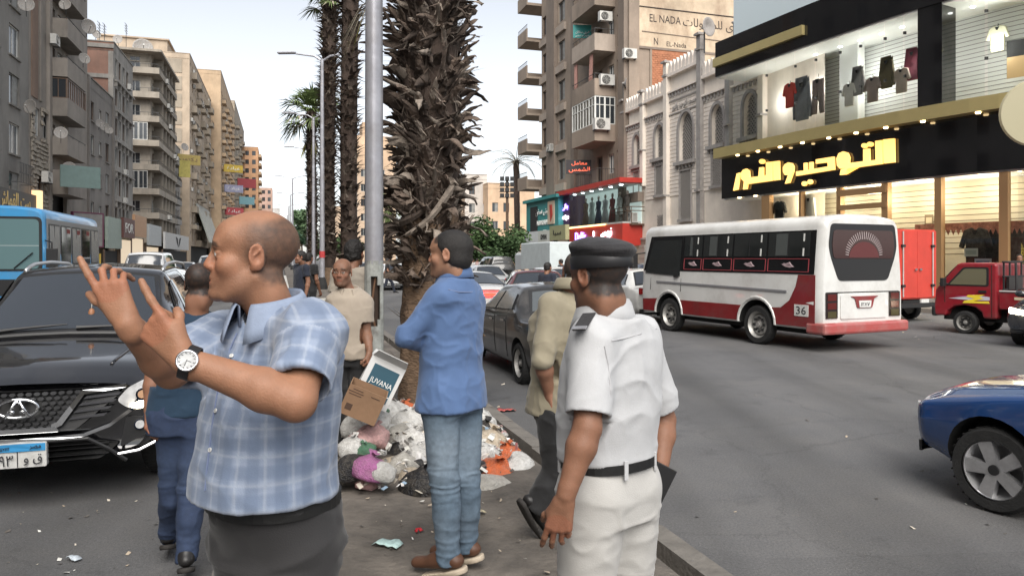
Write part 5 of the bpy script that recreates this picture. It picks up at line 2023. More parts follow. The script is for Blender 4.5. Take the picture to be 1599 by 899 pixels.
class Car:
 """body as a loft of cross-sections; x forward, y left, z up, wheels on z = 0"""
 def __init__(s,**k):
  s.__dict__.update(dict(L=4.4,W=1.75,H=1.45,bot=.2,hood=.92,trunk=.98,nose=.72,tail=.85,cowl=1.0,roof_f=.25,roof_r=-1.1,deck=-1.7,belt_f=.92,belt_r=1.0,wr=.60,cf=.14,cr=.10,kf=.10,axf=1.35,axr=-1.3,wheel=.31,rake_f=0.0,rake_r=0.0,hoodw=.86))
  s.__dict__.update(k)
  L=s.L/2
  s.tx=np.array([-L,-L+.08,s.deck,s.roof_r,(s.roof_r+s.roof_f)/2,s.roof_f,s.cowl,L-.25,L])
  s.tz=np.array([s.tail,s.trunk-.01,s.trunk,s.H-.03,s.H,s.H-.03,s.hood+.03,s.nose+.11,s.nose])
  xs=np.linspace(-L,L,260)
  z=np.interp(xs,s.tx,s.tz)
  ker=np.hanning(15)
  ker/=ker.sum()
  zp=np.pad(z,7,mode='edge')
  s.px,s.pz=xs,np.convolve(zp,ker,'valid')
 def top(s,x):
  return float(np.interp(x,s.px,s.pz))
 def belt(s,x):
  b=float(np.interp(x,[-s.L/2,s.deck,s.cowl,s.L/2],[s.tail-.02,s.belt_r,s.belt_f,s.nose-.02]))
  return min(b,s.top(x)-.035)
 def wfac(s,x):
  e=s.L/2-abs(x)
  return 1-.07*float(sm(1-e/.9))**2
 def ctrl(s,x):
  w=s.W/2*s.wfac(x)
  t,b=s.top(x),s.belt(x)
  f=min(1,max(0,(t-b-.05)/.35))
  wt=w*(s.hoodw*(1-f)+s.wr/.86*f*.86)if True else 0
  wb=w*.975
  e=s.L/2-abs(x)
  bt=s.bot+.10*float(sm(1-e/.5))
  return[(0,bt),(w*.86,bt),(w*.965,bt+.10),(w,(bt+b)/2+.06),(w*.995,b-.12),(wb,b),(wt,t-.045*(1-f)-.03*f),(wt*.86,t-.012),(wt*.45,t+.012),(0,t+.02)]
 def sec(s,x):
  p=[Vector(q)for q in s.ctrl(x)]
  for it in range(2):
   o=[p[0]]
   for a,b in zip(p[:-1],p[1:]):
    o+=[a.lerp(b,.22),a.lerp(b,.78)]
   o.append(p[-1])
   p=o
  return np.array([(q.x,q.y)for q in p])
 def warp(s,x,y,z):
  L=s.L/2
  wf=float(sm((x-(L-.9))/.9))
  wr=float(sm((-x-(L-.7))/.7))
  x=x-wf*(s.cf*y*y+s.kf*(z-.55)**2+s.rake_f*z)+wr*(s.cr*y*y+s.rake_r*z)
  return Vector((x,y,z))
 def front(s,y,z,off=0.0):
  return s.warp(s.L/2,y,z)+Vector((off,0,0))
 def rear(s,y,z,off=0.0):
  return s.warp(-s.L/2,y,z)-Vector((off,0,0))
 def side(s,x,z,off=0.0,sgn=1):
  q=s.sec(x)
  i=int(np.argmax(q[:,0]>q[:,0].max()-1e-6))
  m=q[2:]
  y=float(np.interp(z,np.maximum.accumulate(m[:,1]),m[:,0]))
  v=s.warp(x,sgn*y,z)
  return v+Vector((0,sgn*off,off*.35 if z>s.belt(x)else 0))
 def roofz(s,x,y):
  q=s.sec(x)
  k=len(q)//2
  m=q[k:][::-1]
  return float(np.interp(abs(y),m[:,0],m[:,1]))
 def body(s,parent,m,name="body",arches=True):
  L=s.L/2
  xs=sorted(set(np.round(np.concatenate([np.linspace(-L,L,54),[-L+.015,-L+.05,L-.015,L-.05]]),4)))
  rings=[]
  for x in xs:
   q=s.sec(x)
   e=L-abs(x)
   sh=1-.05*float(sm(1-e/.06))**2
   zc=(q[0,1]+q[-1,1])/2
   ring=[(y*sh,zc+(z-zc)*sh)for y,z in q]
   full=ring+[(-y,z)for y,z in ring[-2:0:-1]]
   rings.append([s.warp(x,y,z)for y,z in full])
  n=len(rings[0])
  vs=[v for r in rings for v in r]
  fs=[(i*n+k,(i+1)*n+k,(i+1)*n+(k+1)%n,i*n+(k+1)%n)for i in range(len(rings)-1)for k in range(n)]
  fs=[f[::-1]for f in fs]
  h=n//2
  for r,flip in((0,True),(len(rings)-1,False)):
   o=r*n
   for k in range(h):
    a,b=k,k+1
    c,d=(n-k-1)%n,(n-k)%n
    if k==0:
     f=(o+0,o+1,o+n-1)
    elif k==h-1:
     f=(o+k,o+h,o+n-k)
    else:
     f=(o+a,o+b,o+c,o+d)
    fs.append(f[::-1]if flip else f)
  mb=MB()
  mb.add(vs,fs,m)
  o=mb.build(name,parent)
  me=o.data
  bm=bmesh.new()
  bm.from_mesh(me)
  bmesh.ops.recalc_face_normals(bm,faces=bm.faces)
  bm.to_mesh(me)
  bm.free()
  if arches:
   c=MB()
   for ax in(s.axf,s.axr):
    for sg in(-1,1):
     r=s.wheel+.055
     c.lathe([(r,-.3),(r,.4)],M_UNDER,28,Matrix.Translation((ax,sg*(s.W/2),s.wheel+.02))@Matrix.Rotation(R(90 if sg<0 else-90),4,'X'))
   co=c.build("cutter",parent)
   bv=o.modifiers.new("b",'BOOLEAN')
   bv.operation='DIFFERENCE'
   bv.object=co
   bv.solver='EXACT'
   bv.material_mode='TRANSFER'
   dg=bpy.context.evaluated_depsgraph_get()
   nm=bpy.data.meshes.new_from_object(o.evaluated_get(dg))
   o.modifiers.clear()
   o.data=nm
   nm.name=name
   bpy.data.objects.remove(co)
  set_auto(o.data,38)
  return o
 def patch(s,name,parent,fun,m,nu=8,nv=8,thick=None):
  """curved plate: fun(u, v) for u, v in 0..1"""
  vs=[fun(i/nu,j/nv)for i in range(nu+1)for j in range(nv+1)]
  fs=[(i*(nv+1)+j,(i+1)*(nv+1)+j,(i+1)*(nv+1)+j+1,i*(nv+1)+j+1)for i in range(nu)for j in range(nv)]
  mb=MB()
  mb.add(vs,fs,m)
  return mb.build(name,parent,smooth=True)
 def poly(s,mb,pts,mp,m,thick=.012,sub=6):
  """polygon in surface coordinates (list of 2D points), laid on the skin by mp(a, b, off)"""
  out=[]
  n=len(pts)
  for i in range(n):
   a,b=pts[i],pts[(i+1)%n]
   d=math.hypot(b[0]-a[0],b[1]-a[1])
   k=max(1,int(d/.12))if sub else 1
   for j in range(k):
    t=j/k
    out.append((a[0]+(b[0]-a[0])*t,a[1]+(b[1]-a[1])*t))
  A=[mp(p[0],p[1],-.01)for p in out]
  B=[mp(p[0],p[1],thick)for p in out]
  n=len(A)
  vs=A+B
  mb.add(vs,[(i,(i+1)%n,n+(i+1)%n,n+i)for i in range(n)],m)
  from mathutils.geometry import tessellate_polygon
  tri=tessellate_polygon([[Vector((p[0],p[1],0))for p in out]])
  mb.add(B,[tuple(t)for t in tri],m)
 def glass(s,parent,mg=None,surround=M_PLAS):
  mg=mg or M_CARG
  def ws(u,v,off,ins):
   x0,x1=s.cowl-.03-ins,s.roof_f+.06+ins
   x=x0+(x1-x0)*v
   w=(s.W/2)*(.80+(s.wr*.95-.80)*v)-ins
   y=(u*2-1)*w
   z=s.roofz(x,y)
   return s.warp(x,y,z)+Vector((off*.75,0,off*.7))
  s.patch("windscreen_surround",parent,lambda u,v:ws(u,v,.006,0),surround,14,8)
  s.patch("windscreen",parent,lambda u,v:ws(u,v,.011,.045),mg,14,8)
  def rw(u,v,off,ins):
   x0,x1=s.deck+.05+ins,s.roof_r-.05-ins
   x=x0+(x1-x0)*v
   w=(s.W/2)*(.74+(s.wr*.93-.74)*v)-ins
   y=(1-u*2)*w
   z=s.roofz(x,y)
   return s.warp(x,y,z)+Vector((-off*.75,0,off*.7))
  s.patch("rear_window_surround",parent,lambda u,v:rw(u,v,.006,0),surround,12,6)
  s.patch("rear_window",parent,lambda u,v:rw(u,v,.011,.045),mg,12,6)
  mid=s.roof_f-.62*(s.roof_f-s.roof_r)*.62
  for sg in(1,-1):
   for nm,pts in(("surround",None),("front",None),("rear",None)):
    def quad(f,off):
     def g(u,v):
      a0,a1,b0,b1=f
      zb_=lambda x:s.belt(x)+.035
      x=(a0+(a1-a0)*u)*(1-v)+(b0+(b1-b0)*u)*v
      zt=s.top(x)-.115
      z=zb_(x)+(max(zt,zb_(x))-zb_(x))*v
      return s.side(x,z,off,sg)
     return g
    fr_a,fr_b=s.cowl-.22,s.roof_f+.10
    re_a,re_b=s.deck+.28,s.roof_r+.02
    f={"surround":(re_a,fr_a,re_b,fr_b),"front":(mid+.04,fr_a-.09,mid+.04,fr_b-.05),"rear":(re_a+.1,mid-.04,re_b+.06,mid-.04)}[nm]
    off=.005 if nm=="surround" else.012
    o=s.patch("window_surround" if nm=="surround" else "side_window",parent,quad(f,off),surround if nm=="surround" else mg,8,6)
    if sg<0:
     o.data.flip_normals()
 def wheels(s,parent,style='alloy',turn=0.0):
  r,w=s.wheel,.2
  t=MB()
  pr=[(r*.70,-w/2),(r*.92,-w/2),(r*.98,-w*.36),(r,-w*.25),(r,w*.25),(r*.98,w*.36),(r*.92,w/2),(r*.70,w/2)]
  t.lathe(pr,M_TYRE,32,cap=False)
  for i in range(32):
   a=2*math.pi*i/32
   t.cbox((0,0,0),(.005,.012,w*.8),M_TYRE,Matrix.Rotation(a,4,'Z')@Matrix.Translation((r,0,0)))
  tm=t.mesh("tyre")
  set_auto(tm,35)
  k=MB()
  rm_=M_RIM if style=='alloy' else M_STEEL
  k.lathe([(r*.70,-w*.4),(r*.72,w*.4),(r*.67,w*.44),(r*.63,w*.30),(r*.5,-w*.2),(0,-w*.2)],rm_,32,cap=False)
  if style=='alloy':
   for i in range(5):
    Mx=Matrix.Rotation(2*math.pi*i/5,4,'Z')
    k.add([(r*.05,-.035,w*.36),(r*.65,-.05,w*.40),(r*.65,.05,w*.40),(r*.05,.035,w*.36),(r*.05,-.04,w*.18),(r*.65,-.06,w*.22),(r*.65,.06,w*.22),(r*.05,.04,w*.18)],[(0,1,2,3),(0,4,5,1),(3,2,6,7),(1,5,6,2)],rm_,Mx)
  else:
   k.lathe([(r*.52,w*.1),(r*.42,w*.2),(r*.3,w*.02),(r*.2,w*.06),(r*.18,w*.26),(0,w*.3)],rm_,24,cap=False)
   for i in range(8):
    a=2*math.pi*i/8
    k.cbox((r*.36*math.cos(a),r*.36*math.sin(a),w*.12),(.05,.05,.06),M_DARK)
  k.lathe([(r*.13,w*.2),(r*.12,w*.42),(0,w*.43)],M_PLAS if style=='alloy' else rm_,16)
  km=k.mesh("rim")
  set_auto(km,35)
  for ax in(s.axf,s.axr):
   for sg in(1,-1):
    Mx=Matrix.Translation((ax,sg*(s.W/2*s.wfac(ax)*.985-w/2),r))@Matrix.Rotation(R(turn)if ax==s.axf else 0,4,'Z')@Matrix.Rotation(R(-90 if sg>0 else 90),4,'X')
    wh=empty("wheel",Mx,parent=parent)
    link("tyre",tm,wh)
    link("rim",km,wh)
def head_mat(P,hx,hy):
 """ground point P, heading (hx, hy)"""
 h=Vector((hx,hy,0)).normalized()
 return Matrix(((h.x,-h.y,0,P.x),(h.y,h.x,0,P.y),(0,0,1,P.z),(0,0,0,1)))
def view_pt(M,axis,val,px,py):
 """local point on the plane local[axis] = val that the photograph shows at a pixel"""
 I=M.inverted()
 o=I@Vector((0,0,CAMZ))
 d=I.to_3x3()@Vector(((px-CX)/FPX,1,-(py-CY)/FPX))
 t=(val-o[axis])/d[axis]
 return o+d*t
def mirror_part(s,parent,m,x=None):
 for sg in(1,-1):
  k=MB()
  p=s.side((x or s.cowl-.32),s.belt(s.cowl-.3)+.02,0,sg)
  k.tube([p,p+Vector((.02,sg*.1,.03))],.025,M_PLAS,6)
  c=p+Vector((.03,sg*.17,.06))
  k.lathe([(0,-.06),(.05,-.055),(.085,-.02),(.095,.03),(.085,.05),(0,.05)],m,14,Matrix.Translation(c)@Matrix.Rotation(R(-90),4,'Y')@Matrix.Scale(.8,4,(1,0,0))@Matrix.Scale(1.25,4,(0,1,0)))
  k.build("wing_mirror",parent,smooth=True)
def simple_lights(s,parent,on_tail=False,on_head=False,tz=.85,hz=.66,tw=.3,strip=False):
 for sg in(1,-1):
  y1,y0=s.W/2*.86,s.W/2*.86-tw
  k=MB()
  s.poly(k,rpoly([(sg*y0,hz-.06),(sg*y1,hz-.03),(sg*y1,hz+.09),(sg*y0,hz+.03)][::sg],.03),s.front,M_HEADON if on_head else M_LAMPC)
  k.build("headlight",parent)
  k=MB()
  s.poly(k,rpoly([(sg*y0,tz-.06),(sg*y1,tz-.09),(sg*y1,tz+.09),(sg*y0,tz+.06)][::-sg],.03),s.rear,M_TAILON if on_tail else M_TAIL)
  k.build("tail_light",parent)
 k=MB()
 if strip:
  y=s.W/2*.6
  s.poly(k,[(-y,tz-.03),(-y,tz+.03),(y,tz+.03),(y,tz-.03)],s.rear,M_TAILON)
  k.build("light_strip",parent)
  k=MB()
 s.poly(k,[(-.26,tz-.24),(-.26,tz-.1),(.26,tz-.1),(.26,tz-.24)],s.rear,M_PLATEW)
 k.build("number_plate",parent)
 k=MB()
 s.poly(k,rpoly([(-.4,.42),(.4,.42),(.42,.58),(-.42,.58)],.04),s.front,M_PLAS)
 k.build("grille",parent)
 k=MB()
 y=s.W/2*.84
 s.poly(k,[(-y,s.bot+.08),(y,s.bot+.08),(y,s.bot+.16),(-y,s.bot+.16)],s.front,M_PLAS)
 s.poly(k,[(-y,s.bot+.08),(-y,s.bot+.2),(y,s.bot+.2),(y,s.bot+.08)],s.rear,M_PLAS)
 k.build2("bumper_trim",parent,0)
def seams(s,parent,xs,m=M_UNDER):
 """door shut lines and sill"""
 for sg in(1,-1):
  k=MB()
  for x in xs:
   z0,z1=s.bot+.12,s.belt(x)+.02
   pts=[s.side(x,z0+(z1-z0)*i/6,.002,sg)for i in range(7)]
   k.tube(pts,.006,m,4)
  k.build("door_seam",parent)
  for x in xs[:-1]:
   k=MB()
   p=s.side(x+.13,s.belt(x)-.13,.012,sg)
   k.cbox(p,(.17,.03,.03),M_CHR if s.H<1.5 else M_PLAS)
   k.build("door_handle",parent)
def make_car(label,P,hx,hy,pm,cat="car",group=None,style='alloy',turn=0,lights={},glassm=None,**k):
 c=Car(**k)
 e=empty("parked_car" if 'parked' in label else "car",head_mat(P,hx,hy),label,cat,group)
 c.body(e,pm)
 c.glass(e,glassm)
 c.wheels(e,style,turn)
 simple_lights(c,e,**lights)
 mirror_part(c,e,pm)
 seams(c,e,[c.roof_r+.05,(c.roof_f+c.roof_r)/2+.1,c.cowl-.15])
 return e,c
GT="traffic on the avenue"
H_AWAY=(U2.x,U2.y)
H_TOW=(-U2.x,-U2.y)
def centre(P,h,dx):
 h=Vector((h[0],h[1],0)).normalized()
 return P+h*dx
# --- the black SUV facing the camera
MBLK=mat("paint_suv_black",(0.007,0.007,0.009),.12,coat=1.0,dirt=(.12,.11,.1),dirt_amt=.12,dscale=2.4)
suv=Car(L=4.45,W=1.86,H=1.70,bot=.26,hood=1.06,nose=.88,trunk=1.12,tail=1.0,cowl=.98,roof_f=.10,roof_r=-1.75,deck=-2.05,belt_f=1.08,belt_r=1.16,wr=.68,cf=.16,kf=.22,axf=1.36,axr=-1.25,wheel=.355,hoodw=.88)
Pf=G(30,5.15)
Ms=head_mat(centre(Pf,H_TOW,-2.225),*H_TOW)
es_=empty("suv",Ms,"black SUV with a chrome winged grille and lit headlight, facing the camera","car")
suv.body(es_,MBLK)
suv.glass(es_)
suv.wheels(es_,'alloy',-8)
mirror_part(suv,es_,MBLK)
seams(suv,es_,[-1.3,-.28,.72])
def fp(px,py):
 v=view_pt(Ms,0,suv.L/2-.06,px,py)
 return(v.y,v.z)
def sym(pts):
 return[(-y,z)for y,z in pts][::-1]
def both(name,pts,m,thick=.012,mats=None):
 k=MB()
 suv.poly(k,pts,suv.front,m,thick)
 suv.poly(k,sym(pts),suv.front,m,thick)
 k.build(name,es_)
# grille opening
k=MB()
suv.poly(k,rpoly([(-.62,.79),(-.34,.555),(.34,.555),(.62,.79),(.60,.845),(-.60,.845)],.03),suv.front,M_PLAS,.004)
k.build("grille",es_)
k=MB()
for i in range(16):
 for j in range(8):
  y=-.37+.05*i+(.025 if j%2 else 0)
  z=.585+.034*j
  if abs(y)<.26+(z-.56)*0.5 and not(abs(y)<.13 and abs(z-.715)<.055):
   suv.poly(k,ell(y,z,.021,.013,6),suv.front,mat("grille_gloss",(.03,.03,.032),.25),.010,sub=0)
o=k.build("grille_mesh",es_)
o["kind"]="stuff"
# chrome V wings
def wing(k,sg):
 t=.026
 pts=[(.20,.573),(.265,.60),(.40,.805),(.66,.835),(.66,.862),(.385,.835),(.235,.625),(.20,.61)]
 suv.poly(k,[(sg*y,z)for y,z in pts][::sg],suv.front,M_CHR,.03)
k=MB()
wing(k,1)
wing(k,-1)
suv.poly(k,rpoly([(-.25,.556),(.25,.556),(.23,.592),(-.23,.592)],.012),suv.front,M_CHR,.032)
for sg in(1,-1):
 suv.poly(k,[(sg*a,b)for a,b in((.0,.497),(.40,.505),(.56,.56),(.70,.66),(.78,.80),(.765,.80),(.68,.675),(.55,.58),(.40,.528),(.0,.52))][::sg],suv.front,M_CHR,.022)
k.build("chrome_trim",es_)
k=MB()
for sg in(1,-1):
 for i in range(4):
  z=.63+.047*i
  y0,y1=.30+.034*i*.9,.52+.03*i
  suv.poly(k,[(sg*a,b)for a,b in((y0,z),(y1,z+.012),(y1+.02,z+.03),(y0+.02,z+.018))][::sg],suv.front,mat("grille_bar",(.05,.05,.055),.3),.016)
k.build("grille_bar",es_)
# emblem: an oval ring holding an open A
k=MB()
ring=[suv.front(y,z,.045)for y,z in ell(0,.735,.125,.062,36)]
k.tube(ring+[ring[0]],.011,M_CHR,8,cap=False)
for a,b in(((-.072,.677),(-.004,.795)),((.072,.677),(.004,.795)),((-.05,.715),(-.015,.715)),((.05,.715),(.015,.715))):
 k.tube([suv.front(*a,.05),suv.front(*b,.05)],.012,M_CHR,8)
k.build("emblem",es_,smooth=True)
# headlights, fog lamps, lower grille, skid line
for sg in(1,-1):
 k=MB()
 pts=[(.60,.745),(.66,.69),(.74,.665),(.86,.70),(.885,.86),(.80,.895),(.67,.83)]
 suv.poly(k,rpoly([(sg*a,b)for a,b in pts][::sg],.03),suv.front,M_LAMPC,.02)
 o=k.build("headlight",es_)
 k=MB()
 suv.poly(k,rpoly([(sg*a,b)for a,b in((.68,.69),(.74,.672),(.85,.708),(.85,.745),(.72,.72))][::sg],.015),suv.front,M_HEADON,.028)
 k.build("daytime_lamp",o)
 k=MB()
 suv.poly(k,ell(sg*.765,.775,.045,.045,14)[::1],suv.front,M_CHR,.026)
 suv.poly(k,ell(sg*.765,.775,.03,.03,14)[::1],suv.front,mat("projector",(.5,.3,.18),.1,spec=.8),.03)
 k.build("projector",o)
 k=MB()
 suv.poly(k,rpoly([(sg*a,b)for a,b in((.62,.40),(.66,.62),(.84,.60),(.83,.50))][::sg],.02),suv.front,M_PLAS,.006)
 o=k.build("fog_lamp_recess",es_)
 k=MB()
 suv.poly(k,ell(sg*.75,.555,.04,.04,14),suv.front,M_CHR,.016)
 suv.poly(k,ell(sg*.75,.555,.03,.03,14),suv.front,M_LAMPC,.02)
 k.build("fog_lamp",o)
 k=MB()
 k.tube([suv.front(sg*.6,.352,.01),suv.front(sg*.74,.365,.01),suv.front(sg*.86,.42,.01)],.012,M_CHR,6)
 k.build("bumper_strip",es_)
k=MB()
suv.poly(k,rpoly([(-.62,.44),(-.5,.335),(.5,.335),(.62,.44),(.42,.475),(-.42,.475)],.03),suv.front,M_UNDER,.004)
for z in(.365,.41,.44):
 suv.poly(k,[(-.55,z),(.55,z),(.55,z+.01),(-.55,z+.01)],suv.front,M_PLAS,.012)
k.build("lower_grille",es_)
k=MB()
rim=[(-.66,.30),(-.42,.487),(.42,.487),(.66,.30)]
k.tube([suv.front(y,z,.01)for y,z in[(-.66,.30),(-.55,.40),(-.42,.487),(-.2,.492),(.2,.492),(.42,.487),(.55,.40),(.66,.30)]],.014,M_PLAS,6)
k.build("grille_rim",es_)
# plate: blue header and Arabic characters
k=MB()
suv.poly(k,rpoly([(-.175,.325),(.175,.325),(.175,.495),(-.175,.495)],.012),suv.front,M_PLATEW,.045)
o=k.build("number_plate",es_)
k=MB()
suv.poly(k,[(-.17,.438),(.17,.438),(.17,.49),(-.17,.49)],suv.front,M_PLATEB,.048)
k.build("plate_header",o)
RF=Matrix.Rotation(R(90),4,'Z')
for tx,y,z,w,h in(("٧٩٣",-.09,.38,.13,.075),("ق و",.095,.38,.11,.075),(arabic("مصر"),.11,.463,.07,.03),("EGYPT",-.08,.463,.07,.022)):
 body=tx if tx[0]!="ق" else "\uFEED \uFED5"
 me=text_mesh(body,w,h,.004,M_INK)
 p=suv.front(0,z,.05)
 link("lettering",me,o,Matrix.Translation((p.x+.002,y,z))@RF)
k=MB()
suv.poly(k,[(-.002,.33),(.002,.33),(.002,.437),(-.002,.437)],suv.front,M_INK,.047)
k.build("plate_divider",o)
# hood creases, wipers, roof rails
for sg in(1,-1):
 k=MB()
 pts=[]
 for i in range(12):
  x=.98+(2.0-.98)*i/11
  y=sg*(.62-.10*i/11)
  pts.append(suv.warp(x,y,suv.roofz(x,y)+.002))
 k.tube(pts,.012,MBLK,6)
 k.build("hood_crease",es_,smooth=True)
 k=MB()
 pts=[]
 for i in range(14):
  t=i/13
  x=.0-1.75*t
  y=sg*.60
  pts.append(suv.warp(x,y,suv.roofz(x,y)+.055*math.sin(min(1,t*6,(1-t)*6)*math.pi/2)+.0))
 k.tube(pts,.019,mat("rail_silver",(.45,.46,.48),.3,metal=.7),8)
 k.build("roof_rail",es_,smooth=True)
for y0,y1 in((.05,.62),(-.58,-.02)):
 k=MB()
 pts=[suv.warp(.93,y0+(y1-y0)*t,suv.roofz(.93-.05*t,y0+(y1-y0)*t)+.03)for t in(0,.3,.6,1)]
 k.tube(pts,[.02,.014,.012,.006],M_PLAS,6)
 k.build("wiper",es_)
k=MB()
pts=[suv.warp(.985,-.78+1.56*i/12,suv.roofz(.985,-.78+1.56*i/12)+.012)for i in range(13)]
k.tube(pts,.022,M_PLAS,6)
k.build("cowl_trim",es_)
# interior seen through the screen: hanging pendant, mirror
k=MB()
p=suv.warp(.55,.0,1.38)
mi=view_pt(Ms,0,.72,143,490)
k.lathe([(0,-.05),(.028,-.035),(.03,.0),(.02,.04),(0,.055)],mat("wood_pendant",(.3,.13,.06),.5),10,Matrix.Translation(mi))
k.tube([mi+Vector((0,0,.05)),mi+Vector((-.02,0,.12))],.004,M_WHITEF,4)
k.build("pendant",es_,smooth=True)
# --- old dark sedan along the median
P=S(8.5+2.75,4.0)
make_car("dusty black old sedan with a pale rear window beside the median",P,*H_AWAY,paint("old_black",(.02,.019,.018),.35,.3),style='steel',L=4.3,W=1.66,H=1.38,roof_f=.35,roof_r=-.8,deck=-1.3,cowl=.95,wr=.66,wheel=.29,bot=.2,trunk=.93,glassm=mat("pale_car_glass",(.09,.1,.105),.12,spec=.7))  # glass in one pale tone, rougher than on the other cars
# --- traffic ahead on the right
make_car("pale grey car with a red light strip across its tail",S(19.8,4.75),*H_AWAY,paint("silver_white",(.5,.5,.5),.2),group=GT,L=4.9,W=1.88,H=1.42,roof_f=.2,roof_r=-1.1,deck=-1.9,trunk=1.08,tail=.98,lights=dict(on_tail=True,strip=True,tz=.88),wheel=.34)
Pm=G(832,19.2)
make_car("maroon hatchback with lit tail lights, turning off",Pm,-.05,1,paint("maroon",(.10,.012,.014),.15),group=GT,L=4.2,W=1.78,H=1.48,roof_f=.3,roof_r=-1.35,deck=-1.9,trunk=1.05,tail=.95,lights=dict(on_tail=True,tz=.9),wheel=.31)
make_car("white saloon before the maroon hatchback",G(858,26),-.25,1,paint("white1",(.62,.62,.6),.25),group=GT)
make_car("black off roader among the far traffic",G(770,44),-.3,1,paint("black2",(.012,.012,.012),.2),group=GT,L=4.6,W=1.9,H=1.85,roof_f=.2,roof_r=-2.0,deck=-2.2,trunk=1.2,tail=1.05,cowl=1.05,hood=1.1,nose=.95,belt_f=1.15,belt_r=1.15,bot=.3,wheel=.38)
make_car("white saloon between the officer's cap and the minibus",G(986,22),-.28,1,paint("white2",(.66,.66,.64),.2),group=GT,L=4.3,H=1.45,lights=dict(tz=.88,tw=.22))
make_car("dark blue hatchback beyond the white saloon",G(1003,29),-.25,1,paint("navy1",(.02,.028,.05),.2),group=GT,L=4.0,H=1.55)
make_car("grey saloon in the far traffic by the palm",G(752,33),-.3,1,paint("grey1",(.3,.31,.32),.25),group=GT)
make_car("pale saloon far down the avenue beside the lamp pole",G(612,42),-.3,1,paint("pale1",(.55,.56,.56),.25),group=GT)
make_car("silver saloon far off between the two palms",G(572,47),-.3,1,paint("silver3",(.5,.51,.52),.25),group=GT,H=1.5)
# --- oncoming traffic on the left
make_car("white van heading towards us behind the black SUV",S(33.5,-5.2),*H_TOW,paint("white3",(.66,.67,.68),.15),group=GT,L=4.3,W=1.72,H=2.0,cowl=1.45,roof_f=.85,roof_r=-1.95,deck=-2.1,trunk=1.9,tail=1.6,hood=1.15,nose=.95,belt_f=1.2,belt_r=1.2,wr=.74,wheel=.31)
make_car("silver off roader heading towards us beside the white van",S(37,-2.9),*H_TOW,paint("silver1",(.48,.5,.52),.15),group=GT,L=4.5,W=1.85,H=1.9,cowl=1.1,roof_f=.4,roof_r=-2.0,deck=-2.15,trunk=1.3,tail=1.1,hood=1.15,nose=1.0,belt_f=1.2,belt_r=1.2,bot=.3,wr=.7,wheel=.37)
make_car("pale off roader third in the oncoming queue",S(47,-2.2),*H_TOW,paint("pale2",(.5,.5,.48),.15),group=GT,L=4.5,W=1.85,H=1.9,cowl=1.1,roof_f=.4,roof_r=-2.0,deck=-2.15,trunk=1.3,tail=1.1,hood=1.15,nose=1.0,belt_f=1.2,belt_r=1.2,bot=.3,wheel=.37)
make_car("white saloon cut by the picture edge behind the black SUV",S(9.6,-6.6),*H_TOW,paint("white4",(.6,.62,.6),.15),group=GT,L=4.3,H=1.45)
for i,(a,b,cn,c_,H_)in enumerate(((52,-6.0,"grey4",(.35,.36,.37),1.5),(57,-3.3,"white5",(.6,.6,.6),1.5),(63,-8.2,"silver5",(.5,.5,.52),1.5),(64,-2.0,"dark5",(.05,.05,.06),1.9),(43,-8.6,"white6",(.62,.62,.6),1.48),(74,-4.8,"white7",(.6,.6,.58),1.6),(85,-2.5,"red7",(.25,.03,.03),1.5))):
 make_car(("grey saloon","white saloon","silver saloon","dark off roader","white saloon by the far kerb","small white car","small red car")[i]+" in the oncoming queue, "+("behind the white van","behind the silver off roader","near the far kerb","behind the pale off roader","level with the silver off roader","deep in the queue","at the back of the queue")[i],S(a,b),*H_TOW,paint(cn,c_,.15),group=GT,H=H_,lights=dict(on_head=i in(1,5)))
# --- cars at the right
Pb=G(1562,5.2)
hb=(-.42,.907)
cb=Vector((*hb,0)).normalized()
lb_=Vector((-cb.y,cb.x,0))
make_car("blue car entering the picture with bright alloy wheels",Pb-cb*1.30-lb_*.76,*hb,paint("blue",(.012,.05,.17),.05,.15),L=4.1,W=1.76,H=1.42,hood=.92,nose=.70,cowl=.8,roof_f=.05,axf=1.30,wheel=.298,turn=4,cf=.22,lights=dict(hz=.58),belt_f=.88)
make_car("dark car with a lit headlight nosing in by the red pickup",G(1700,15.4),-.8,-.6,paint("dark3",(.015,.018,.024),.15),L=4.2,W=1.75,H=1.46,lights=dict(on_head=True,hz=.70))
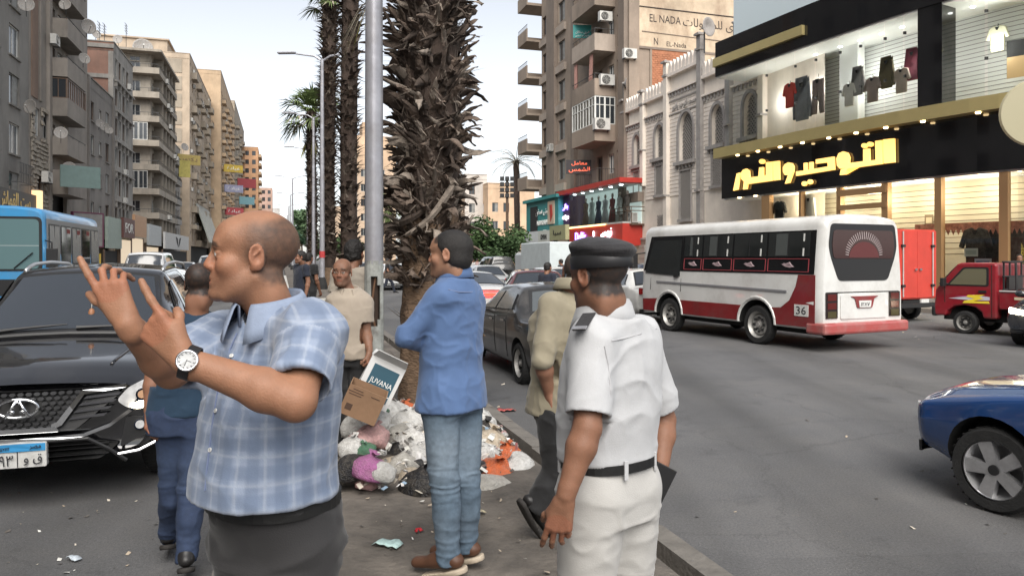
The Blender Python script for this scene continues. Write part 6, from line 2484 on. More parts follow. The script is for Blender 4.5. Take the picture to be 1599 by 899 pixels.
# ---------------------------------------------------------------- buses, box truck, pickup
def shell(parent,L,W,z0,z1,m,r=.16,name="body",taper=.05,crown=.06,arches=(),wheel=.4,ends=(.0,.0)):
 """coach body: rounded box section, ends slightly drawn in; ends = lean of the front and rear face"""
 xs=[-L/2,-L/2+.05,-L/2+.16,-L/4,0,L/4,L/2-.16,L/2-.05,L/2]
 ins=[.07,.025,0,0,0,0,0,.025,.07]
 rings=[]
 for x,i in zip(xs,ins):
  w,t,b=W/2-i,z1-i,z0+i*.5
  h=[(0,b),(w-.03,b),(w,b+.06),(w,b+.5),(w-taper*.2,(b+t)/2),(w-taper,t-r)]
  for a in(22,45,68):
   h.append((w-taper-r+r*math.cos(R(a)),t-r+r*math.sin(R(a))))
  h+=[(w-taper-r,t),((w-r)*.5,t+crown*.75),(0,t+crown)]
  ring=h+[(-y,z)for y,z in h[-2:0:-1]]
  lean=lambda z:(ends[0]if x>0 else-ends[1])*((z-z0)/(z1-z0))*(1 if abs(x)>L/2-.2 else 0)
  rings.append([(x-lean(z),y,z)for y,z in ring])
 n=len(rings[0])
 mb=MB()
 mb.add([v for q in rings for v in q],[(i*n+k,i*n+(k+1)%n,(i+1)*n+(k+1)%n,(i+1)*n+k)for i in range(len(rings)-1)for k in range(n)]+[tuple(range(n)),tuple(range(len(rings)*n-1,(len(rings)-1)*n-1,-1))],m)
 o=mb.build(name,parent)
 bm=bmesh.new()
 bm.from_mesh(o.data)
 bmesh.ops.recalc_face_normals(bm,faces=bm.faces)
 bm.to_mesh(o.data)
 bm.free()
 if arches:
  c=MB()
  for ax in arches:
   for sg in(-1,1):
    c.lathe([(wheel+.1,-.5),(wheel+.1,.3)],M_UNDER,28,Matrix.Translation((ax,sg*W/2,wheel+.02))@Matrix.Rotation(R(-90*sg),4,'X'))
  co=c.build("cutter",parent)
  bv=o.modifiers.new("b",'BOOLEAN')
  bv.operation,bv.object,bv.solver,bv.material_mode='DIFFERENCE',co,'EXACT','TRANSFER'
  dg=bpy.context.evaluated_depsgraph_get()
  nm=bpy.data.meshes.new_from_object(o.evaluated_get(dg))
  o.modifiers.clear()
  o.data=nm
  bpy.data.objects.remove(co)
 set_auto(o.data,32)
 return o
def bus_wheels(parent,W,r,axs,steel=True):
 c=Car(W=W,wheel=r,axf=axs[0],axr=axs[1],L=20)
 c.wheels(parent,'steel' if steel else 'alloy')
M_TAILD=mat("smoked_lens",(.09,.012,.01),.15)
M_OLIVE=mat("olive_lens",(.06,.05,.02),.2)
# ----- white and dark red minibus
hB=Vector((-.421,.907,0)).normalized()
lB=Vector((-hB.y,hB.x,0))
rearL=G(1281,13.72)
LB,WB=5.75,2.25
cB=rearL+hB*LB/2-lB*WB/2
MBu=head_mat(cB,hB.x,hB.y)
M_BW=mat("bus_white",(.62,.62,.6),.3,coat=.4,var=.06,vscale=1.2,dirt=(.3,.28,.25),dirt_amt=.5,dscale=1.6)
M_BR=mat("bus_dark_red",(.2,.018,.02),.35,coat=.4,var=.15,vscale=2,dirt=(.12,.08,.07),dirt_amt=.5,dscale=2.5)
eb=empty("minibus",MBu,"white and dark red minibus turning across the junction","bus")
HB=2.56
shell(eb,LB,WB,.42,HB,M_BW,r=.2,taper=.10,arches=(1.72,-1.22),wheel=.40)
bus_wheels(eb,WB,.40,(1.72,-1.22))
def sp_(px,py):
 v=view_pt(MBu,1,WB/2-.02,px,py)
 return v.x,v.z
def sidey(z):
 return WB/2+.002-float(np.interp(z,[.9,1.49,2.36,3],[0,.02,.10,.10]))
def sslab(mb,pts,m,th=.012):
 A=[(x,sidey(z),z)for x,z in pts]
 mb.slab(A if False else A[::-1],(0,th,0),m)
 B=[(x,-sidey(z),z)for x,z in pts]
 mb.slab(B,(0,-th,0),m)
def spx(pts):
 return[sp_(980+x/3.553,320+y/3.553)for x,y in pts]
# red skirt with the sweep up at the rear corner
k=MB()
q=spx([(88,545),(140,540)])
zs=sp_(980+400/3.553,320+560/3.553)[1]
for sk in([(2.25,.46),(2.22,.62),(2.13,.78),(LB/2-.1,.74),(LB/2-.12,.46)],[(-.69,.46),(-.71,.62),(-.81,.78),(1.31,.78),(1.21,.62),(1.19,.46)],[(-LB/2+.13,.46),(-LB/2+.13,1.45),(-2.33,1.45),(-2.27,1.22),(-2.12,.95),(-1.9,.80),(-1.63,.78),(-1.73,.62),(-1.75,.46)]):
 sslab(k,sk,M_BR,.006)
k.build2("skirt",eb)
k=MB()
sslab(k,[(2.2,1.17),(2.2,1.21),(-2.05,1.14),(-2.05,1.10)],mat("grey_rub_strip",(.2,.2,.21),.6),.02)
k.build2("rub_strip",eb)
# white arch lips
for ax in(1.72,-1.22):
 k=MB()
 for sg in(1,-1):
  k.tube([(ax+.53*math.cos(R(a)),sg*(WB/2-.0),.44+.53*math.sin(R(a)))for a in range(0,181,15)],.03,M_BW,6)
 k.build2("arch_lip",eb)
# window band
k=MB()
zb0,zb1=1.62,2.30
sslab(k,[(-LB/2+.16,1.46),(-LB/2+.16,zb1),(LB/2-.35,zb1),(LB/2-.12,1.46)],mat("black_band",(.008,.008,.009),.12,spec=.5),.006)
k.build2("window_band",eb)
cols=[(-2.58,-1.52),(-1.46,-.52),(-.46,.48),(.54,1.16)]
M_BG=mat("bus_glass",(.02,.022,.022),.05,spec=.6)
M_REDL=mat("red_pinstripe",(.3,.05,.06),.5)
for i,(xa,xb_)in enumerate(cols):
 k=MB()
 sslab(k,[(xa,1.80),(xa,2.27),(xb_,2.27),(xb_,1.80)],M_BG,.016)
 k.build2("side_window",eb)
 k=MB()
 for xx,w_ in(((xa+xb_)/2,.02),):
  sslab(k,[(xx,1.80),(xx,2.27),(xx+w_,2.27),(xx+w_,1.80)],M_PLAS,.02)
  if i!=1:
   sslab(k,[(xx+w_,1.82),(xx+w_,2.25),(xb_-.2,2.25),(xb_-.2,1.82)],mat("bus_glass_grey",(.075,.082,.08),.1),.018)
 k.build2("window_bar",eb)
 k=MB()
 for z_ in(2.16,1.88):  # white marks put in for reflections on the panes
  sslab(k,[(xa+.13,z_-.07),(xa+.13,z_+.08),(xa+.16,z_+.08),(xa+.16,z_-.07)],M_WHITEF,.024)
 k.build2("pane_glint",eb)
 k=MB()
 for a,b in(((xa,1.5),(xb_,1.512)),((xa,1.748),(xb_,1.76))):
  sslab(k,[a,(a[0],b[1]),b,(b[0],a[1])],M_REDL,.014)
 for xx in(xa,xb_-.012):
  sslab(k,[(xx,1.5),(xx,1.76),(xx+.012,1.76),(xx+.012,1.5)],M_REDL,.014)
 k.build2("pinstripe",eb)
 k=MB()
 cx_=(xa+xb_)/2
 for j in range(3):
  pts=[(cx_-.16+.04*j,1.60+.02*j),(cx_-.06,1.66+.015*j),(cx_+.04,1.62+.02*j),(cx_+.15-.02*j,1.65+.01*j),(cx_+.05,1.60+.018*j),(cx_-.06,1.585+.02*j)]
  A=[(x,sidey(1.6),z)for x,z in pts]
  k.slab(A,(0,.016,0),mat("decal_pink",(.5,.38,.4),.5))
 k.build("decal",eb)
# people-dark seats and a white headrest cloth glimpsed inside are left to the glass; driver's door
k=MB()
sslab(k,[(1.30,1.34),(1.30,2.20),(LB/2-.48,2.20),(LB/2-.2,1.40)],M_BG,.018)
k.build2("door_window",eb)
k=MB()
for x in(1.25,2.45):
 sslab(k,[(x,.98),(x,2.28),(x+.012,2.28),(x+.012,.98)],M_UNDER,.009)
sslab(k,[(1.36,1.31),(1.36,1.35),(1.5,1.35),(1.5,1.31)],M_PLAS,.04)
k.build2("driver_door",eb)
for sg in(1,-1):
 k=MB()
 k.tube([(LB/2-.1,sg*1.05,1.9),(LB/2+.12,sg*1.28,1.86),(LB/2+.12,sg*1.28,1.6)],.02,M_PLAS,6)
 k.cbox((LB/2+.1,sg*1.28,1.68),(.1,.2,.36),M_PLAS)
 k.build("wing_mirror",eb,bevel=.03)
# rear: hexagon window with sunburst, hatch, lamps, plate, bumper
XR=-LB/2
def rslab(mb,pts,m,th=.012,base=0.0):
 A=[(XR-base,y,z)for y,z in pts]
 mb.slab(A,(-th,0,0),m)
def ry(px,py):
 v=view_pt(MBu,0,XR,980+px/3.553,320+py/3.553)
 return v.y,v.z
k=MB()
hexo=[(.86,2.42),(-.86,2.42),(-.92,2.0),(-.86,1.78),(-.66,1.34),(.66,1.34),(.86,1.78),(.92,2.0)]
rslab(k,rpoly(hexo,.09),mat("black_rubber",(.012,.012,.013),.45),.012)
k.build("rear_panel",eb)
k=MB()
rslab(k,rpoly([(.8,2.30),(-.8,2.30),(-.84,2.0),(-.8,1.76),(.8,1.76),(.84,2.0)],.07),mat("rear_glass_bus",(.035,.012,.012),.06,spec=.6),.02)
ow=k.build("rear_window",eb)
k=MB()
for i in range(27):
 a=R(8+164*i/26)
 r0,r1=.44,.52+.10*math.sin(a)
 c=(0,1.78)
 k.add([(XR-.024,c[0]+r*math.cos(a+d)*.95,c[1]+r*math.sin(a+d)*.8)for r,d in((r0,-.018),(r0,.018),(r1,.012),(r1,-.012))],[(0,1,2,3)],mat("sun_decal",(.4,.34,.34),.6))
k.build("sunburst_decal",ow)
k=MB()
rslab(k,[(a*.4,1.78+b*.3)for a,b in ell(0,0,1,1,16,0,180)],mat("red_decal",(.09,.018,.018),.4),.024)
k.build("sun_disc_decal",ow)
k=MB()
for z in(1.0,):
 rslab(k,[(.98,1.11),(-.98,1.11),(-.98,1.13),(.98,1.13)],M_UNDER,.004)
 rslab(k,rpoly([(.62,1.08),(-.62,1.08),(-.62,.62),(.62,.62)],.04),M_BW,.02)
k.build("hatch",eb)
k=MB()
rslab(k,rpoly([(.38,1.045),(-.38,1.045),(-.26,1.0),(-.2,.82),(.2,.82),(.26,1.0)],.03),M_BR,.04)
k.build("plate_frame",eb)
k=MB()
rslab(k,rpoly([(.17,.96),(-.17,.96),(-.15,.83),(.15,.83)],.01),M_PLATEW,.05)
op=k.build("number_plate",eb)
link("lettering",text_mesh("١٢٨٧",.24,.07,.004,M_INK),op,Matrix.Translation((XR-.053,0,.89))@Matrix.Rotation(R(-90),4,'Z'))
for sg in(1,-1):
 k=MB()
 rslab(k,[(sg*1.0,1.12),(sg*.7,1.12),(sg*.7,.64),(sg*1.0,.64)][::sg],mat("dark_lamp_box",(.02,.012,.012),.2),.02)
 o=k.build("tail_lamp",eb)
 for z_,mm in((1.03,M_TAILD),(.87,M_TAILD),(.71,M_OLIVE)):
  k=MB()
  rslab(k,[(sg*.96,z_+.06),(sg*.74,z_+.06),(sg*.74,z_-.06),(sg*.96,z_-.06)][::sg],mm,.028)
  k.build("lens",o)
k=MB()
k.box(XR-.12,XR+.35,-WB/2-.02,WB/2+.02,.34,.56,mat("bumper_red",(.36,.07,.065),.3,coat=.5,dirt=(.3,.24,.22),dirt_amt=.5,dscale=3))
k.build("bumper",eb,bevel=.05)
k=MB()
k.box(XR+.3,LB/2-.3,-.85,.85,.3,.5,M_UNDER)
k.tube([(-1.22,-1,.4),(-1.22,1,.4)],.09,M_UNDER,8)
k.tube([(1.72,-1,.4),(1.72,1,.4)],.07,M_UNDER,8)
k.build("chassis",eb)
k=MB()
yy=sidey(.7)
k.slab([(XR+.28,yy,.66),(XR+.62,yy,.66),(XR+.62,yy,.88),(XR+.28,yy,.88)][::-1],(0,.012,0),M_WHITEF)
o=k.build("route_sticker",eb)
link("lettering",text_mesh("36",.24,.15,.004,M_INK),o,Matrix.Translation((XR+.45,yy+.014,.77))@Matrix.Rotation(R(180),4,'Z'))
k=MB()
k.box(-LB/2+.3,LB/2-.4,-WB/2+.05,WB/2-.05,1.38,1.41,M_UNDER)
k.build("floor_pan",eb)
# ----- sky blue bus on the left
PL=G(74,18.2)
LL,WL=5.6,2.3
hL=Vector(H_TOW+(0,))
lL=Vector((-hL.y,hL.x,0))
cL=PL-hL*LL/2-lL*WL/2
el_=empty("bus",head_mat(cL,*H_TOW),"sky blue bus with a wide pale windscreen, behind the black SUV","bus")
M_BB=mat("bus_blue",(.05,.28,.56),.3,coat=.4,dirt=(.2,.2,.2),dirt_amt=.4,dscale=1.5)
HL=3.0
shell(el_,LL,WL,.5,HL,M_BB,r=.22,taper=.06,arches=(1.7,-1.6),wheel=.45)
bus_wheels(el_,WL,.45,(1.7,-1.6))
XF=LL/2
k=MB()
k.slab([(XF,y,z)for y,z in rpoly([(-1.05,1.45),(1.05,1.45),(1.03,2.78),(-1.03,2.78)],.14)],(.012,0,0),M_PLAS)
k.build("windscreen_surround",el_)
k=MB()
k.slab([(XF,y,z)for y,z in rpoly([(-.98,1.5),(.98,1.5),(.97,2.72),(-.97,2.72)],.12)],(.02,0,0),mat("bus_screen",(.12,.2,.21),.06,spec=.7))
k.build("windscreen",el_)
k=MB()
k.slab([(XF,y,z)for y,z in((-.97,2.06),(.97,2.06),(.97,2.08),(-.97,2.08))],(.022,0,0),mat("screen_line",(.3,.36,.36),.3))
for y in(-.4,.45):
 k.tube([(XF+.04,y,1.52),(XF+.05,y+.4,1.9)],.014,M_PLAS,5)
k.build("wiper",el_)
k=MB()
k.slab([(XF,y,z)for y,z in((-1.0,.85),(1.0,.85),(1.0,1.25),(-1.0,1.25))],(.014,0,0),M_PLAS)
k.build("grille",el_)
for sg in(1,-1):
 k=MB()
 k.slab([(XF,y,z)for y,z in rpoly([(sg*.55,.9),(sg*.95,.9),(sg*.95,1.18),(sg*.55,1.18)][::sg],.05)],(.03,0,0),M_LAMPC)
 k.build("headlight",el_)
k=MB()
k.box(XF-.1,XF+.12,-1.12,1.12,.5,.8,M_PLAS)
k.build("bumper",el_,bevel=.04)
def lslab(mb,pts,m,th):
 mb.slab([(x,1.118 if z<2 else 1.10,z)for x,z in pts][::-1],(0,th,0),m)
k=MB()
lslab(k,[(-LL/2+.12,1.5),(-LL/2+.12,2.74),(XF-.1,2.74),(XF-.1,1.5)],mat("bus_side_grey",(.16,.17,.18),.4),.02)
k.build("window_band",el_)
for i in range(5):
 x0_=-LL/2+.25+i*1.05
 k=MB()
 lslab(k,rpoly([(x0_,1.58),(x0_,2.62),(x0_+.95,2.62),(x0_+.95,1.58)],.05),M_PLAS,.028)
 k.build("window_frame",el_)
 k=MB()
 lslab(k,[(x0_+.05,1.63),(x0_+.05,2.58),(x0_+.9,2.58),(x0_+.9,1.63)],M_BG if i%2 else M_PANE2,.034)
 o=k.build("side_window",el_)
 k=MB()
 lslab(k,[(x0_+.05,2.12),(x0_+.05,2.15),(x0_+.9,2.15),(x0_+.9,2.12)],M_ALU,.04)
 lslab(k,[(x0_+.47,2.15),(x0_+.47,2.58),(x0_+.5,2.58),(x0_+.5,2.15)],M_PLAS,.04)
 k.build("window_bar",o)
 if i in(1,2,3):
  k=MB()
  lslab(k,[(x0_+.1,2.16),(x0_+.1,2.54),(x0_+.42,2.54),(x0_+.42,2.16)],mat("red_curtain_bus",(.2,.04,.035),.8),.037)
  k.build("curtain",o)
k=MB()
k.tube([(XF-.02,1.1,2.2),(XF+.2,1.3,2.15),(XF+.2,1.3,1.9)],.02,M_PLAS,6)
k.cbox((XF+.18,1.3,1.75),(.1,.24,.5),M_PLAS)
k.build("wing_mirror",el_,bevel=.03)
k=MB()
k.box(-LL/2-.02,-LL/2+.06,1.0,1.16,1.0,1.9,mat("yellow_marker",(.6,.4,.05),.5))
k.build("marker_panel",el_)
# ----- red box truck behind the minibus
hT=Vector((-.47,.88,0)).normalized()
lT=Vector((-hT.y,hT.x,0))
PR=G(1461,21.0)
LT,WT=2.9,1.75
cT=PR+hT*LT/2+lT*WT/2
MT=head_mat(cT,hT.x,hT.y)
et=empty("box_truck",MT,"bright red box truck with barred rear doors, half hidden by the minibus","truck")
M_RED=mat("truck_red",(.5,.045,.03),.4,var=.12,vscale=2)
k=MB()
k.box(-LT/2,LT/2,-WT/2,WT/2,.62,2.56,M_RED)
k.build("box_body",et,bevel=.02)
k=MB()
k.box(LT/2+.05,LT/2+1.5,-.8,.8,.45,1.75,M_RED)
k.build("cab",et,bevel=.12)
k=MB()
k.box(LT/2+.55,LT/2+1.3,-.81,.81,1.15,1.62,M_CARG)
k.build("cab_window",et,bevel=.04)
k=MB()
k.box(-LT/2,LT/2+1.4,-.6,.6,.38,.6,M_UNDER)
k.box(-LT/2-.12,-LT/2+.05,-.85,.85,.4,.52,M_PLAS)
k.build("chassis",et)
for y0,y1 in((-.86,-.005),(.005,.86)):
 k=MB()
 k.box(-LT/2-.03,-LT/2,y0,y1,.66,2.52,M_RED)
 o=k.build("rear_door",et,bevel=.008)
 k=MB()
 yy=y0+.2 if y0<-.1 else y1-.2
 k.tube([(-LT/2-.06,yy,.7),(-LT/2-.06,yy,2.5)],.018,M_ALU,6)
 for z in(1.0,2.1):
  k.cbox((-LT/2-.06,yy,z),(.05,.14,.07),M_PLAS)
 k.build("lock_rod",o)
 k=MB()
 k.cbox((-LT/2-.05,y1-.1 if y0<-.1 else y0+.1,1.45),(.05,.1,.05),M_CHR)
 k.build("handle",o)
k=MB()
k.box(-LT/2-.05,-LT/2,-.5,-.15,.5,.62,M_PLATEW)
k.build("number_plate",et)
bus_wheels(et,WT,.3,(LT/2+.6,-LT/2+.7))
# ----- small red pickup
hP=Vector((-.56,.83,0)).normalized()
lP=Vector((-hP.y,hP.x,0))
PW=G(1506,17.3)
LP,WP=3.3,1.42
cP=PW-hP*.95-lP*(WP/2-.02)
MP=head_mat(cP,hP.x,hP.y)
ep=empty("pickup_truck",MP,"small crimson pickup truck with a yellow flash on its door","pickup")
M_CRM=mat("pickup_crimson",(.23,.012,.02),.3,coat=.5,var=.08,vscale=2,dirt=(.15,.1,.09),dirt_amt=.35,dscale=2.2)
y=WP/2
# cab: a side outline extruded, with a cut window
out=[(.25,.38),(.25,1.62),(.32,1.66),(1.02,1.66),(1.10,1.63),(1.52,1.12),(1.60,1.02),(1.64,.55),(1.62,.40),(1.36,.40),(1.32,.52),(1.18,.63),(.95,.67),(.72,.63),(.58,.52),(.54,.38)]
k=MB()
k.slab([(a,y,b)for a,b in out],(0,-WP,0),M_CRM)
o=k.build("cab",ep,bevel=.045)
for sg in(1,-1):
 k=MB()
 k.slab([(a,sg*(y-.01),b)for a,b in rpoly([(.42,1.12),(.42,1.56),(.96,1.56),(1.34,1.12)][::-sg],.05)],(0,sg*.02,0),M_PLAS)
 k.build("window_surround",ep)
 k=MB()
 k.slab([(a,sg*(y),b)for a,b in rpoly([(.47,1.15),(.47,1.52),(.93,1.52),(1.27,1.15)][::-sg],.04)],(0,sg*.016,0),mat("pickup_glass",(.13,.12,.075),.06,spec=.6))
 k.build("side_window",ep)
 k=MB()
 k.tube([(.36,sg*(y+.002),.42),(.36,sg*(y+.002),1.6)],.008,M_UNDER,4)
 k.tube([(1.38,sg*(y+.002),.72),(1.38,sg*(y+.002),1.1)],.008,M_UNDER,4)
 k.cbox((.55,sg*(y+.012),1.0),(.16,.03,.05),M_PLAS)
 k.build("door_trim",ep)
 k=MB()
 k.cbox((1.36,sg*(y+.12),1.2),(.08,.16,.2),M_PLAS)
 k.tube([(1.3,sg*y,1.15),(1.36,sg*(y+.1),1.18)],.02,M_PLAS,5)
 k.build("wing_mirror",ep,bevel=.03)
 k=MB()
 for pts,c_ in(([(1.3,.82),(1.0,.86),(.62,.90),(.40,.88),(.40,.80),(.7,.79),(1.0,.80)],(.5,.48,.55)),([(1.16,.87),(.9,.885),(.72,.93),(.74,.87)],(.55,.1,.3)),([(.98,.72),(.94,.77),(.72,.83),(.90,.87),(.86,.91),(.50,.93),(.62,.87),(.52,.84),(.74,.77),(.42,.78),(.40,.73)],(.75,.58,.04))):
  yy=y+.003+(.004 if c_[0]>.6 else 0)+(.002 if c_[1]<.2 else 0)
  k.slab([(a,sg*yy,b)for a,b in pts][::-sg],(0,sg*.004,0),mat("flash%.2f"%c_[1],c_,.5))
 k.build("door_flash",ep)
k=MB()
k.slab([(1.12,-.58,1.60),(1.53,-.62,1.13),(1.53,.62,1.13),(1.12,.58,1.60)][::-1],(.03,0,.025),M_CARG)
k.build("windscreen",ep)
k=MB()
k.box(1.58,1.70,-.71,.71,.38,.62,M_PLAS)
k.build("bumper",ep,bevel=.04)
k=MB()
k.box(-1.65,.2,-y,y,.62,.70,M_CRM)
for sg in(1,-1):
 k.box(-1.65,.2,sg*y-.02*(sg>0)-.02*0-(.02 if sg<0 else 0)+(.02 if sg<0 else 0),sg*y+(.0 if sg>0 else.02),.701,1.0,M_CRM)
k.box(-1.65,-1.62,-y+.03,y-.03,.702,1.0,M_CRM)
k.build("cargo_bed",ep,bevel=.008)
k=MB()
for sg in(1,-1):
 k.tube([(-1.63,sg*y,1.02),(.2,sg*y,1.02)],.025,mat("rail_grey",(.35,.33,.32),.5),6)
 k.slab([(-1.5,sg*(y+.003),.78),(-.1,sg*(y+.003),.84),(-.1,sg*(y+.003),.9),(-1.5,sg*(y+.003),.86)][::sg],(0,sg*.004,0),mat("cream_stripe",(.6,.5,.35),.5))
k.build("bed_rail",ep)
k=MB()
for yy in(-.6,-.3,0,.3,.6):
 k.tube([(.16,yy,1.0),(.16,yy,1.68)],.022,M_PLAS,6)
for z in(1.05,1.35,1.68):
 k.tube([(.16,-.64,z),(.16,.64,z)],.024,M_PLAS,6)
k.tube([(.16,.64,1.68),(-.1,.64,1.66),(-.12,.64,1.0)],.024,M_PLAS,6)
k.box(.13,.19,-.3,.4,1.05,1.34,M_PLAS)
k.build("headboard_rack",ep)
k=MB()
k.box(-1.6,1.5,-.5,.5,.3,.6,M_UNDER)
k.cbox((-.15,.55,.52),(.4,.22,.2),mat("fuel_tank",(.4,.4,.4),.4,metal=.6))
k.build("chassis",ep)
bus_wheels(ep,WP,.265,(.95,-1.0))
# lorry box far down on the right
k=MB()
k.box(-1.1,1.1,-2.2,2.2,.8,2.5,mat("pale_van",(.5,.55,.56),.5,var=.1))
o=k.build("delivery_truck",None,head_mat(G(868,36),-.3,1)@Matrix.Rotation(R(-90),4,'Z'),bevel=.05)
w=MB()
w.box(-1.0,1.0,2.2,3.6,.5,2.0,mat("pale_cab",(.45,.48,.5),.4))
w.build("cab",o,bevel=.1)
for yy in(-1.3,2.8):
 for sg in(1,-1):
  w=MB()
  w.lathe([(.4,-.12),(.4,.12)],M_TYRE,18,Matrix.Translation((sg*.95,yy,.4))@Matrix.Rotation(R(90),4,'Y'))
  w.build("wheel",o)
w=MB()
w.box(-.9,.9,-2.1,3.4,.42,.78,M_UNDER)
w.build("chassis",o)
tag(o,"pale grey delivery truck parked before the dress shop","truck")
# ---------------------------------------------------------------- people
def skin_mat(n):
 return mat("skin_"+n,(.3,.17,.11),.55,attr="col",var=.07,vscale=34,bump=.13,bscale=220,sss=.10,spec=.38)
def cloth(n,c,rough=.85,**k):
 a=dict(var=.09,vscale=6,bump=.12,bscale=260,sheen=.15)
 a.update(k)
 return mat("cloth_"+n,c,rough,**a)
V3=lambda v:np.array(v,float)
def hand(s,wr,f,n,left,curls,thumb=(20,25),k=1.0):
 """wrist, finger direction, back-of-hand normal, finger bends (knuckle, middle, tip) from index to little finger"""
 f=V3(f)/np.linalg.norm(f)
 n=V3(n)-f*float(V3(n)@f)
 n/=np.linalg.norm(n)
 t=np.cross(f,n)if left else np.cross(n,f)
 wr=V3(wr)
 ks=[]
 for i,(o,b)in enumerate(((.029,.088),(.010,.092),(-.010,.088),(-.028,.080))):
  base=wr+(f*b+t*o)*k
  s.cap(wr+t*o*.55*k+f*.012*k,base,.0145*k,.0115*k,k=.012)
  ks.append(base)
  p,a=base,0
  L=((.042,.026,.021),(.046,.029,.022),(.042,.027,.021),(.033,.021,.019))[i]
  for j in range(3):
   a+=R(curls[i][j])
   sp=t*(.10*(1.2-i))*(1 if curls[i][0]<30 else.2)
   d=f*math.cos(a)-n*math.sin(a)+sp
   d/=np.linalg.norm(d)
   q=p+d*L[j]*k
   r0=(.0098-.0006*i)*k*(1-.07*j)
   s.cap(p,q,r0,r0*.9,k=.004)
   p=q
 s.cap(wr+(t*.016+f*.02-n*.006)*k,wr+(t*.034+f*.055-n*.012)*k,.019*k,.014*k,k=.014)
 p=wr+(t*.032+f*.045-n*.012)*k
 d0=f*.72+t*.62-n*.25
 a=0
 for j,L in enumerate((.036,.03)):
  a+=R(thumb[j])
  d=d0*math.cos(a)-(t*.7+n*.6)*math.sin(a)
  d/=np.linalg.norm(d)
  q=p+d*L*k
  s.cap(p,q,.0115*k,.0095*k,k=.005)
  p=q
def head_sdf(s,P,Rm,k=1.0,ears=True,jaw=1.0,nose=1.0):
 """P centre between the eyes' level and the ears, Rm columns = right, face, up"""
 Rm=V3(Rm)
 T=lambda x,y,z:P+Rm@(V3((x,y,z))*k)
 E=lambda c,r,kk=.02,mode='add',Q=None:s.ell(T(*c),V3(r)*k,Rm if Q is None else Rm@Q,kk,mode)
 C=lambda a,b,r0,r1=None,kk=.012,**q:s.cap(T(*a),T(*b),r0*k,(r0 if r1 is None else r1)*k,kk,**q)
 E((0,-.018,.036),(.077,.099,.083),0)
 E((0,.022,-.045),(.060,.068,.072),.03)
 E((0,.015,-.075),(.054*jaw,.058,.045),.03)
 for x in(-1,1):
  C((x*.054*jaw,-.012,-.055),(x*.03,.058,-.105),.017,.015,.02)
  E((x*.042,.058,-.028),(.024,.024,.022),.025)
  E((x*.03,-.05,-.09),(.03,.03,.05),.03)
 E((0,.081,-.102),(.025,.021,.020),.02)
 C((-.034,.0795,.023),(.034,.0795,.023),.0135,None,.016)
 E((0,.055,.045),(.058,.036,.04),.03)
 C((0,.087,.014),(0,.100+.004*nose,-.029),.0085,.0115*nose,.012)
 for x in(-1,1):
  E((x*.0125,.097,-.034),(.0095,.0125,.009),.007)
  E((x*.0325,.098,-.001),(.019,.012,.0125),.012,'sub')
  E((x*.0315,.0765,-.001),(.0142,.0135,.0138),.003)
  C((x*.018,.0885,.004),(x*.045,.079,.0035),.0042,.0036,.004)
  C((x*.019,.0865,-.0095),(x*.044,.078,-.0085),.0034,.003,.004)
 E((0,.078,-.066),(.03,.02,.026),.018)
 C((-.019,.086,-.062),(.019,.086,-.062),.0062,None,.006)
 C((-.010,.093,-.0605),(.010,.093,-.0605),.0058,None,.007)
 C((-.016,.089,-.0755),(.016,.089,-.0755),.0072,None,.007)
 C((-.015,.0965,-.0685),(.015,.0965,-.0685),.002,None,.003,mode='sub')
 if ears:
  for x in(-1,1):
   Q=rotm('Z',-x*24)@rotm('X',-10)
   E((x*.081,-.014,-.004),(.0085,.022,.034),.005,'add',Q)
   E((x*.0895,-.012,.002),(.0085,.0135,.023),.003,'sub',Q)
   C((x*.084,-.020,.014),(x*.083,-.008,.0),.0032,.003,.003)
   E((x*.081,.000,-.004),(.005,.006,.009),.004)
   E((x*.079,-.006,-.030),(.006,.010,.010),.005)
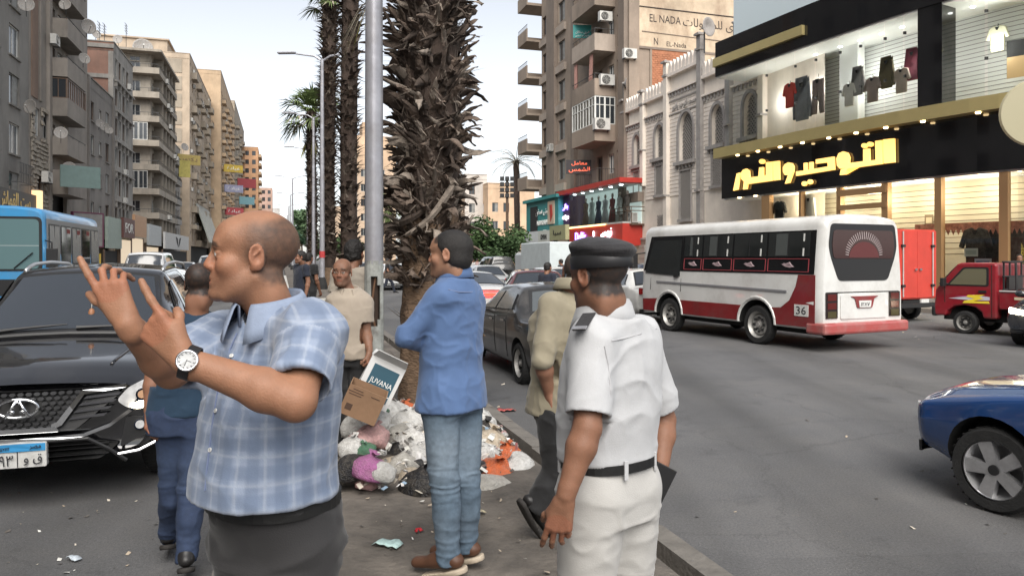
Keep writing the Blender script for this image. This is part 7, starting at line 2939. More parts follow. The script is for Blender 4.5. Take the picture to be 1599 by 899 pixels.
def head_cols(p,P,Rm,k,sk,hair,style,brow=True,seed=0):
 """flat colours of skin, lips, eyes, brows and cropped hair on the head's own surface"""
 q=(p-P)@V3(Rm)/k
 c=np.tile(V3(sk),(len(p),1))
 x,y,z=np.abs(q[:,0]),q[:,1],q[:,2]
 mixc=lambda m,col:c*(1-m[:,None])+V3(col)*m[:,None]
 ss=lambda a,b,v:(lambda t:t*t*(3-2*t))(np.clip((v-a)/(b-a),0,1))
 nz=fbm(q*90+seed,2)
 n2=fbm(q*25+seed,3)
 c=c*(0.9+.2*n2)[:,None]
 red=np.exp(-(((x-.04)/.025)**2+((z+.035)/.025)**2))*(y>.03)+np.exp(-((x/.02)**2+((z+.032)/.02)**2))*(y>.09)+(x>.079)*.7
 c=mixc(np.clip(red,0,1)*.35,V3(sk)*V3((1.25,.85,.8)))
 bs=ss(-.035,-.06,z)*ss(-.03,.02,y)*.38
 c=mixc(bs,V3(sk)*.45+.02)
 lip=ss(.024,.018,x)*ss(.0105,.006,np.abs(z+.069))*(y>.08)
 c=mixc(lip*.75,V3(sk)*V3((1.0,.62,.6)))
 if brow:
  b=ss(.0,.35,1-((x-.032)/.021)**2)*ss(.0085,.004,np.abs(z-.0245-.004*np.sin(x*70)))*(y>.055)
  c=mixc(b*(.65+.35*nz),hair)
 ey=(((x-.0315)/.0125)**2+((z+.0015)/.0058)**2<1)&(y>.078)&(y<.094)
 c[ey]=(.55,.52,.48)
 ir=(((x-.0315)/.006)**2+((z+.0015)/.0062)**2<1)&ey
 c[ir]=(.03,.018,.012)
 hl=ss(.052,-.015,y+.6*np.maximum(0,-.0-z)+.02*(n2-.5))*ss(-.085,-.055,z+.3*np.maximum(0,-.03-y)*0+.02*(nz-.5))
 side=ss(-.050,.0,z+ss(.0,-.04,y)*.055)
 m=hl*side
 m=np.where((x>.079),0,m)
 if style=='bald':
  top=np.sqrt((q[:,0]/.062)**2+((y-.012)/.078)**2)
  m=m*np.maximum(ss(.098,.060,z),ss(.95,1.3,top))*.72
 elif style=='shaved':
  m=m*ss(.07,.03,z)*.5
 elif style=='crop':
  fr=ss(.075,.05,y-.25*np.minimum(0,.05-z)*0)
  m=np.maximum(m,ss(.045,.06,z)*fr)*.95
 c=mixc(np.clip(m*(.75+.5*nz),0,.97),hair)
 return np.clip(c,.003,1)
def join(parts):
 P,Q,A,o=[],[],{},0
 for p,q,at in parts:
  P.append(p)
  Q.append(q+o)
  o+=len(p)
  for k,v in at.items():
   A.setdefault(k,[]).append(v)
 return np.concatenate(P),np.concatenate(Q),{k:np.concatenate(v)for k,v in A.items()}
def folds(p,n,amp,sc,seed=0,dirn=None):
 w=p*V3(sc)+seed*3.7
 w=w+1.1*np.stack([fbm(p*5+seed,2),fbm(p*5+9+seed,2),fbm(p*5+17+seed,2)],1)
 r=np.clip(1-np.abs(2*fbm(w,2)-1)*3.2,0,1)
 big=np.clip(1-np.abs(2*vn(w*.6+31)-1)*1.7,0,1)
 gate=np.clip(fbm(p*4+seed+50,2)*2.6-.75,.12,1)
 return p+n*((r**1.5*gate*.8+big**2*.7-.3)*amp)[:,None]
class Person:
 """local frame: x right, y front, z up, feet at z = 0; joints as arrays"""
 def __init__(s,label,P,face,h=1.74,group=None,girth=1.0,hh=.007,lean=(0,0)):
  s.k=h/1.75
  f=Vector((face[0],face[1],0)).normalized()
  s.M=Matrix(((f.y,f.x,0,P.x),(-f.x,f.y,0,P.y),(0,0,1,P.z),(0,0,0,1)))
  s.I=s.M.inverted()
  s.e=empty("person",s.M,label,"person",group)
  s.g,s.h=girth,hh
  k=s.k
  s.lean=lean
  L=lambda z:V3((lean[0]*(z-.95),lean[1]*(z-.95),0))if z>.95 else V3((0,0,0))
  s.off=L
  J={}
  for sd,sg in(('l',-1),('r',1)):
   J['sh'+sd]=V3((sg*.178*(1+.1*(girth-1)),-.01,1.435))*k+L(1.435)
   J['el'+sd]=V3((sg*.225,-.03,1.15))*k+L(1.15)
   J['wr'+sd]=V3((sg*.235,.03,.90))*k
   J['hp'+sd]=V3((sg*.088,0,.93))*k
   J['kn'+sd]=V3((sg*.098,.015,.50))*k
   J['an'+sd]=V3((sg*.105,-.02,.09))*k
   J['to'+sd]=V3((sg*.125,.13,.035))*k
  J['nk']=V3((0,-.03,1.475))*k+L(1.475)
  J['hd']=V3((0,.02,1.635))*k+L(1.635)
  s.J=J
  s.Rh=np.eye(3)
 def loc(s,px,py,d):
  return V3(s.I@W(px,py,d))
 def dirl(s,v):
  return V3(s.I.to_3x3()@Vector(v))
 def head(s,fwd=None,pitch=0,roll=0):
  """world facing direction of the face"""
  f=s.dirl((fwd[0],fwd[1],0))if fwd is not None else V3((0,1,0))
  f/=np.linalg.norm(f)
  r=np.cross(f,(0,0,1))
  s.Rh=np.stack([r,f,V3((0,0,1))],1)@rotm('X',pitch)@rotm('Y',roll)
 def body(s,sk,hair,style,arms=None,fine=.0038,sm_=1,jaw=1.0,nose=1.0,name="skin"):
  k,J=s.k,s.J
  parts=[]
  hd=J['hd']
  S1=Sdf(hd+V3((-.14,-.15,-.26))*k,hd+V3((.14,.16,.15))*k,fine)
  hk=k*getattr(s,'hk',1)
  head_sdf(S1,hd,s.Rh,hk,True,jaw,nose)
  up=hd+s.Rh@(V3((0,-.022,-.075))*k)
  S1.cap(up,J['nk']+V3((0,-.008,.0)),.054*k*s.g**.4,.061*k*s.g**.4,k=.03)
  p,q=S1.polys()
  p=relax(p,q,sm_)
  parts.append((p,q,{"col":head_cols(p,hd,s.Rh,hk,sk,hair,style,True,int(abs(hd[0]*100)))}))
  for sd in 'lr':
   sh,el,wr=J['sh'+sd],J['el'+sd],J['wr'+sd]
   if arms and arms.get(sd)is None and sd in arms:
    continue
   a=(arms or{}).get(sd)or{}
   fdir=V3(a.get('f',(wr-el)))
   pts=np.stack([sh,el,wr,wr+fdir/np.linalg.norm(fdir)*.2])
   S2=Sdf(pts.min(0)-.1,pts.max(0)+.1,min(fine,.0042))
   g=s.g**.5*k
   mid=sh*.4+el*.6
   S2.cap(mid,el,.047*g,.041*g)
   m2=el*.72+wr*.28
   S2.cap(el,m2,.041*g,.044*g,k=.02)
   S2.cap(m2,wr,.044*g,.0275*g,k=.02)
   nn=a.get('n')
   if nn is None:
    nn=V3((-1 if sd=='l' else 1,-.2,0))
   S2.cap(wr-fdir/np.linalg.norm(fdir)*.02,wr+fdir/np.linalg.norm(fdir)*.03,.0265*g,.024*g,k=.012,flat=(nn,.78))
   hand(S2,wr+fdir/np.linalg.norm(fdir)*.012,fdir,nn,sd=='l',a.get('c',((25,30,15),(30,35,18),(35,38,20),(38,40,20))),a.get('t',(15,20)),k*a.get('s',1.0))
   p,q=S2.polys()
   p=relax(p,q,1,.4)
   c=np.tile(V3(sk),(len(p),1))*(.88+.24*fbm(p*30,3))[:,None]
   dw=np.linalg.norm(p-(wr+fdir/np.linalg.norm(fdir)*.1),axis=1)
   c*=np.where(dw[:,None]<.045,V3((1.06,.92,.9)),1)
   parts.append((p,q,{"col":c}))
  core=Sdf(V3((-.3,-.2,.8))*k,V3((.3,.25,1.55))*k,.02)
  core.loft([(.85*k,0,0,.12,.08),(1.2*k,*s.off(1.2)[:2],.12,.08),(1.42*k,*s.off(1.42)[:2],.13,.06)])
  core.cap(J['nk']-V3((0,0,.12)),J['nk'],.05,.05,k=.03)
  for sd in 'lr':
   core.cap(J['nk']-V3((0,0,.08)),J['sh'+sd],.04,.035,k=.03)
   core.cap(J['sh'+sd],J['sh'+sd]*.4+J['el'+sd]*.6,.035,.035,k=.03)
  p,q=core.polys()
  parts.append((p,q,{"col":np.tile(V3(sk),(len(p),1))}))
  P,Q,A=join(parts)
  s.bodyobj=link("body",quads_mesh("body",P,Q,[skin_mat(name)],A),s.e)
 def shirt(s,m,hem=.86,sleeve=.55,tors=None,fold=.008,loose=0.0,colf=None,seed=0,name="shirt",sc=(5,5,11),cuff=True,arms='lr',h=None,tuck=False):
  k,J,g=s.k,s.J,s.g
  h=h or s.h
  T=tors or[(.80,.190,.136,.005),(.92,.188,.134,.01),(1.02,.172,.122,.015),(1.15,.172,.122,.012),(1.28,.186,.122,.0),(1.38,.186,.108,-.01),(1.44,.13,.075,-.02),(1.465,.075,.066,-.03)]
  A=np.concatenate([np.stack([J['sh'+d]for d in 'lr']+[J['el'+d]for d in 'lr']+[J['wr'+d]for d in 'lr']),[[-.3,-.25,.7],[.3,.3,1.6]]])
  S1=Sdf(A.min(0)-.13,A.max(0)+.13,h)
  secs=[]
  for z,rx,ry,cy in T:
   o=s.off(z)
   secs.append((z*k,o[0],cy*k+o[1],(rx+loose)*k*g,(ry+loose)*k*g))
  S1.loft(secs,p=2.25)
  zmin=hem*k
  for sd in arms:
   sh,el,wr=J['sh'+sd],J['el'+sd],J['wr'+sd]
   S1.cap(J['nk']+V3((0,0,-.055))*k,sh+V3((0,0,-.01)),.066*k,.066*k*g**.3,k=.045)
   if sleeve<=1:
    en=sh+(el-sh)*sleeve*1.0
    S1.cap(sh,en,(.066+loose*.8)*k*g**.6,(.066+loose)*k*g**.6,k=.035)
   else:
    S1.cap(sh,el,(.062+loose)*k*g**.5,(.053+loose)*k*g**.5,k=.035)
    S1.cap(el,el+(wr-el)*(sleeve-1),(.053+loose)*k*g**.5,(.041+loose*.8)*k,k=.02)
  nk=J['nk']
  S1.cutcyl(nk+V3((0,.012,-.055)),nk+V3((0,-.02,.2)),.062*k*g**.4)
  for sd in arms:
   sh,el,wr=J['sh'+sd],J['el'+sd],J['wr'+sd]
   if sleeve<=1:
    d=(el-sh)/np.linalg.norm(el-sh)
    en=sh+(el-sh)*sleeve
    r=(.066+loose)*k*g**.6
    S1.cutcyl(en,en+d*.16,r*1.45)
    S1.cutcyl(en-d*.05,en+d*.02,r-.011)
   else:
    d=(wr-el)/np.linalg.norm(wr-el)
    en=el+(wr-el)*(sleeve-1)
    S1.cutcyl(en,en+d*.12,.085*k)
  S1.half((0,0,zmin),(0,0,-1))
  if not tuck:
   S1.loft([(zmin-.1,0,T[1][3],.15*k*g,.1*k*g),(zmin+.04,0,T[1][3],.15*k*g,.1*k*g)],mode='sub')
  p,q=S1.polys()
  p=relax(p,q,1)
  n=vnorm(p,q)
  p=folds(p,n,fold,sc,seed)
  p=folds(p,n,fold*.45,(14,14,9),seed+5)
  at={}
  if colf:
   at["col"]=colf(s,p)
  s.shirtobj=link(name,quads_mesh(name,p,q,[m],at),s.e)
  return s.shirtobj
 def trousers(s,m,top=1.0,fold=.007,loose=0.0,seed=0,ank=.075,name="trousers",colf=None,h=None,belly=1.0):
  k,J,g=s.k,s.J,s.g
  pts=np.stack([J[a+d]for a in('hp','kn','an')for d in 'lr'])
  S1=Sdf(np.minimum(pts.min(0),(-.2,-.18,0))-.12,np.maximum(pts.max(0),(.2,.2,top*k))+.12,h or s.h)
  S1.loft([(.80*k,0,0,.165*k*g,.118*k*g),(.90*k,0,.0,.175*k*g,.125*k*g),(.96*k,0,.004,.168*k*g,.120*k*g*belly),(top*k,0,.008,.156*k*g,.114*k*g*belly)],p=2.3)
  for sd in 'lr':
   hp,kn,an=J['hp'+sd],J['kn'+sd],J['an'+sd]
   S1.cap(hp+V3((0,0,-.04)),kn,(.096+loose)*k*g**.8,(.068+loose)*k,k=.03)
   S1.cap(kn,an+V3((0,0,-.03)),(.068+loose)*k,(.052+loose*1.1)*k,k=.02)
   S1.cap(kn+V3((0,-.02,-.06)),kn*.55+an*.45+V3((0,-.02,0)),.05*k,.055*k,k=.03)
  for sd in 'lr':
   an,kn=J['an'+sd],J['kn'+sd]
   d=(an-kn)/np.linalg.norm(an-kn)
   S1.cutcyl(an+d*.035,an+d*.3,.2)
  p,q=S1.polys()
  p=relax(p,q,1)
  n=vnorm(p,q)
  p=folds(p,n,fold,(6,6,12),seed)
  zz=np.clip((.32-p[:,2])/.25,0,1)+np.exp(-((p[:,2]-.5)/.09)**2)
  p=folds(p,n*zz[:,None],fold*1.3,(5,5,26),seed+3)
  at={"col":colf(s,p)}if colf else{}
  return link(name,quads_mesh(name,p,q,[m],at),s.e)
 def shoes(s,m,sole,h=.006):
  k=s.k
  for sd in 'lr':
   an,to=s.J['an'+sd],s.J['to'+sd]
   d=to-an
   dz=d.copy()
   d=d/np.linalg.norm(d)
   up=np.cross(np.cross(d,(0,0,1)),d)if abs(d[2])<.95 else V3((0,-1,0))
   up=up/np.linalg.norm(up)
   heel=an-up*.045-d*.035
   tip=to+d*.05
   b=np.stack([heel,tip,an])
   S1=Sdf(b.min(0)-.09,b.max(0)+.09,h)
   S1.cap(heel+up*.015,tip+up*.0,.04*k,.034*k,flat=(up,.8))
   S1.cap(an-d*.01+up*.01,an*.4+to*.6,.045*k,.034*k,k=.03)
   S1.cutcyl(an+up*.055-d*.01,an+up*.15-d*.02,.1)
   pp=an-up*.065
   S1.half(pp,-up)
   p,q=S1.polys()
   o=link("shoe",quads_mesh("shoe",relax(p,q,1),q,[m]),s.e)
   S1=Sdf(b.min(0)-.09,b.max(0)+.09,h)
   S1.cap(heel-up*.028,tip-up*.028,.046*k,.041*k)
   S1.half(an-up*.090,-up)
   S1.half(an-up*.062,up)
   p,q=S1.polys()
   link("sole",quads_mesh("sole",p,q,[sole]),o)
 def hair(s,m,thick=.012,front=.06,low=-.05,rough=.006,seed=0,sc=40,h=.0045,top=1.0):
  k,hd,Rh=s.k,s.J['hd'],s.Rh
  S1=Sdf(hd-.16,hd+.17,h)
  S1.ell(hd+Rh@(V3((0,-.02,.036))*k),V3((.077+thick*.7,.099+thick,.083+thick*top))*k,Rh)
  S1.ell(hd+Rh@(V3((0,-.045,-.03))*k),V3((.069+thick*.5,.066+thick,.06))*k,Rh,.03)
  S1.half(hd+Rh@(V3((0,front,.05))*k),Rh@V3((0,1,-.25)))
  S1.ell(hd+Rh@(V3((0,.075,-.02))*k),V3((.2,.07,.072))*k,Rh,.006,'sub')
  S1.half(hd+Rh@(V3((0,0,low))*k),Rh@V3((0,.35,-1)))
  for x in(-1,1):
   S1.ell(hd+Rh@(V3((x*.085,-.004,-.012))*k),V3((.03,.024,.036))*k,Rh,.004,'sub')
  p,q=S1.polys()
  p=relax(p,q,1)
  n=vnorm(p,q)
  p=p+n*((fbm(p*sc+seed,3)-.5)*rough*2)[:,None]
  return link("hair",quads_mesh("hair",p,q,[m]),s.e)
 def collar(s,m,hgt=.042,open_=35,r=.066,fold=.05,stand_only=False,fwd=0.0):
  k,nk=s.k,s.J['nk']
  mb=MB()
  n=30
  rows=[]
  prof=[(0,-.012,.001),(.002,hgt,.0),(.007,hgt+.004,0),(.013,hgt-.005,0)]+([]if stand_only else[(.022,hgt-fold*.6,0),(.030,hgt-fold*1.15,0)])
  for i in range(n+1):
   a=R(90+open_/2+(360-open_)*i/n)
   fr=(math.sin(a)+1)/2
   tip=max(0,fr-.72)/.28
   row=[]
   for j,(dr,z,_)in enumerate(prof):
    rr=(r+dr+(.012*tip if j>=4 else 0))*k*s.g**.4
    zz=z*k-.034*fr+.012*k+(-.03*tip if j>=4 else 0)
    row.append((nk[0]+rr*math.cos(a),nk[1]+rr*math.sin(a)*1.02+.008,nk[2]+zz+.012))
   rows.append(row)
  w=len(prof)
  mb.add([v for r_ in rows for v in r_],[(i*w+j,(i+1)*w+j,(i+1)*w+j+1,i*w+j+1)for i in range(n)for j in range(w-1)],m)
  o=mb.build("collar",s.e,smooth=True)
  so=o.modifiers.new("t",'SOLIDIFY')
  so.thickness=.0025
  return o
 def belt(s,m,z=.975,r=(.168,.122),w=.034,buckle=True,belly=1.0):
  k,g=s.k,s.g
  mb=MB()
  n=40
  P=[]
  for i in range(n):
   a=2*math.pi*i/n
   c_,s_=math.cos(a),math.sin(a)
   P.append(((abs(c_)**.88)*math.copysign(1,c_)*(r[0]+.006)*k*g,(abs(s_)**.88)*math.copysign(1,s_)*(r[1]+.006)*k*g*belly+.006))
  vs=[(x,y,(z-w/2)*k)for x,y in P]+[(x,y,(z+w/2)*k)for x,y in P]+[(x*.95,y*.95,(z+w/2)*k)for x,y in P]+[(x*.95,y*.95,(z-w/2)*k)for x,y in P]
  mb.add(vs,[(r_*n+i,r_*n+(i+1)%n,((r_+1)%4)*n+(i+1)%n,((r_+1)%4)*n+i)for r_ in range(4)for i in range(n)],m)
  return mb.build("belt",s.e,smooth=False)
def hit(P,px,py):
 """where the photograph's ray meets a person's shirt (in the person's frame) and the normal there"""
 from mathutils.bvhtree import BVHTree
 o=P.shirtobj
 if o.name not in _BV:
  _BV[o.name]=BVHTree.FromPolygons([v.co for v in o.data.vertices],[tuple(p.vertices)for p in o.data.polygons])
 org=P.I@Vector((0,0,CAMZ))
 d=(P.I.to_3x3()@Vector(((px-CX)/FPX,1,-(py-CY)/FPX))).normalized()
 r=_BV[o.name].ray_cast(org,d)
 if r[0]is not None and r[1].dot(d)>0:
  return r[0],-r[1]
 return r[0],r[1]
_BV={}
M_HAIRK=mat("black_hair",(.012,.010,.009),.6,var=.5,vscale=90,bump=.35,bscale=420)
M_BUT=mat("shirt_button",(.62,.62,.6),.4)
M_BELTK=mat("black_belt",(.012,.012,.012),.45,bump=.1)
M_SHOEK=mat("black_shoe",(.014,.013,.013),.45)
M_SHOEB=mat("brown_shoe",(.1,.045,.025),.5,var=.2)
M_SOLEK=mat("dark_sole",(.025,.022,.02),.8)
M_SOLEC=mat("cream_sole",(.5,.42,.32),.8)
def button(P,px,py,r=.0055):
 h_,n_=hit(P,px,py)
 if h_ is None:
  return
 k=MB()
 k.lathe([(r,0),(r,.0022),(r*.75,.003),(r*.7,.0022),(0,.0022)],M_BUT,12)
 for a in(0,math.pi/2,math.pi,3*math.pi/2):
  k.cbox((r*.28*math.cos(a),r*.28*math.sin(a),.0024),(r*.16,r*.16,.001),M_INK)
 k.build("button",P.e,Matrix.Translation(h_+n_*.0015)@n_.to_track_quat('Z','Y').to_matrix().to_4x4())
# ---- the bald man in the blue checked shirt
DB=1.87
cB_=G(431,DB,MEDZ)
BM=Person("bald man in a pale blue checked shirt pointing, black strapped watch on his wrist",cB_,(-.50,-.86),1.775,girth=.96,hh=.0052)
BM.J['hd']=BM.loc(394,399,1.86)
BM.hk=.955
BM.head((-.955,-.30),pitch=3)
BM.J['nk']=BM.loc(424,494,1.87)
BM.J['shl']=BM.loc(487,520,1.735)
BM.J['shr']=BM.loc(350,528,2.0)
BM.J['ell']=BM.loc(462,626,1.575)
BM.J['wrl']=BM.loc(288,563,1.545)
BM.J['elr']=BM.loc(268,578,1.80)
BM.J['wrr']=BM.loc(200,506,1.64)
BM.J['toll']=0
SK_B=(.31,.155,.092)
BM.body(SK_B,(.045,.034,.028),'bald',{'l':dict(f=BM.dirl((-.62,-.05,.72)),n=BM.dirl((-.25,-1,.1)),c=((4,8,5),(62,78,40),(70,82,42),(74,84,40)),t=(30,25),s=.97),'r':dict(f=BM.dirl((-.42,.0,.90)),n=BM.dirl((.15,-1,-.1)),c=((2,6,4),(28,42,22),(40,48,25),(48,50,25)),t=(5,12),s=.93)},fine=.0032,jaw=1.08,nose=1.1,name="tan")
def plaid(s,p):
 """woven check: bands follow the cloth round the trunk and along each sleeve"""
 k=s.k
 u=np.arctan2(p[:,0],p[:,1]+.0)*.19
 v=p[:,2].copy()
 for sd in 'lr':
  sh,el=s.J['sh'+sd],s.J['el'+sd]
  d=(el-sh)/np.linalg.norm(el-sh)
  t=(p-sh)@d
  rad=np.linalg.norm(p-sh-t[:,None]*d,axis=1)
  m=(t>.05)&(rad<.105)
  x=np.cross(d,(0,0,1.0))
  x/=np.linalg.norm(x)
  y=np.cross(d,x)
  w=p-sh
  uu=np.arctan2(w@y,w@x)*.075
  u=np.where(m,uu,u)
  v=np.where(m,t,v)
 sq=lambda t,a,b:np.clip((np.sin(t*2*np.pi)-a)/b+.5,0,1)
 bu,bv=sq(u/.062,.15,.5),sq(v/.062,.15,.5)
 thin=np.maximum(sq(u/.062+.43,.95,.08),sq(v/.062+.43,.95,.08))
 base=V3((.25,.30,.40))
 dk=V3((.135,.18,.27))
 c=base[None]*(1-.62*bu[:,None])+dk*(.62*bu[:,None])
 c=c*(1-.62*bv[:,None])+dk*(.62*bv[:,None])
 c=c*(1-.28*thin[:,None])+V3((.5,.53,.58))*(.28*thin[:,None])
 return c*(.9+.2*fbm(p*40,2))[:,None]
M_PLAID=mat("cloth_blue_check",(.3,.4,.5),.8,attr="col",var=.05,vscale=30,bump=.1,bscale=300,sheen=.2)
TB=[(.74,.165,.155,.03),(.86,.170,.160,.035),(.98,.172,.165,.04),(1.10,.172,.158,.035),(1.22,.178,.140,.02),(1.34,.182,.115,.0),(1.42,.15,.085,-.015),(1.46,.085,.07,-.03)]
BM.shirt(M_PLAID,hem=1.025,sleeve=.80,tors=TB,fold=.010,loose=.006,colf=plaid,seed=2,sc=(4.5,4.5,9))
BM.collar(mat("cloth_blue_collar",(.235,.285,.385),.8,var=.08,vscale=30,bump=.1,bscale=300),hgt=.038,open_=36,r=.073,fold=.052)
for px,py in((383,507),(362,556),(338,641),(329,702)):
 button(BM,px,py)
# placket: a folded edge that follows the front
pts=[hit(BM,px,py)for px,py in((371,520),(360,545),(350,575),(341,610),(334,650),(329,690),(324,730),(321,765))]
pts=[a+b*.0015 for a,b in pts if a is not None]
if len(pts)>2:
 k=MB()
 k.tube(pts,.0022,mat("cloth_seam_blue",(.16,.2,.32),.9),5)
 k.build("placket_seam",BM.e)
BM.trousers(cloth("charcoal",(.024,.023,.024),.85),top=1.05,fold=.016,loose=.0,seed=8,h=.0065,belly=1.18)
BM.belt(M_BELTK,z=1.005,r=(.164,.128),belly=1.16,w=.028)
BM.shoes(M_SHOEK,M_SOLEK)
# wristwatch
wr,el=BM.J['wrl'],BM.J['ell']
d=(el-wr)/np.linalg.norm(el-wr)
nn=BM.dirl((.05,-1,.35))
nn=nn-d*(nn@d)
nn/=np.linalg.norm(nn)
tt=np.cross(d,nn)
c=wr+d*.012
Mw=Matrix(((d[0],tt[0],nn[0],c[0]),(d[1],tt[1],nn[1],c[1]),(d[2],tt[2],nn[2],c[2]),(0,0,0,1)))
k=MB()
n=28
rx,rz=.0335,.0295
prof=[(-.011,1.0),(-.011,1.1),(.011,1.1),(.011,1.0)]
vs=[(x,rx*f*math.cos(2*math.pi*i/n),rz*f*math.sin(2*math.pi*i/n))for x,f in prof for i in range(n)]
k.add(vs,[(j*n+i,j*n+(i+1)%n,(j+1)*n+(i+1)%n,(j+1)*n+i)for j in range(3)for i in range(n)],mat("watch_strap",(.012,.012,.013),.4))
wt=empty("wristwatch",Matrix.Identity(4),parent=BM.e)
wt.matrix_local=Mw
tag(wt,"silver watch with a white dial on a black strap")
k.build("strap",wt)
k=MB()
k.lathe([(.0,rz-.002),(.021,rz-.002),(.0225,rz+.004),(.022,rz+.0085),(.0185,rz+.0095),(.018,rz+.008)],M_CHR,32,cap=False)
k.build("case",wt,smooth=True)
k=MB()
k.lathe([(.0185,rz+.0075),(0,rz+.0075)],mat("watch_dial",(.75,.76,.76),.25),28)
for i in range(12):
 a=2*math.pi*i/12
 k.cbox((.015*math.cos(a),.015*math.sin(a),rz+.0079),(.0035,.0012,.0006),M_INK,Matrix.Rotation(0,4,'Z'))
k.cbox((.004,0,rz+.0082),(.010,.0011,.0006),M_INK)
k.cbox((0,.005,rz+.0083),(.0011,.013,.0006),M_INK)
k.build("dial",wt)
# ---- traffic officer in white
OF=Person("traffic officer in white uniform and black cap, seen from behind",G(952,2.42,MEDZ),(-.62,.78),1.70,girth=1.03,hh=.0058)
OF.J['hd']=OF.loc(934,430,2.40)
OF.head((-.62,.78),pitch=-4)
OF.J['nk']=OF.loc(945,497,2.42)
OF.J['shl']=OF.loc(925,531,2.30)
OF.J['shr']=OF.loc(996,523,2.55)
OF.J['ell']=OF.loc(917,668,2.20)
OF.J['wrl']=OF.loc(884,772,2.16)
OF.J['elr']=OF.loc(1036,655,2.62)
OF.J['wrr']=OF.loc(1029,742,2.50)
OF.body((.235,.115,.07),(.035,.03,.028),'crop',{'l':dict(f=OF.dirl((-.22,.05,-1)),n=OF.dirl((-.25,-.95,-.1)),c=((14,20,10),(20,25,12),(26,30,15),(34,38,18)),s=1.06),'r':dict(f=OF.dirl((-.15,-.1,-1)),n=OF.dirl((.95,-.2,0)),c=((40,45,20),(44,48,22),(46,50,22),(48,50,24)),t=(20,20))},fine=.0038,name="brown")
M_WHT=cloth("uniform_white",(.46,.465,.475),.8)
TO=[(.86,.168,.128,.012),(.96,.170,.130,.014),(1.05,.170,.128,.012),(1.18,.182,.126,.0),(1.30,.19,.12,-.012),(1.38,.178,.1,-.02),(1.44,.125,.08,-.025),(1.465,.08,.07,-.03)]
OF.shirt(M_WHT,hem=1.0,sleeve=.86,tors=TO,fold=.008,loose=.006,seed=12,sc=(3.5,3.5,8),tuck=True)
OF.collar(M_WHT,hgt=.040,open_=40,r=.076,fold=.058)
OF.trousers(cloth("uniform_trousers",(.43,.42,.40),.8),top=1.01,fold=.007,loose=.018,seed=5,h=.0062,belly=1.0)
OF.belt(M_BELTK,z=.992,r=(.166,.126),w=.03)
for i in range(7):
 a=R(200+52*i)
 k=MB()
 x,y=.180*OF.k*OF.g*math.cos(a),.137*OF.k*OF.g*math.sin(a)+.006
 k.cbox((0,0,0),(.006,.013,.058),M_WHT,Matrix.Translation((x,y,.99*OF.k))@Matrix.Rotation(a,4,'Z'))
 k.build("belt_loop",OF.e)
OF.shoes(M_SHOEK,M_SOLEK)
# flat cap: band, soft crown tipped back
Mh=Matrix(((*OF.Rh[0],OF.J['hd'][0]),(*OF.Rh[1],OF.J['hd'][1]),(*OF.Rh[2],OF.J['hd'][2]),(0,0,0,1)))
M_CAP=cloth("cap_black",(.013,.012,.014),.75,bump=.3)
cp=empty("cap",Mh,parent=OF.e)
S1=Sdf((-.16,-.18,0),(.16,.18,.17),.004)
S1.loft([(.022,0,-.018,.086,.106),(.085,0,-.018,.088,.108)],p=2)
S1.ell((0,-.024,.088),(.102,.120,.035),rotm('X',9),.016)
S1.cutcyl((0,-.016,.0),(0,-.016,.05),.076)
p,q=S1.polys()
p=relax(p,q,1)
n=vnorm(p,q)
p=p+n*((fbm(p*14,2)-.5)*.012*(p[:,2]>.07))[:,None]
link("crown",quads_mesh("crown",p,q,[M_CAP]),cp)
k=MB()
k.lathe([(.0885,.022),(.091,.024),(.0915,.062),(.0885,.064)],mat("cap_band",(.02,.02,.022),.5),36,Matrix.Translation((0,-.018,0))@Matrix.Scale(1.21,4,(0,1,0)),cap=False)
k.build("band",cp,smooth=True)
# shoulder board with a silver tab, chest pocket flap, back yoke seam
h_,n_=hit(OF,912,507)
if h_:
 sh,nk=V3(OF.J['shl']),V3(OF.J['nk'])
 d=Vector(nk-sh).normalized()
 u=n_.normalized()
 v=u.cross(d).normalized()
 Mx=Matrix(((d.x,v.x,u.x,h_.x),(d.y,v.y,u.y,h_.y),(d.z,v.z,u.z,h_.z),(0,0,0,1)))
 k=MB()
 k.cbox((.01,0,.008),(.11,.044,.007),M_CAP,Mx)
 o=k.build("shoulder_board",OF.e,bevel=.003)
 k=MB()
 k.cbox((-.035,0,.0125),(.018,.046,.004),mat("silver_tab",(.5,.5,.52),.35,metal=.7),Mx)
 k.build("rank_tab",o)
def seam_line(P,pix,m,name,r=.0024):
 pts=[hit(P,*q_)for q_ in pix]
 pts=[a+b*.001 for a,b in pts if a is not None]
 if len(pts)>1:
  k=MB()
  k.tube(pts,r,m,5)
  k.build(name,P.e)
M_SEAMW=cloth("seam_white",(.42,.42,.43),.9)
seam_line(OF,[(955,532),(975,528),(1000,521),(1025,513)],M_SEAMW,"yoke_seam")
seam_line(OF,[(944,540),(950,570),(953,610),(952,650)],M_SEAMW,"sleeve_seam")
# phone wallet in the right hand
wv=OF.loc(1027,757,2.47)
k=MB()
k.box(-.008,.008,-.038,.038,-.07,.07,mat("black_wallet",(.012,.012,.013),.45))
o=k.build("phone_wallet",None,OF.M@Matrix.Translation(Vector(wv))@Matrix.Rotation(R(60),4,'Z')@Matrix.Rotation(R(28),4,'X'),bevel=.003)
k=MB()
k.box(.008,.0095,-.036,.036,-.068,.068,mat("wallet_lining",(.3,.18,.1),.6))
k.build("lining",o)
tag(o,"black phone wallet held in the officer's hand","wallet")
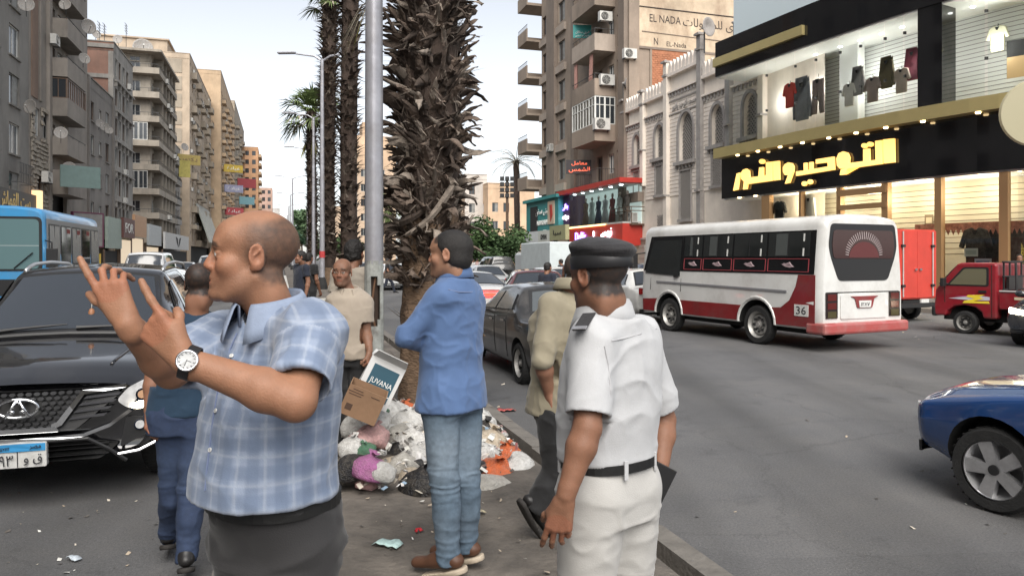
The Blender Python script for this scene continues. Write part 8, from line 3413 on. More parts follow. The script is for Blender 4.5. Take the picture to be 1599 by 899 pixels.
# ---- man in the blue shirt with crossed arms
DS=3.83
BS=Person("man in a bright blue shirt and faded jeans with crossed arms, beside the big palm",G(706,DS,MEDZ),(-.78,.62),1.80,girth=1.0,hh=.0062)
BS.J['hd']=BS.loc(702,397,DS)
BS.head((-.96,.28),pitch=0)
BS.J['nk']=BS.loc(712,433,DS+.02)
BS.J['shl']=BS.loc(690,462,DS-.12)
BS.J['shr']=BS.loc(732,458,DS+.15)
BS.J['ell']=BS.loc(634,526,DS-.16)
BS.J['wrl']=BS.loc(676,540,DS+.10)
BS.J['elr']=BS.loc(690,545,DS+.28)
BS.J['wrr']=BS.loc(690,549,DS+.02)
BS.J['kn'+'l']=BS.loc(693,745,DS-.10)
BS.J['knr']=BS.loc(727,745,DS+.02)
BS.J['anl']=BS.loc(701,868,DS-.10)
BS.J['anr']=BS.loc(728,850,DS+.06)
for a,b in(('anl','tol'),('anr','tor')):
 BS.J[b]=BS.J[a]+BS.dirl((-.125,.06,-.045))
BS.body((.30,.16,.10),(.012,.01,.01),'crop',{'l':dict(f=BS.dirl((.7,.6,-.1)),n=BS.dirl((-.3,-.2,1)),c=((30,40,20),)*4),'r':dict(f=BS.dirl((-.75,-.6,.05)),n=BS.dirl((-.3,-.3,-.9)),c=((25,40,20),)*4)},fine=.0055,name="tan")
BS.hair(M_HAIRK,.006,.045,-.062,.0012,3,120)
TS=[(.80,.198,.152,.0),(.92,.190,.144,.0),(1.02,.172,.126,.004),(1.15,.172,.122,.0),(1.28,.184,.12,-.01),(1.38,.18,.104,-.02),(1.44,.125,.078,-.025),(1.465,.08,.068,-.03)]
M_BLUES=cloth("bright_blue",(.075,.135,.275),.8)
BS.shirt(M_BLUES,hem=.825,sleeve=1.8,tors=TS,fold=.013,loose=.001,seed=21,sc=(5,5,8))
BS.collar(M_BLUES,hgt=.034,open_=40,r=.067,fold=.05)
seam_line(BS,[(700,452),(715,456),(735,456),(750,452)],cloth("seam_blue",(.05,.1,.28),.9),"yoke_seam",.003)
def denim(dark):
 def f(s,p):
  c=np.tile(V3((.02,.034,.075))if dark else V3((.085,.13,.18)),(len(p),1))
  z=p[:,2]/s.k
  fade=np.exp(-((z-.62)/.16)**2)*.55+np.exp(-((z-.25)/.12)**2)*.3
  fade=fade*(.4+1.0*fbm(p*V3((9,9,4)),3))
  lt=V3((.045,.07,.13))if dark else V3((.25,.30,.35))
  c=c*(1-fade[:,None])+lt*fade[:,None]
  return c*(.8+.4*fbm(p*50,2))[:,None]
 return f
M_DEN=mat("denim",(.1,.15,.22),.85,attr="col",var=.1,vscale=60,bump=.2,bscale=350)
tr_=BS.trousers(M_DEN,top=.99,fold=.008,loose=.004,seed=6,colf=denim(False),h=.0065)
BS.shoes(M_SHOEB,M_SOLEC)
# ---- man in the teal T-shirt walking off between car and bald man
DT=4.15
TM=Person("man in a teal T-shirt and dark blue jeans walking away beside the SUV",G(268,DT),(-.25,.97),1.76,girth=1.08,hh=.0085)
TM.J['hd']=TM.loc(300,444,DT)
TM.head((-.05,.99),pitch=-8)
TM.J['nk']=TM.loc(293,489,DT-.02)
TM.J['shl']=TM.loc(248,508,DT)
TM.J['shr']=TM.loc(322,512,DT+.03)
TM.J['ell']=TM.loc(226,588,DT-.04)
TM.J['wrl']=TM.loc(219,640,DT-.08)
TM.J['knl']=TM.loc(256,765,DT+.05)
TM.J['knr']=TM.loc(286,765,DT-.04)
TM.J['anl']=TM.loc(250,832,DT+.22)
TM.J['anr']=TM.loc(277,866,DT-.12)
for sd in 'lr':
 TM.J['hp'+sd]=TM.loc(260 if sd=='l' else 295,660,DT)
 TM.J['to'+sd]=TM.J['an'+sd]+TM.dirl((-.05,.13,-.05))
TM.lean=(0,0)
sl_=TM.loc(278,600,DT)[0]
TM.off=lambda z:V3((sl_*np.clip((z-.8)/.45,0,1.6),0,0))
TM.body((.24,.115,.07),(.02,.016,.014),'crop',{'l':dict(f=TM.dirl((-.05,-.1,-1)),n=TM.dirl((-1,-.2,0)))},fine=.006,name="brown")
TM.shirt(cloth("teal",(.007,.028,.058),.85),hem=.90,sleeve=.62,fold=.012,loose=.0,seed=31,tors=[(.80,.176,.134,.005),(.92,.178,.134,.008),(1.02,.172,.126,.01),(1.15,.174,.124,.01),(1.28,.186,.122,.0),(1.38,.184,.108,-.01),(1.44,.13,.075,-.02),(1.465,.075,.066,-.03)])
TM.trousers(M_DEN,top=1.0,fold=.010,loose=.0,seed=16,colf=denim(True),h=.008)
TM.shoes(M_SHOEK,M_SOLEK,.009)
TM.e.location.x+=.05
# ---- khaki shirted man behind the officer, mid-stride
DK=4.35
KM=Person("man in a loose khaki shirt and black trousers striding behind the officer",G(884,DK),(.45,.89),1.80,girth=1.12,hh=.0085)
KM.J['hd']=KM.loc(902,424,DK+.05)
KM.head((.1,.99))
KM.J['nk']=KM.loc(893,452,DK)
KM.J['shl']=KM.loc(862,475,DK-.08)
KM.J['shr']=KM.loc(925,475,DK+.12)
KM.J['ell']=KM.loc(848,565,DK-.18)
KM.J['wrl']=KM.loc(857,612,DK-.12)
KM.J['hpl'],KM.J['hpr']=KM.loc(870,640,DK-.05),KM.loc(900,640,DK+.08)
KM.J['knl'],KM.J['knr']=KM.loc(872,735,DK-.05),KM.loc(915,740,DK+.25)
KM.J['anl'],KM.J['anr']=KM.loc(836,785,DK-.08),KM.loc(925,835,DK+.42)
KM.J['tol'],KM.J['tor']=KM.loc(852,818,DK-.05),KM.J['anr']+V3((0,.13,-.05))
KM.body((.25,.125,.08),(.05,.045,.04),'crop',{'l':dict(f=KM.dirl((.05,-.05,-1)),n=KM.dirl((-.8,-.6,0)))},fine=.006,name="brown")
M_KHA=cloth("khaki",(.25,.22,.155),.85)
KM.shirt(M_KHA,hem=.84,sleeve=1.12,tors=[(z,a+.012,b+.012,c_)for z,a,b,c_ in TS],fold=.011,loose=.002,seed=41,sc=(5,5,8))
KM.collar(M_KHA,r=.078)
KM.trousers(cloth("black_cotton",(.012,.012,.013),.85),top=.98,fold=.009,loose=.016,seed=26,h=.009)
KM.shoes(M_SHOEK,M_SOLEK,.009)
# ---- bald man in the beige polo by the lamp pole
DP=6.0
PM=Person("bald man in a beige polo shirt looking this way, beside the lamp pole",G(545,DP,MEDZ),(.1,-.99),1.64,girth=1.0,hh=.009)
PM.J['hd']=PM.loc(534,425,DP)
PM.head((-.02,-1),pitch=0)
PM.J['nk']=PM.loc(545,458,DP+.02)
PM.J['shl']=PM.loc(569,475,DP+.02)
PM.J['shr']=PM.loc(522,478,DP+.02)
PM.J['ell']=PM.loc(572,520,DP)
PM.J['wrl']=PM.loc(577,548,DP-.1)
PM.body((.2,.1,.062),(.02,.018,.016),'shaved',{'l':dict(f=PM.dirl((0,-.2,-1)),n=PM.dirl((1,-.3,0)),c=((60,70,40),)*4)},fine=.0065,name="brown")
M_POLO=cloth("beige_polo",(.32,.27,.215),.85)
PM.shirt(M_POLO,hem=.86,sleeve=.66,fold=.010,loose=.008,seed=51)
PM.collar(M_POLO,r=.076,fold=.05,open_=50)
PM.trousers(cloth("black_cotton",(.012,.012,.013),.85),top=.98,fold=.009,loose=.004,seed=36)
PM.shoes(M_SHOEK,M_SOLEK,.01)
def passer(label,px,d,face,h,z,sh,tr,skin=(.24,.12,.075),hair=M_HAIRK,group="passers-by in the distance",stride=.12,sleeve=.62,hh=.016,headface=None,thick=.012,hr=.004,cat=None):
 p=Person(label,G(px,d,z),face,h,group,1.0,hh)
 p.head(headface)
 J=p.J
 J['knl']+=V3((0,stride,0));J['anl']+=V3((0,stride*1.6,0));J['tol']+=V3((0,stride*1.6,0))
 J['knr']-=V3((0,stride*.4,0));J['anr']-=V3((0,stride*1.5,-.03));J['tor']-=V3((0,stride*1.5,0))
 J['wrl']-=V3((0,stride,0));J['wrr']+=V3((0,stride,0))
 p.body(skin,(.02,.016,.014),'crop',fine=max(.006,hh*.6),name="brown")
 p.hair(hair,thick,.05,-.06,hr,2,50,max(.006,hh*.6))
 p.shirt(sh,hem=.86,sleeve=sleeve,fold=.01,seed=int(px)%17)
 p.trousers(tr,top=.98,loose=.004,seed=int(px)%11)
 p.shoes(M_SHOEK,M_SOLEK,max(.009,hh))
 return p
BLK=cloth("black_cotton",(.012,.012,.013),.85)
NAVY=cloth("navy_cotton",(.012,.016,.03),.85)
passer("curly haired man in a beige T-shirt behind the polo shirt",553,7.6,(.3,.95),1.78,MEDZ,cloth("beige_tee",(.32,.28,.23),.85),BLK,hh=.010,thick=.024,hr=.010,stride=0,group=None,sleeve=.7)
passer("man in navy with bowed head reading, farther down the median",470,14.5,(-.7,-.7),1.74,MEDZ,NAVY,BLK,hh=.012,stride=0,headface=(-.9,-.5))
passer("man in black behind the navy shirted reader",482,16.5,(.3,.95),1.72,MEDZ,BLK,BLK,stride=.05)
passer("pedestrian in dark clothes crossing beyond the lamp pole",605,37,(.9,.3),1.72,0,BLK,NAVY,stride=.25)
passer("pedestrian in dark jacket by the maroon hatchback",855,17.2,(.6,.8),1.66,0,NAVY,BLK)
PINK=cloth("pale_pink",(.38,.27,.26),.85)
WHC=cloth("white_cotton",(.45,.44,.43),.85)
for px,d,sh,lab in((738,50,WHC,"far pedestrian in white nearest the palm trunk"),(752,52,WHC,"far pedestrian in white beside the black off roader"),(790,46,PINK,"far pedestrian in pale pink before the chequered panel"),(745,55,PINK,"far pedestrian in pink between the two in white"),(876,33,BLK,"pedestrian in black beside the delivery truck")):
 passer(lab,px,d,(rnd.uniform(-1,1),.6),1.7,0 if d>40 else.0,sh,BLK,hh=.022)
passer("shop attendant in black standing at the shop window",1592,21.2,(-.5,-.8),1.72,.14,BLK,NAVY,hh=.014,stride=0,group=None)
# ---------------------------------------------------------------- palms, lamp poles, street trees
M_PT=mat("palm_fibre",(.05,.034,.026),.95,var=.45,vscale=9,bump=.9,bscale=30,stretch=(1,1,.5))
M_PB=[mat("palm_boot_brown",(.135,.10,.078),.9,var=.4,vscale=12,bump=.5,bscale=60),mat("palm_boot_dark",(.062,.045,.035),.9,var=.4,vscale=12,bump=.5,bscale=60),mat("palm_boot_grey",(.235,.195,.16),.9,var=.35,vscale=12,bump=.4,bscale=60)]
M_BARE=mat("palm_bare_trunk",(.15,.098,.062),.95,var=.4,vscale=5,bump=1.0,bscale=18,stretch=(1,1,2.5))
M_FROND=mat("palm_frond",(.085,.12,.035),.7,var=.3,vscale=4)
M_FRONDY=mat("palm_frond_yellowing",(.26,.25,.06),.7,var=.3,vscale=4)
M_FRONDD=mat("palm_frond_dead",(.33,.29,.22),.8,var=.3,vscale=4)
rnd=random.Random(5)
def strap(mb,L,w,m,curl=1.0,seed=0,split=True,base=Vector((0,0,0)),Mx=None):
 """dead leaf base: a broad tapering strap, dished, curling off the trunk (grows along +z, outwards is +y)"""
 r=random.Random(seed)
 n=7
 vs,fs=[],[]
 y,z,a=0.0,0.0,R(8)
 tw=r.uniform(-.6,.6)
 for i in range(n+1):
  t=i/n
  ww=w*(1-t)**.55*(1-.25*math.sin(t*3))+.010
  a+=R(curl*r.uniform(4,20))
  z+=L/n*math.cos(a)
  y+=L/n*math.sin(a)
  x=tw*L*t*t*.35
  for s_,d in((-1,-.014),(-.35,.016),(.35,.016),(1,-.014)):
   vs.append((x+s_*ww/2,y+d+.012*r.uniform(-1,1),z+.02*r.uniform(-1,1)*t))
  for s_ in(1,-1):
   vs.append((x+s_*ww*.38,y-.018,z))
 k=6
 for i in range(n):
  for j in range(k):
   fs.append((i*k+j,i*k+(j+1)%k,(i+1)*k+(j+1)%k,(i+1)*k+j))
 fs.append(tuple(range(k))[::-1])
 fs.append(tuple(n*k+j for j in range(k)))
 mb.add(vs,fs,m,Mx)
def trunk_profile(z,seed,r0,swell):
 return r0*(1+.06*math.sin(z*2.3+seed))+swell(z)
def big_palm(P,H):
 e=empty("palm_tree",P,"massive shaggy palm trunk with curling dry leaf bases, beside the blue shirted man","palm tree")
 r=lambda z:.26+.05*min(1,max(0,(z-1.6)/.3))-.04*min(1,max(0,(z-3.1)/.8))+.07*max(0,1-z/.5)+.025*math.sin(z*2.1)
 mb=MB()
 n,vs,fs=40,[],[]
 rows=90
 for i in range(rows+1):
  z=-.1+(H+.1)*i/rows
  for k in range(n):
   a=2*math.pi*k/n
   rr=r(z)+.045*(mnoise.noise((3*math.cos(a),3*math.sin(a),z*2.5))+.5*mnoise.noise((8*math.cos(a),8*math.sin(a),z*7)))
   vs.append((rr*math.cos(a),rr*math.sin(a),z))
 for i in range(rows):
  for k in range(n):
   fs.append((i*n+k,i*n+(k+1)%n,(i+1)*n+(k+1)%n,(i+1)*n+k))
 z_of=lambda i:-.1+(H+.1)*i/rows
 mb.add(vs,fs[:int(rows*.36)*n],M_BARE)
 mb.add(vs,fs[int(rows*.36)*n:],M_PT)
 mb.build("trunk",e,smooth=True)
 var=[]
 for v in range(14):
  for mi in range(3):
   k=MB()
   strap(k,(.26,.34,.40,.48,.56)[v%5],(.13,.18,.11,.21,.09)[v%5],M_PB[mi],(.3,.7,.15,.5,1.2)[(v*3)%5],seed=v*7+1)
   var.append(k.mesh("leaf_base",True))
 cnt=0
 ga=2.39996
 for i in range(296):
  t=(i+.5)/296
  z=1.55+3.15*t
  a=i*ga+rnd.uniform(-.35,.35)
  tilt=rnd.gauss(0,42)
  if rnd.random()<.2:
   tilt=rnd.choice((-1,1))*rnd.uniform(70,150)
  out=rnd.uniform(-9,13)
  Mx=Matrix.Rotation(a-math.pi/2,4,'Z')@Matrix.Translation((0,r(z)-.02,z))@Matrix.Rotation(R(tilt),4,'Y')@Matrix.Rotation(R(-out),4,'X')@Matrix.Scale(rnd.uniform(.5,.95),4)
  o=link("leaf_base",rnd.choice(var[::1]if rnd.random()<.75 else var[1::3]),e,Mx)
  cnt+=1
 k=MB()
 for i in range(640):
  z=rnd.uniform(1.3,H)
  a=rnd.uniform(0,6.2832)
  strap(k,rnd.uniform(.16,.34),rnd.uniform(.10,.2),M_PB[rnd.choice((0,0,1,1,2))],rnd.uniform(.3,1.1),seed=i,Mx=Matrix.Rotation(a,4,'Z')@Matrix.Translation((0,r(z)-.04,z))@Matrix.Rotation(R(rnd.gauss(0,32)),4,'Y')@Matrix.Rotation(R(-rnd.uniform(-4,26)),4,'X'))
 for i in range(2600):
  z=rnd.uniform(.5 if i%4==0 else 1.4,H)
  a=rnd.uniform(0,2*math.pi)
  rr=r(z)+rnd.uniform(-.01,.05)
  p=Vector((rr*math.cos(a),rr*math.sin(a),z))
  t_=Vector((-math.sin(a),math.cos(a),0))
  o_=Vector((math.cos(a),math.sin(a),0))
  d=(t_*rnd.uniform(-1,1)+Vector((0,0,rnd.uniform(-.6,1.2)))+o_*rnd.uniform(.0,.9)).normalized()*rnd.uniform(.08,.26)
  w=t_*rnd.uniform(.004,.016)
  q=p+d*.6+o_*.015
  k.add([p-w,p+w,q+w*.6,q-w*.6,p+d+o_*rnd.uniform(0,.06)],[(0,1,2,3),(3,2,4)],rnd.choice(M_PB))
 o=k.build("fibre",e)
 o["kind"]="stuff"
 for i in range(16):
  z=rnd.uniform(1.7,2.9)if i<10 else rnd.uniform(3.0,H-.8)
  a0,da=rnd.uniform(0,6.28),rnd.choice((-1,1))*rnd.uniform(.7,1.5)
  dz=rnd.uniform(-.55,.5)
  k=MB()
  pts,n=[],10
  vs=[]
  w=rnd.uniform(.045,.10)
  for j in range(n+1):
   t=j/n
   a=a0+da*t
   rr=r(z)+.09+.02*math.sin(t*5+i)+(.09*t*t if i%4==0 else 0)
   for s_ in(-.5,.5):
    ww=w*(1-.7*t)
    vs.append((rr*math.cos(a),rr*math.sin(a),z+dz*t+s_*ww*1.6-.08*math.sin(t*3)))
   vs.append(((rr+.025)*math.cos(a),(rr+.025)*math.sin(a),z+dz*t-.08*math.sin(t*3)))
  for j in range(n):
   b=j*3
   fs_=[(b,b+3,b+5,b+2),(b+2,b+5,b+4,b+1),(b+1,b+4,b+3,b)]
   k.add([vs[q]for f in fs_ for q in f],[(0,1,2,3),(4,5,6,7),(8,9,10,11)],M_PB[(0,2,1,0)[i%4]])
  k.build("leaf_stalk",e,smooth=True)
 for s_,z,an in((1,1.05,200),(1,1.25,320)):
  k=MB()
  strap(k,.55,.2,M_BARE,.5,seed=77+an)
  k.build("bark_flap",e,Matrix.Rotation(R(an),4,'Z')@Matrix.Translation((0,.31,z))@Matrix.Rotation(R(170),4,'Y'))
 fan(e,Vector((-.28,-.12,4.62)),R(200),1.0,M_FRONDD,droop=92,n=26,m2=M_FRONDY,spread=110)
 return e
def fan(parent,p,az,L,m,droop=30,n=22,m2=None,spread=150,name="frond"):
 """fan palm leaf: stalk and a fan of narrow blades with drooping tips"""
 k=MB()
 d=Vector((math.cos(az),math.sin(az),0))
 el=R(40-droop)
 st=d*math.cos(el)*L*.45+Vector((0,0,1))*math.sin(el)*L*.45
 hub=p+st
 k.tube([p,p+st*.5+Vector((0,0,.05*L)),hub],[.02*L,.015*L,.012*L],m2 or m,5)
 dirn=st.normalized()
 side=dirn.cross(Vector((0,0,1)))
 side=side.normalized()if side.length>1e-3 else Vector((1,0,0))
 nor=side.cross(dirn).normalized()
 for i in range(n):
  a=R(-spread/2+spread*i/(n-1))
  v=(dirn*math.cos(a)+side*math.sin(a)+nor*rnd.uniform(-.1,.12)).normalized()
  l=L*.62*rnd.uniform(.8,1.1)
  w=v.cross(nor).normalized()*L*.022
  p1=hub+v*l*.5
  p2=hub+v*l+Vector((0,0,-1))*l*rnd.uniform(.15,.45)
  k.add([hub-w*.3,hub+w*.3,p1+w,p1-w,p2],[(0,1,2,3),(3,2,4)],m if(i%5 or not m2)else m2)
 return k.build(name,parent)
def far_palm(P,H,r0,label,crown=None,dens=1.0,dry=0,group="palms along the median",base=1.6):
 e=empty("palm_tree",P,label,"palm tree",group)
 k=MB()
 n=14
 vs,fs=[],[]
 rows=26
 for i in range(rows+1):
  z=-.1+(H+.1)*i/rows
  for j in range(n):
   a=2*math.pi*j/n
   rr=r0*(1+.12*mnoise.noise((2*math.cos(a),2*math.sin(a),z*1.5)))*(.8 if z<base else 1)
   vs.append((rr*math.cos(a)+.05*math.sin(z*.4+H),rr*math.sin(a),z))
 for i in range(rows):
  for j in range(n):
   fs.append((i*n+j,i*n+(j+1)%n,(i+1)*n+(j+1)%n,(i+1)*n+j))
 cut=int(rows*base/H)*n
 k.add(vs,fs[:cut],M_BARE)
 k.add(vs,fs[cut:],M_PT)
 k.build("trunk",e,smooth=True)
 k=MB()
 for i in range(int(H*110*dens)):
  z=rnd.uniform(base,H)
  a=rnd.uniform(0,6.2832)
  o_=Vector((math.cos(a),math.sin(a),0))
  t_=Vector((-math.sin(a),math.cos(a),0))
  p=o_*(r0*.92)+Vector((.05*math.sin(z*.4+H),0,z))
  L=r0*rnd.uniform(.6,1.5)
  w=t_*r0*rnd.uniform(.14,.42)
  d=(o_*rnd.uniform(.25,.9)+Vector((0,0,rnd.uniform(-.2,1)))+t_*rnd.uniform(-.5,.5)).normalized()
  q=p+d*L*.6
  k.add([p-w,p+w,q+w*.6,q-w*.6,p+d*L+o_*.2*L],[(0,1,2,3),(3,2,4)],M_PB[rnd.choice((0,0,1,1,2))])
 o=k.build("leaf_bases",e)
 o["kind"]="stuff"
 if crown:
  nf,L=crown
  for i in range(nf):
   fan(e,Vector((0,0,H-rnd.uniform(0,.5))),i*2.4+rnd.uniform(-.3,.3),L*rnd.uniform(.8,1.15),M_FROND,droop=-30+110*i/nf,n=20,m2=None if i<nf*.7 else M_FRONDD)
  for i in range(dry):
   fan(e,Vector((0,0,H-.6)),i*2.1,L*.9,M_FRONDY,droop=125,n=14,m2=M_FRONDD,spread=70)
 return e
# lines of the median: palms and poles converge on the avenue's vanishing point
big_palm(G(670,7.75,MEDZ-.02),6.2)
far_palm(G(548,15.5,MEDZ-.02),9.6,.175,"second palm, slim and shaggy, between the lamp pole and the thinner pole",base=1.3)
far_palm(G(513,38,.2),14.9,.36,"third palm with yellowing leaves at its top, behind the thin lamp pole",crown=(12,1.6),dry=6)
far_palm(G(487,56,.2),12.6,.34,"fourth palm with a full green crown, beyond the thin lamp poles",crown=(26,2.9),dry=3)
far_palm(G(606,62,.0),6.0,.3,"small palm across the avenue, glimpsed beside the big trunk",crown=(16,2.2),group=None)
# feather palm at the corner of the brown block
PB=G(806,72)
k=empty("palm_tree",PB,"date palm with grey drooping feather leaves by the brown block","palm tree")
t=MB()
t.tube([(0,0,0),(.1,0,5),(0,0,11.2)],[.35,.28,.3],M_PT,10)
t.build("trunk",k,smooth=True)
for i in range(24):
 az,up=i*2.4,75-95*(i/24)
 f=MB()
 d=Vector((math.cos(az),math.sin(az),0))
 pts,p,a,L=[],Vector((0,0,11)),R(up),3.0
 for j in range(9):
  pts.append(p.copy())
  p=p+(d*math.cos(a)+Vector((0,0,math.sin(a))))*L/8
  a-=R(11)
 f.tube(pts,[.04-.004*j for j in range(9)],M_FRONDD,4)
 sd_=d.cross(Vector((0,0,1)))
 for j in range(1,9):
  for h_ in(0,.5):
   q=pts[j-1].lerp(pts[j],h_+.25)
   for sg in(-1,1):
    v=(sd_*sg*.75+d*.5+Vector((0,0,-.25))).normalized()*(.65*math.sin(math.pi*(j/9.5))+.15)
    w=d*.03
    f.add([q-w,q+w,q+v],[(0,1,2)],mat("date_leaf",(.16,.18,.13),.8,var=.3))
 f.build("frond",k)
# lamp poles
M_POLE=mat("galvanised_pole",(.34,.34,.37),.42,metal=.35,var=.18,vscale=4,bump=.15,bscale=12,dirt=(.16,.14,.12),dirt_amt=.6,dscale=2.2)
M_POLEL=mat("peeling_pole_foot",(.30,.31,.29),.7,var=.35,vscale=7,bump=.4,bscale=20,dirt=(.07,.05,.04),dirt_amt=.85,dscale=5)
def pole(P,H,r,label,arms=True,near=False,foot=1.9):
 e=empty("lamp_post",P,label,"lamp post","lamp posts along the median")
 k=MB()
 if near:
  k.lathe([(r*1.04,1.57),(r*.8,H)],M_POLE,8)
 else:
  k.lathe([(r,.0),(r*.62,H)],M_POLE,10)
 o=k.build("shaft",e)
 set_auto(o.data,50 if near else 60)
 k=MB()
 if near:
  n=16
  zs=[0,.5,.99,1.01,1.07,1.38,1.46,1.50,1.60]
  r_=lambda z:r*(1.09-.04*z)
  vs=[(r_(z)*math.cos(2*math.pi*(j+.5)/n),r_(z)*math.sin(2*math.pi*(j+.5)/n),z)for z in zs for j in range(n)]
  fs=[]
  for i in range(len(zs)-1):
   for j in range(n):
    a=(360*(j+1)/n)%360
    if 258<=a<=322 and(1.0<zs[i]<1.44 if 270<=a<315 else 1.06<zs[i]<1.37):
     continue
    fs.append((i*n+j,i*n+(j+1)%n,(i+1)*n+(j+1)%n,(i+1)*n+j))
  k.add(vs,fs,M_POLEL)
  o=k.build("foot",e)
  so=o.modifiers.new("t",'SOLIDIFY')
  so.thickness=.012
  k=MB()
  k.lathe([(r*.55,.9),(r*.6,1.55)],mat("rust_dark",(.03,.018,.012),.95,var=.5,vscale=8),10)
  k.tube([(.02,-.04,1.0),(-.02,-.055,1.15),(.02,-.04,1.45)],.010,mat("cable_brown",(.12,.06,.03),.7),6)
  k.build("wiring",e)
  k=MB()
  k.lathe([(r*1.6,-.02),(r*1.6,.05),(r*1.1,.12)],M_POLEL,8)
  k.build("base_plate",e)
 else:
  k.lathe([(r*1.9,-.05),(r*1.9,.22),(r*1.25,.55),(r*1.1,.6)],M_DARK,8)
  k.build("base",e)
  k=MB()
  if foot>3:
   k.box(-.01,.01,-r,-r+.01,1,1.2,M_DARK)
  else:
   k.lathe([(r*1.02,foot-.3),(r*1.05,foot-.28),(r*1.03,foot),(r*.98,foot+.02)],mat("red_band",(.4,.04,.04),.6,var=.3,vscale=8),10,cap=False)
  k.build("painted_band" if foot<3 else "hatch",e)
 if arms:
  for sg in(-1,1):
   k=MB()
   k.tube([(0,0,H-.1),(sg*.4,0,H+.15),(sg*1.3,0,H+.28)],[.05,.045,.04],M_POLE,6)
   k.build("arm",e,Matrix.Rotation(R(-3),4,'Z'))
   k=MB()
   k.cbox((sg*1.75,0,H+.33),(.9,.26,.09),M_POLE,Matrix.Rotation(R(-3),4,'Z'))
   o=k.build("lamp_head",e,bevel=.03)
 return e
pole(G(584,6.75,MEDZ-.01),9.0,.083,"thick grey lamp post with a torn rusty hatch near its foot",arms=False,near=True)
pole(G(503,36,.22),11.2,.135,"tall thin lamp post with a double arm and red band, before the third palm",foot=1.85)
pole(G(489.5,52,.22),11.4,.14,"lamp post second beyond the red banded one",foot=9)
pole(G(481,68,.22),11.4,.15,"lamp post third beyond the red banded one",foot=9)
for i,d in enumerate((92,116,142,172)):
 pole(S(d/.9548,1.3,.22),11.4,.15,"slim lamp post far down the median, its foot hidden in the crowd")
# floodlight mast by the date palm
e=empty("floodlight_mast",G(792,66),"floodlight mast with a stack of lamps beside the date palm","mast")
k=MB()
k.lathe([(.16,0),(.11,9.0)],M_BROWNF,8)
k.build("shaft",e)
for i in range(4):
 k=MB()
 for x in(-.45,0,.45):
  k.cbox((x,-.1,7.3+.5*i),(.38,.3,.34),M_PLAS)
 k.box(-.7,.7,-.02,.04,7.1+.5*i,7.16+.5*i,M_BROWNF)
 k.build("floodlight",e)
# leafy street trees: trunk, limbs and a crown of many small leaves in clumps
def leafy(P,H,rad,label,m1,m2,n=5200,seed=1,group=None,leaf=.16,kind=None):
 r=random.Random(seed)
 e=empty("street_tree",P,label,"tree",group)
 k=MB()
 k.tube([(0,0,0),(.05,0,H*.3),(-.05,.05,H*.5)],[.16,.12,.09],M_BARE,8)
 cl=[]
 for i in range(26):
  u,v,w=r.gauss(0,.5),r.gauss(0,.5),r.gauss(0,.42)
  l=math.sqrt(u*u+v*v+w*w)
  if l>1:
   u,v,w=u/l,v/l,w/l
  c=Vector((u*rad,v*rad,H*.64+w*H*.34))
  cl.append((c,rad*r.uniform(.2,.4)))
  if i%3==0:
   k.tube([(0,0,H*.42),(c.x*.5,c.y*.5,(c.z+H*.4)/2),c],[.07,.045,.02],M_BARE,5)
 k.build("trunk",e)
 k=MB()
 for i in range(n):
  c,cr=cl[i%len(cl)]
  d=Vector((r.gauss(0,1),r.gauss(0,1),r.gauss(0,.8)))
  d=d.normalized()*cr*r.random()**.4
  p=c+d
  a=Vector((r.uniform(-1,1),r.uniform(-1,1),r.uniform(-.6,.6))).normalized()*leaf*r.uniform(.6,1.3)
  b=a.cross(Vector((r.uniform(-1,1),r.uniform(-1,1),r.uniform(-1,1)))).normalized()*leaf*.45
  k.add([p-a,p+b,p+a,p-b],[(0,1,2,3)],m1 if(i%len(cl))%3 else m2)
 o=k.build("crown",e)
 return e
M_LF1,M_LF2=mat("leaf_dark",(.035,.07,.022),.7,var=.3,vscale=2),mat("leaf_mid",(.06,.11,.035),.7,var=.3,vscale=2)
M_LF3,M_LF4=mat("leaf_pale",(.09,.15,.07),.7,var=.3,vscale=2),mat("leaf_blue",(.06,.12,.07),.7,var=.3,vscale=2)
leafy(G(764,58),4.6,2.5,"rounded dark green tree beyond the big palm trunk",M_LF1,M_LF2,5200,2,leaf=.19)
leafy(G(783,64),3.4,1.6,"smaller dark bush beside the rounded tree",M_LF1,M_LF2,2600,3,leaf=.18)
leafy(G(471,100,.2),8.5,2.0,"loose pale green tree on the far median",M_LF3,M_LF4,3800,4,"trees on the far median",.28)
leafy(G(468,130,.2),9.5,2.6,"blue green tree farther down the median",M_LF4,M_LF3,3000,5,"trees on the far median",.34)
leafy(G(463,165,.2),9.0,3.2,"pale tree at the far end of the median",M_LF4,M_LF3,2600,6,"trees on the far median",.4)
leafy(G(530,70),4.2,2.2,"low green tree between the second palm and the thin poles",M_LF1,M_LF2,2600,7,leaf=.2)
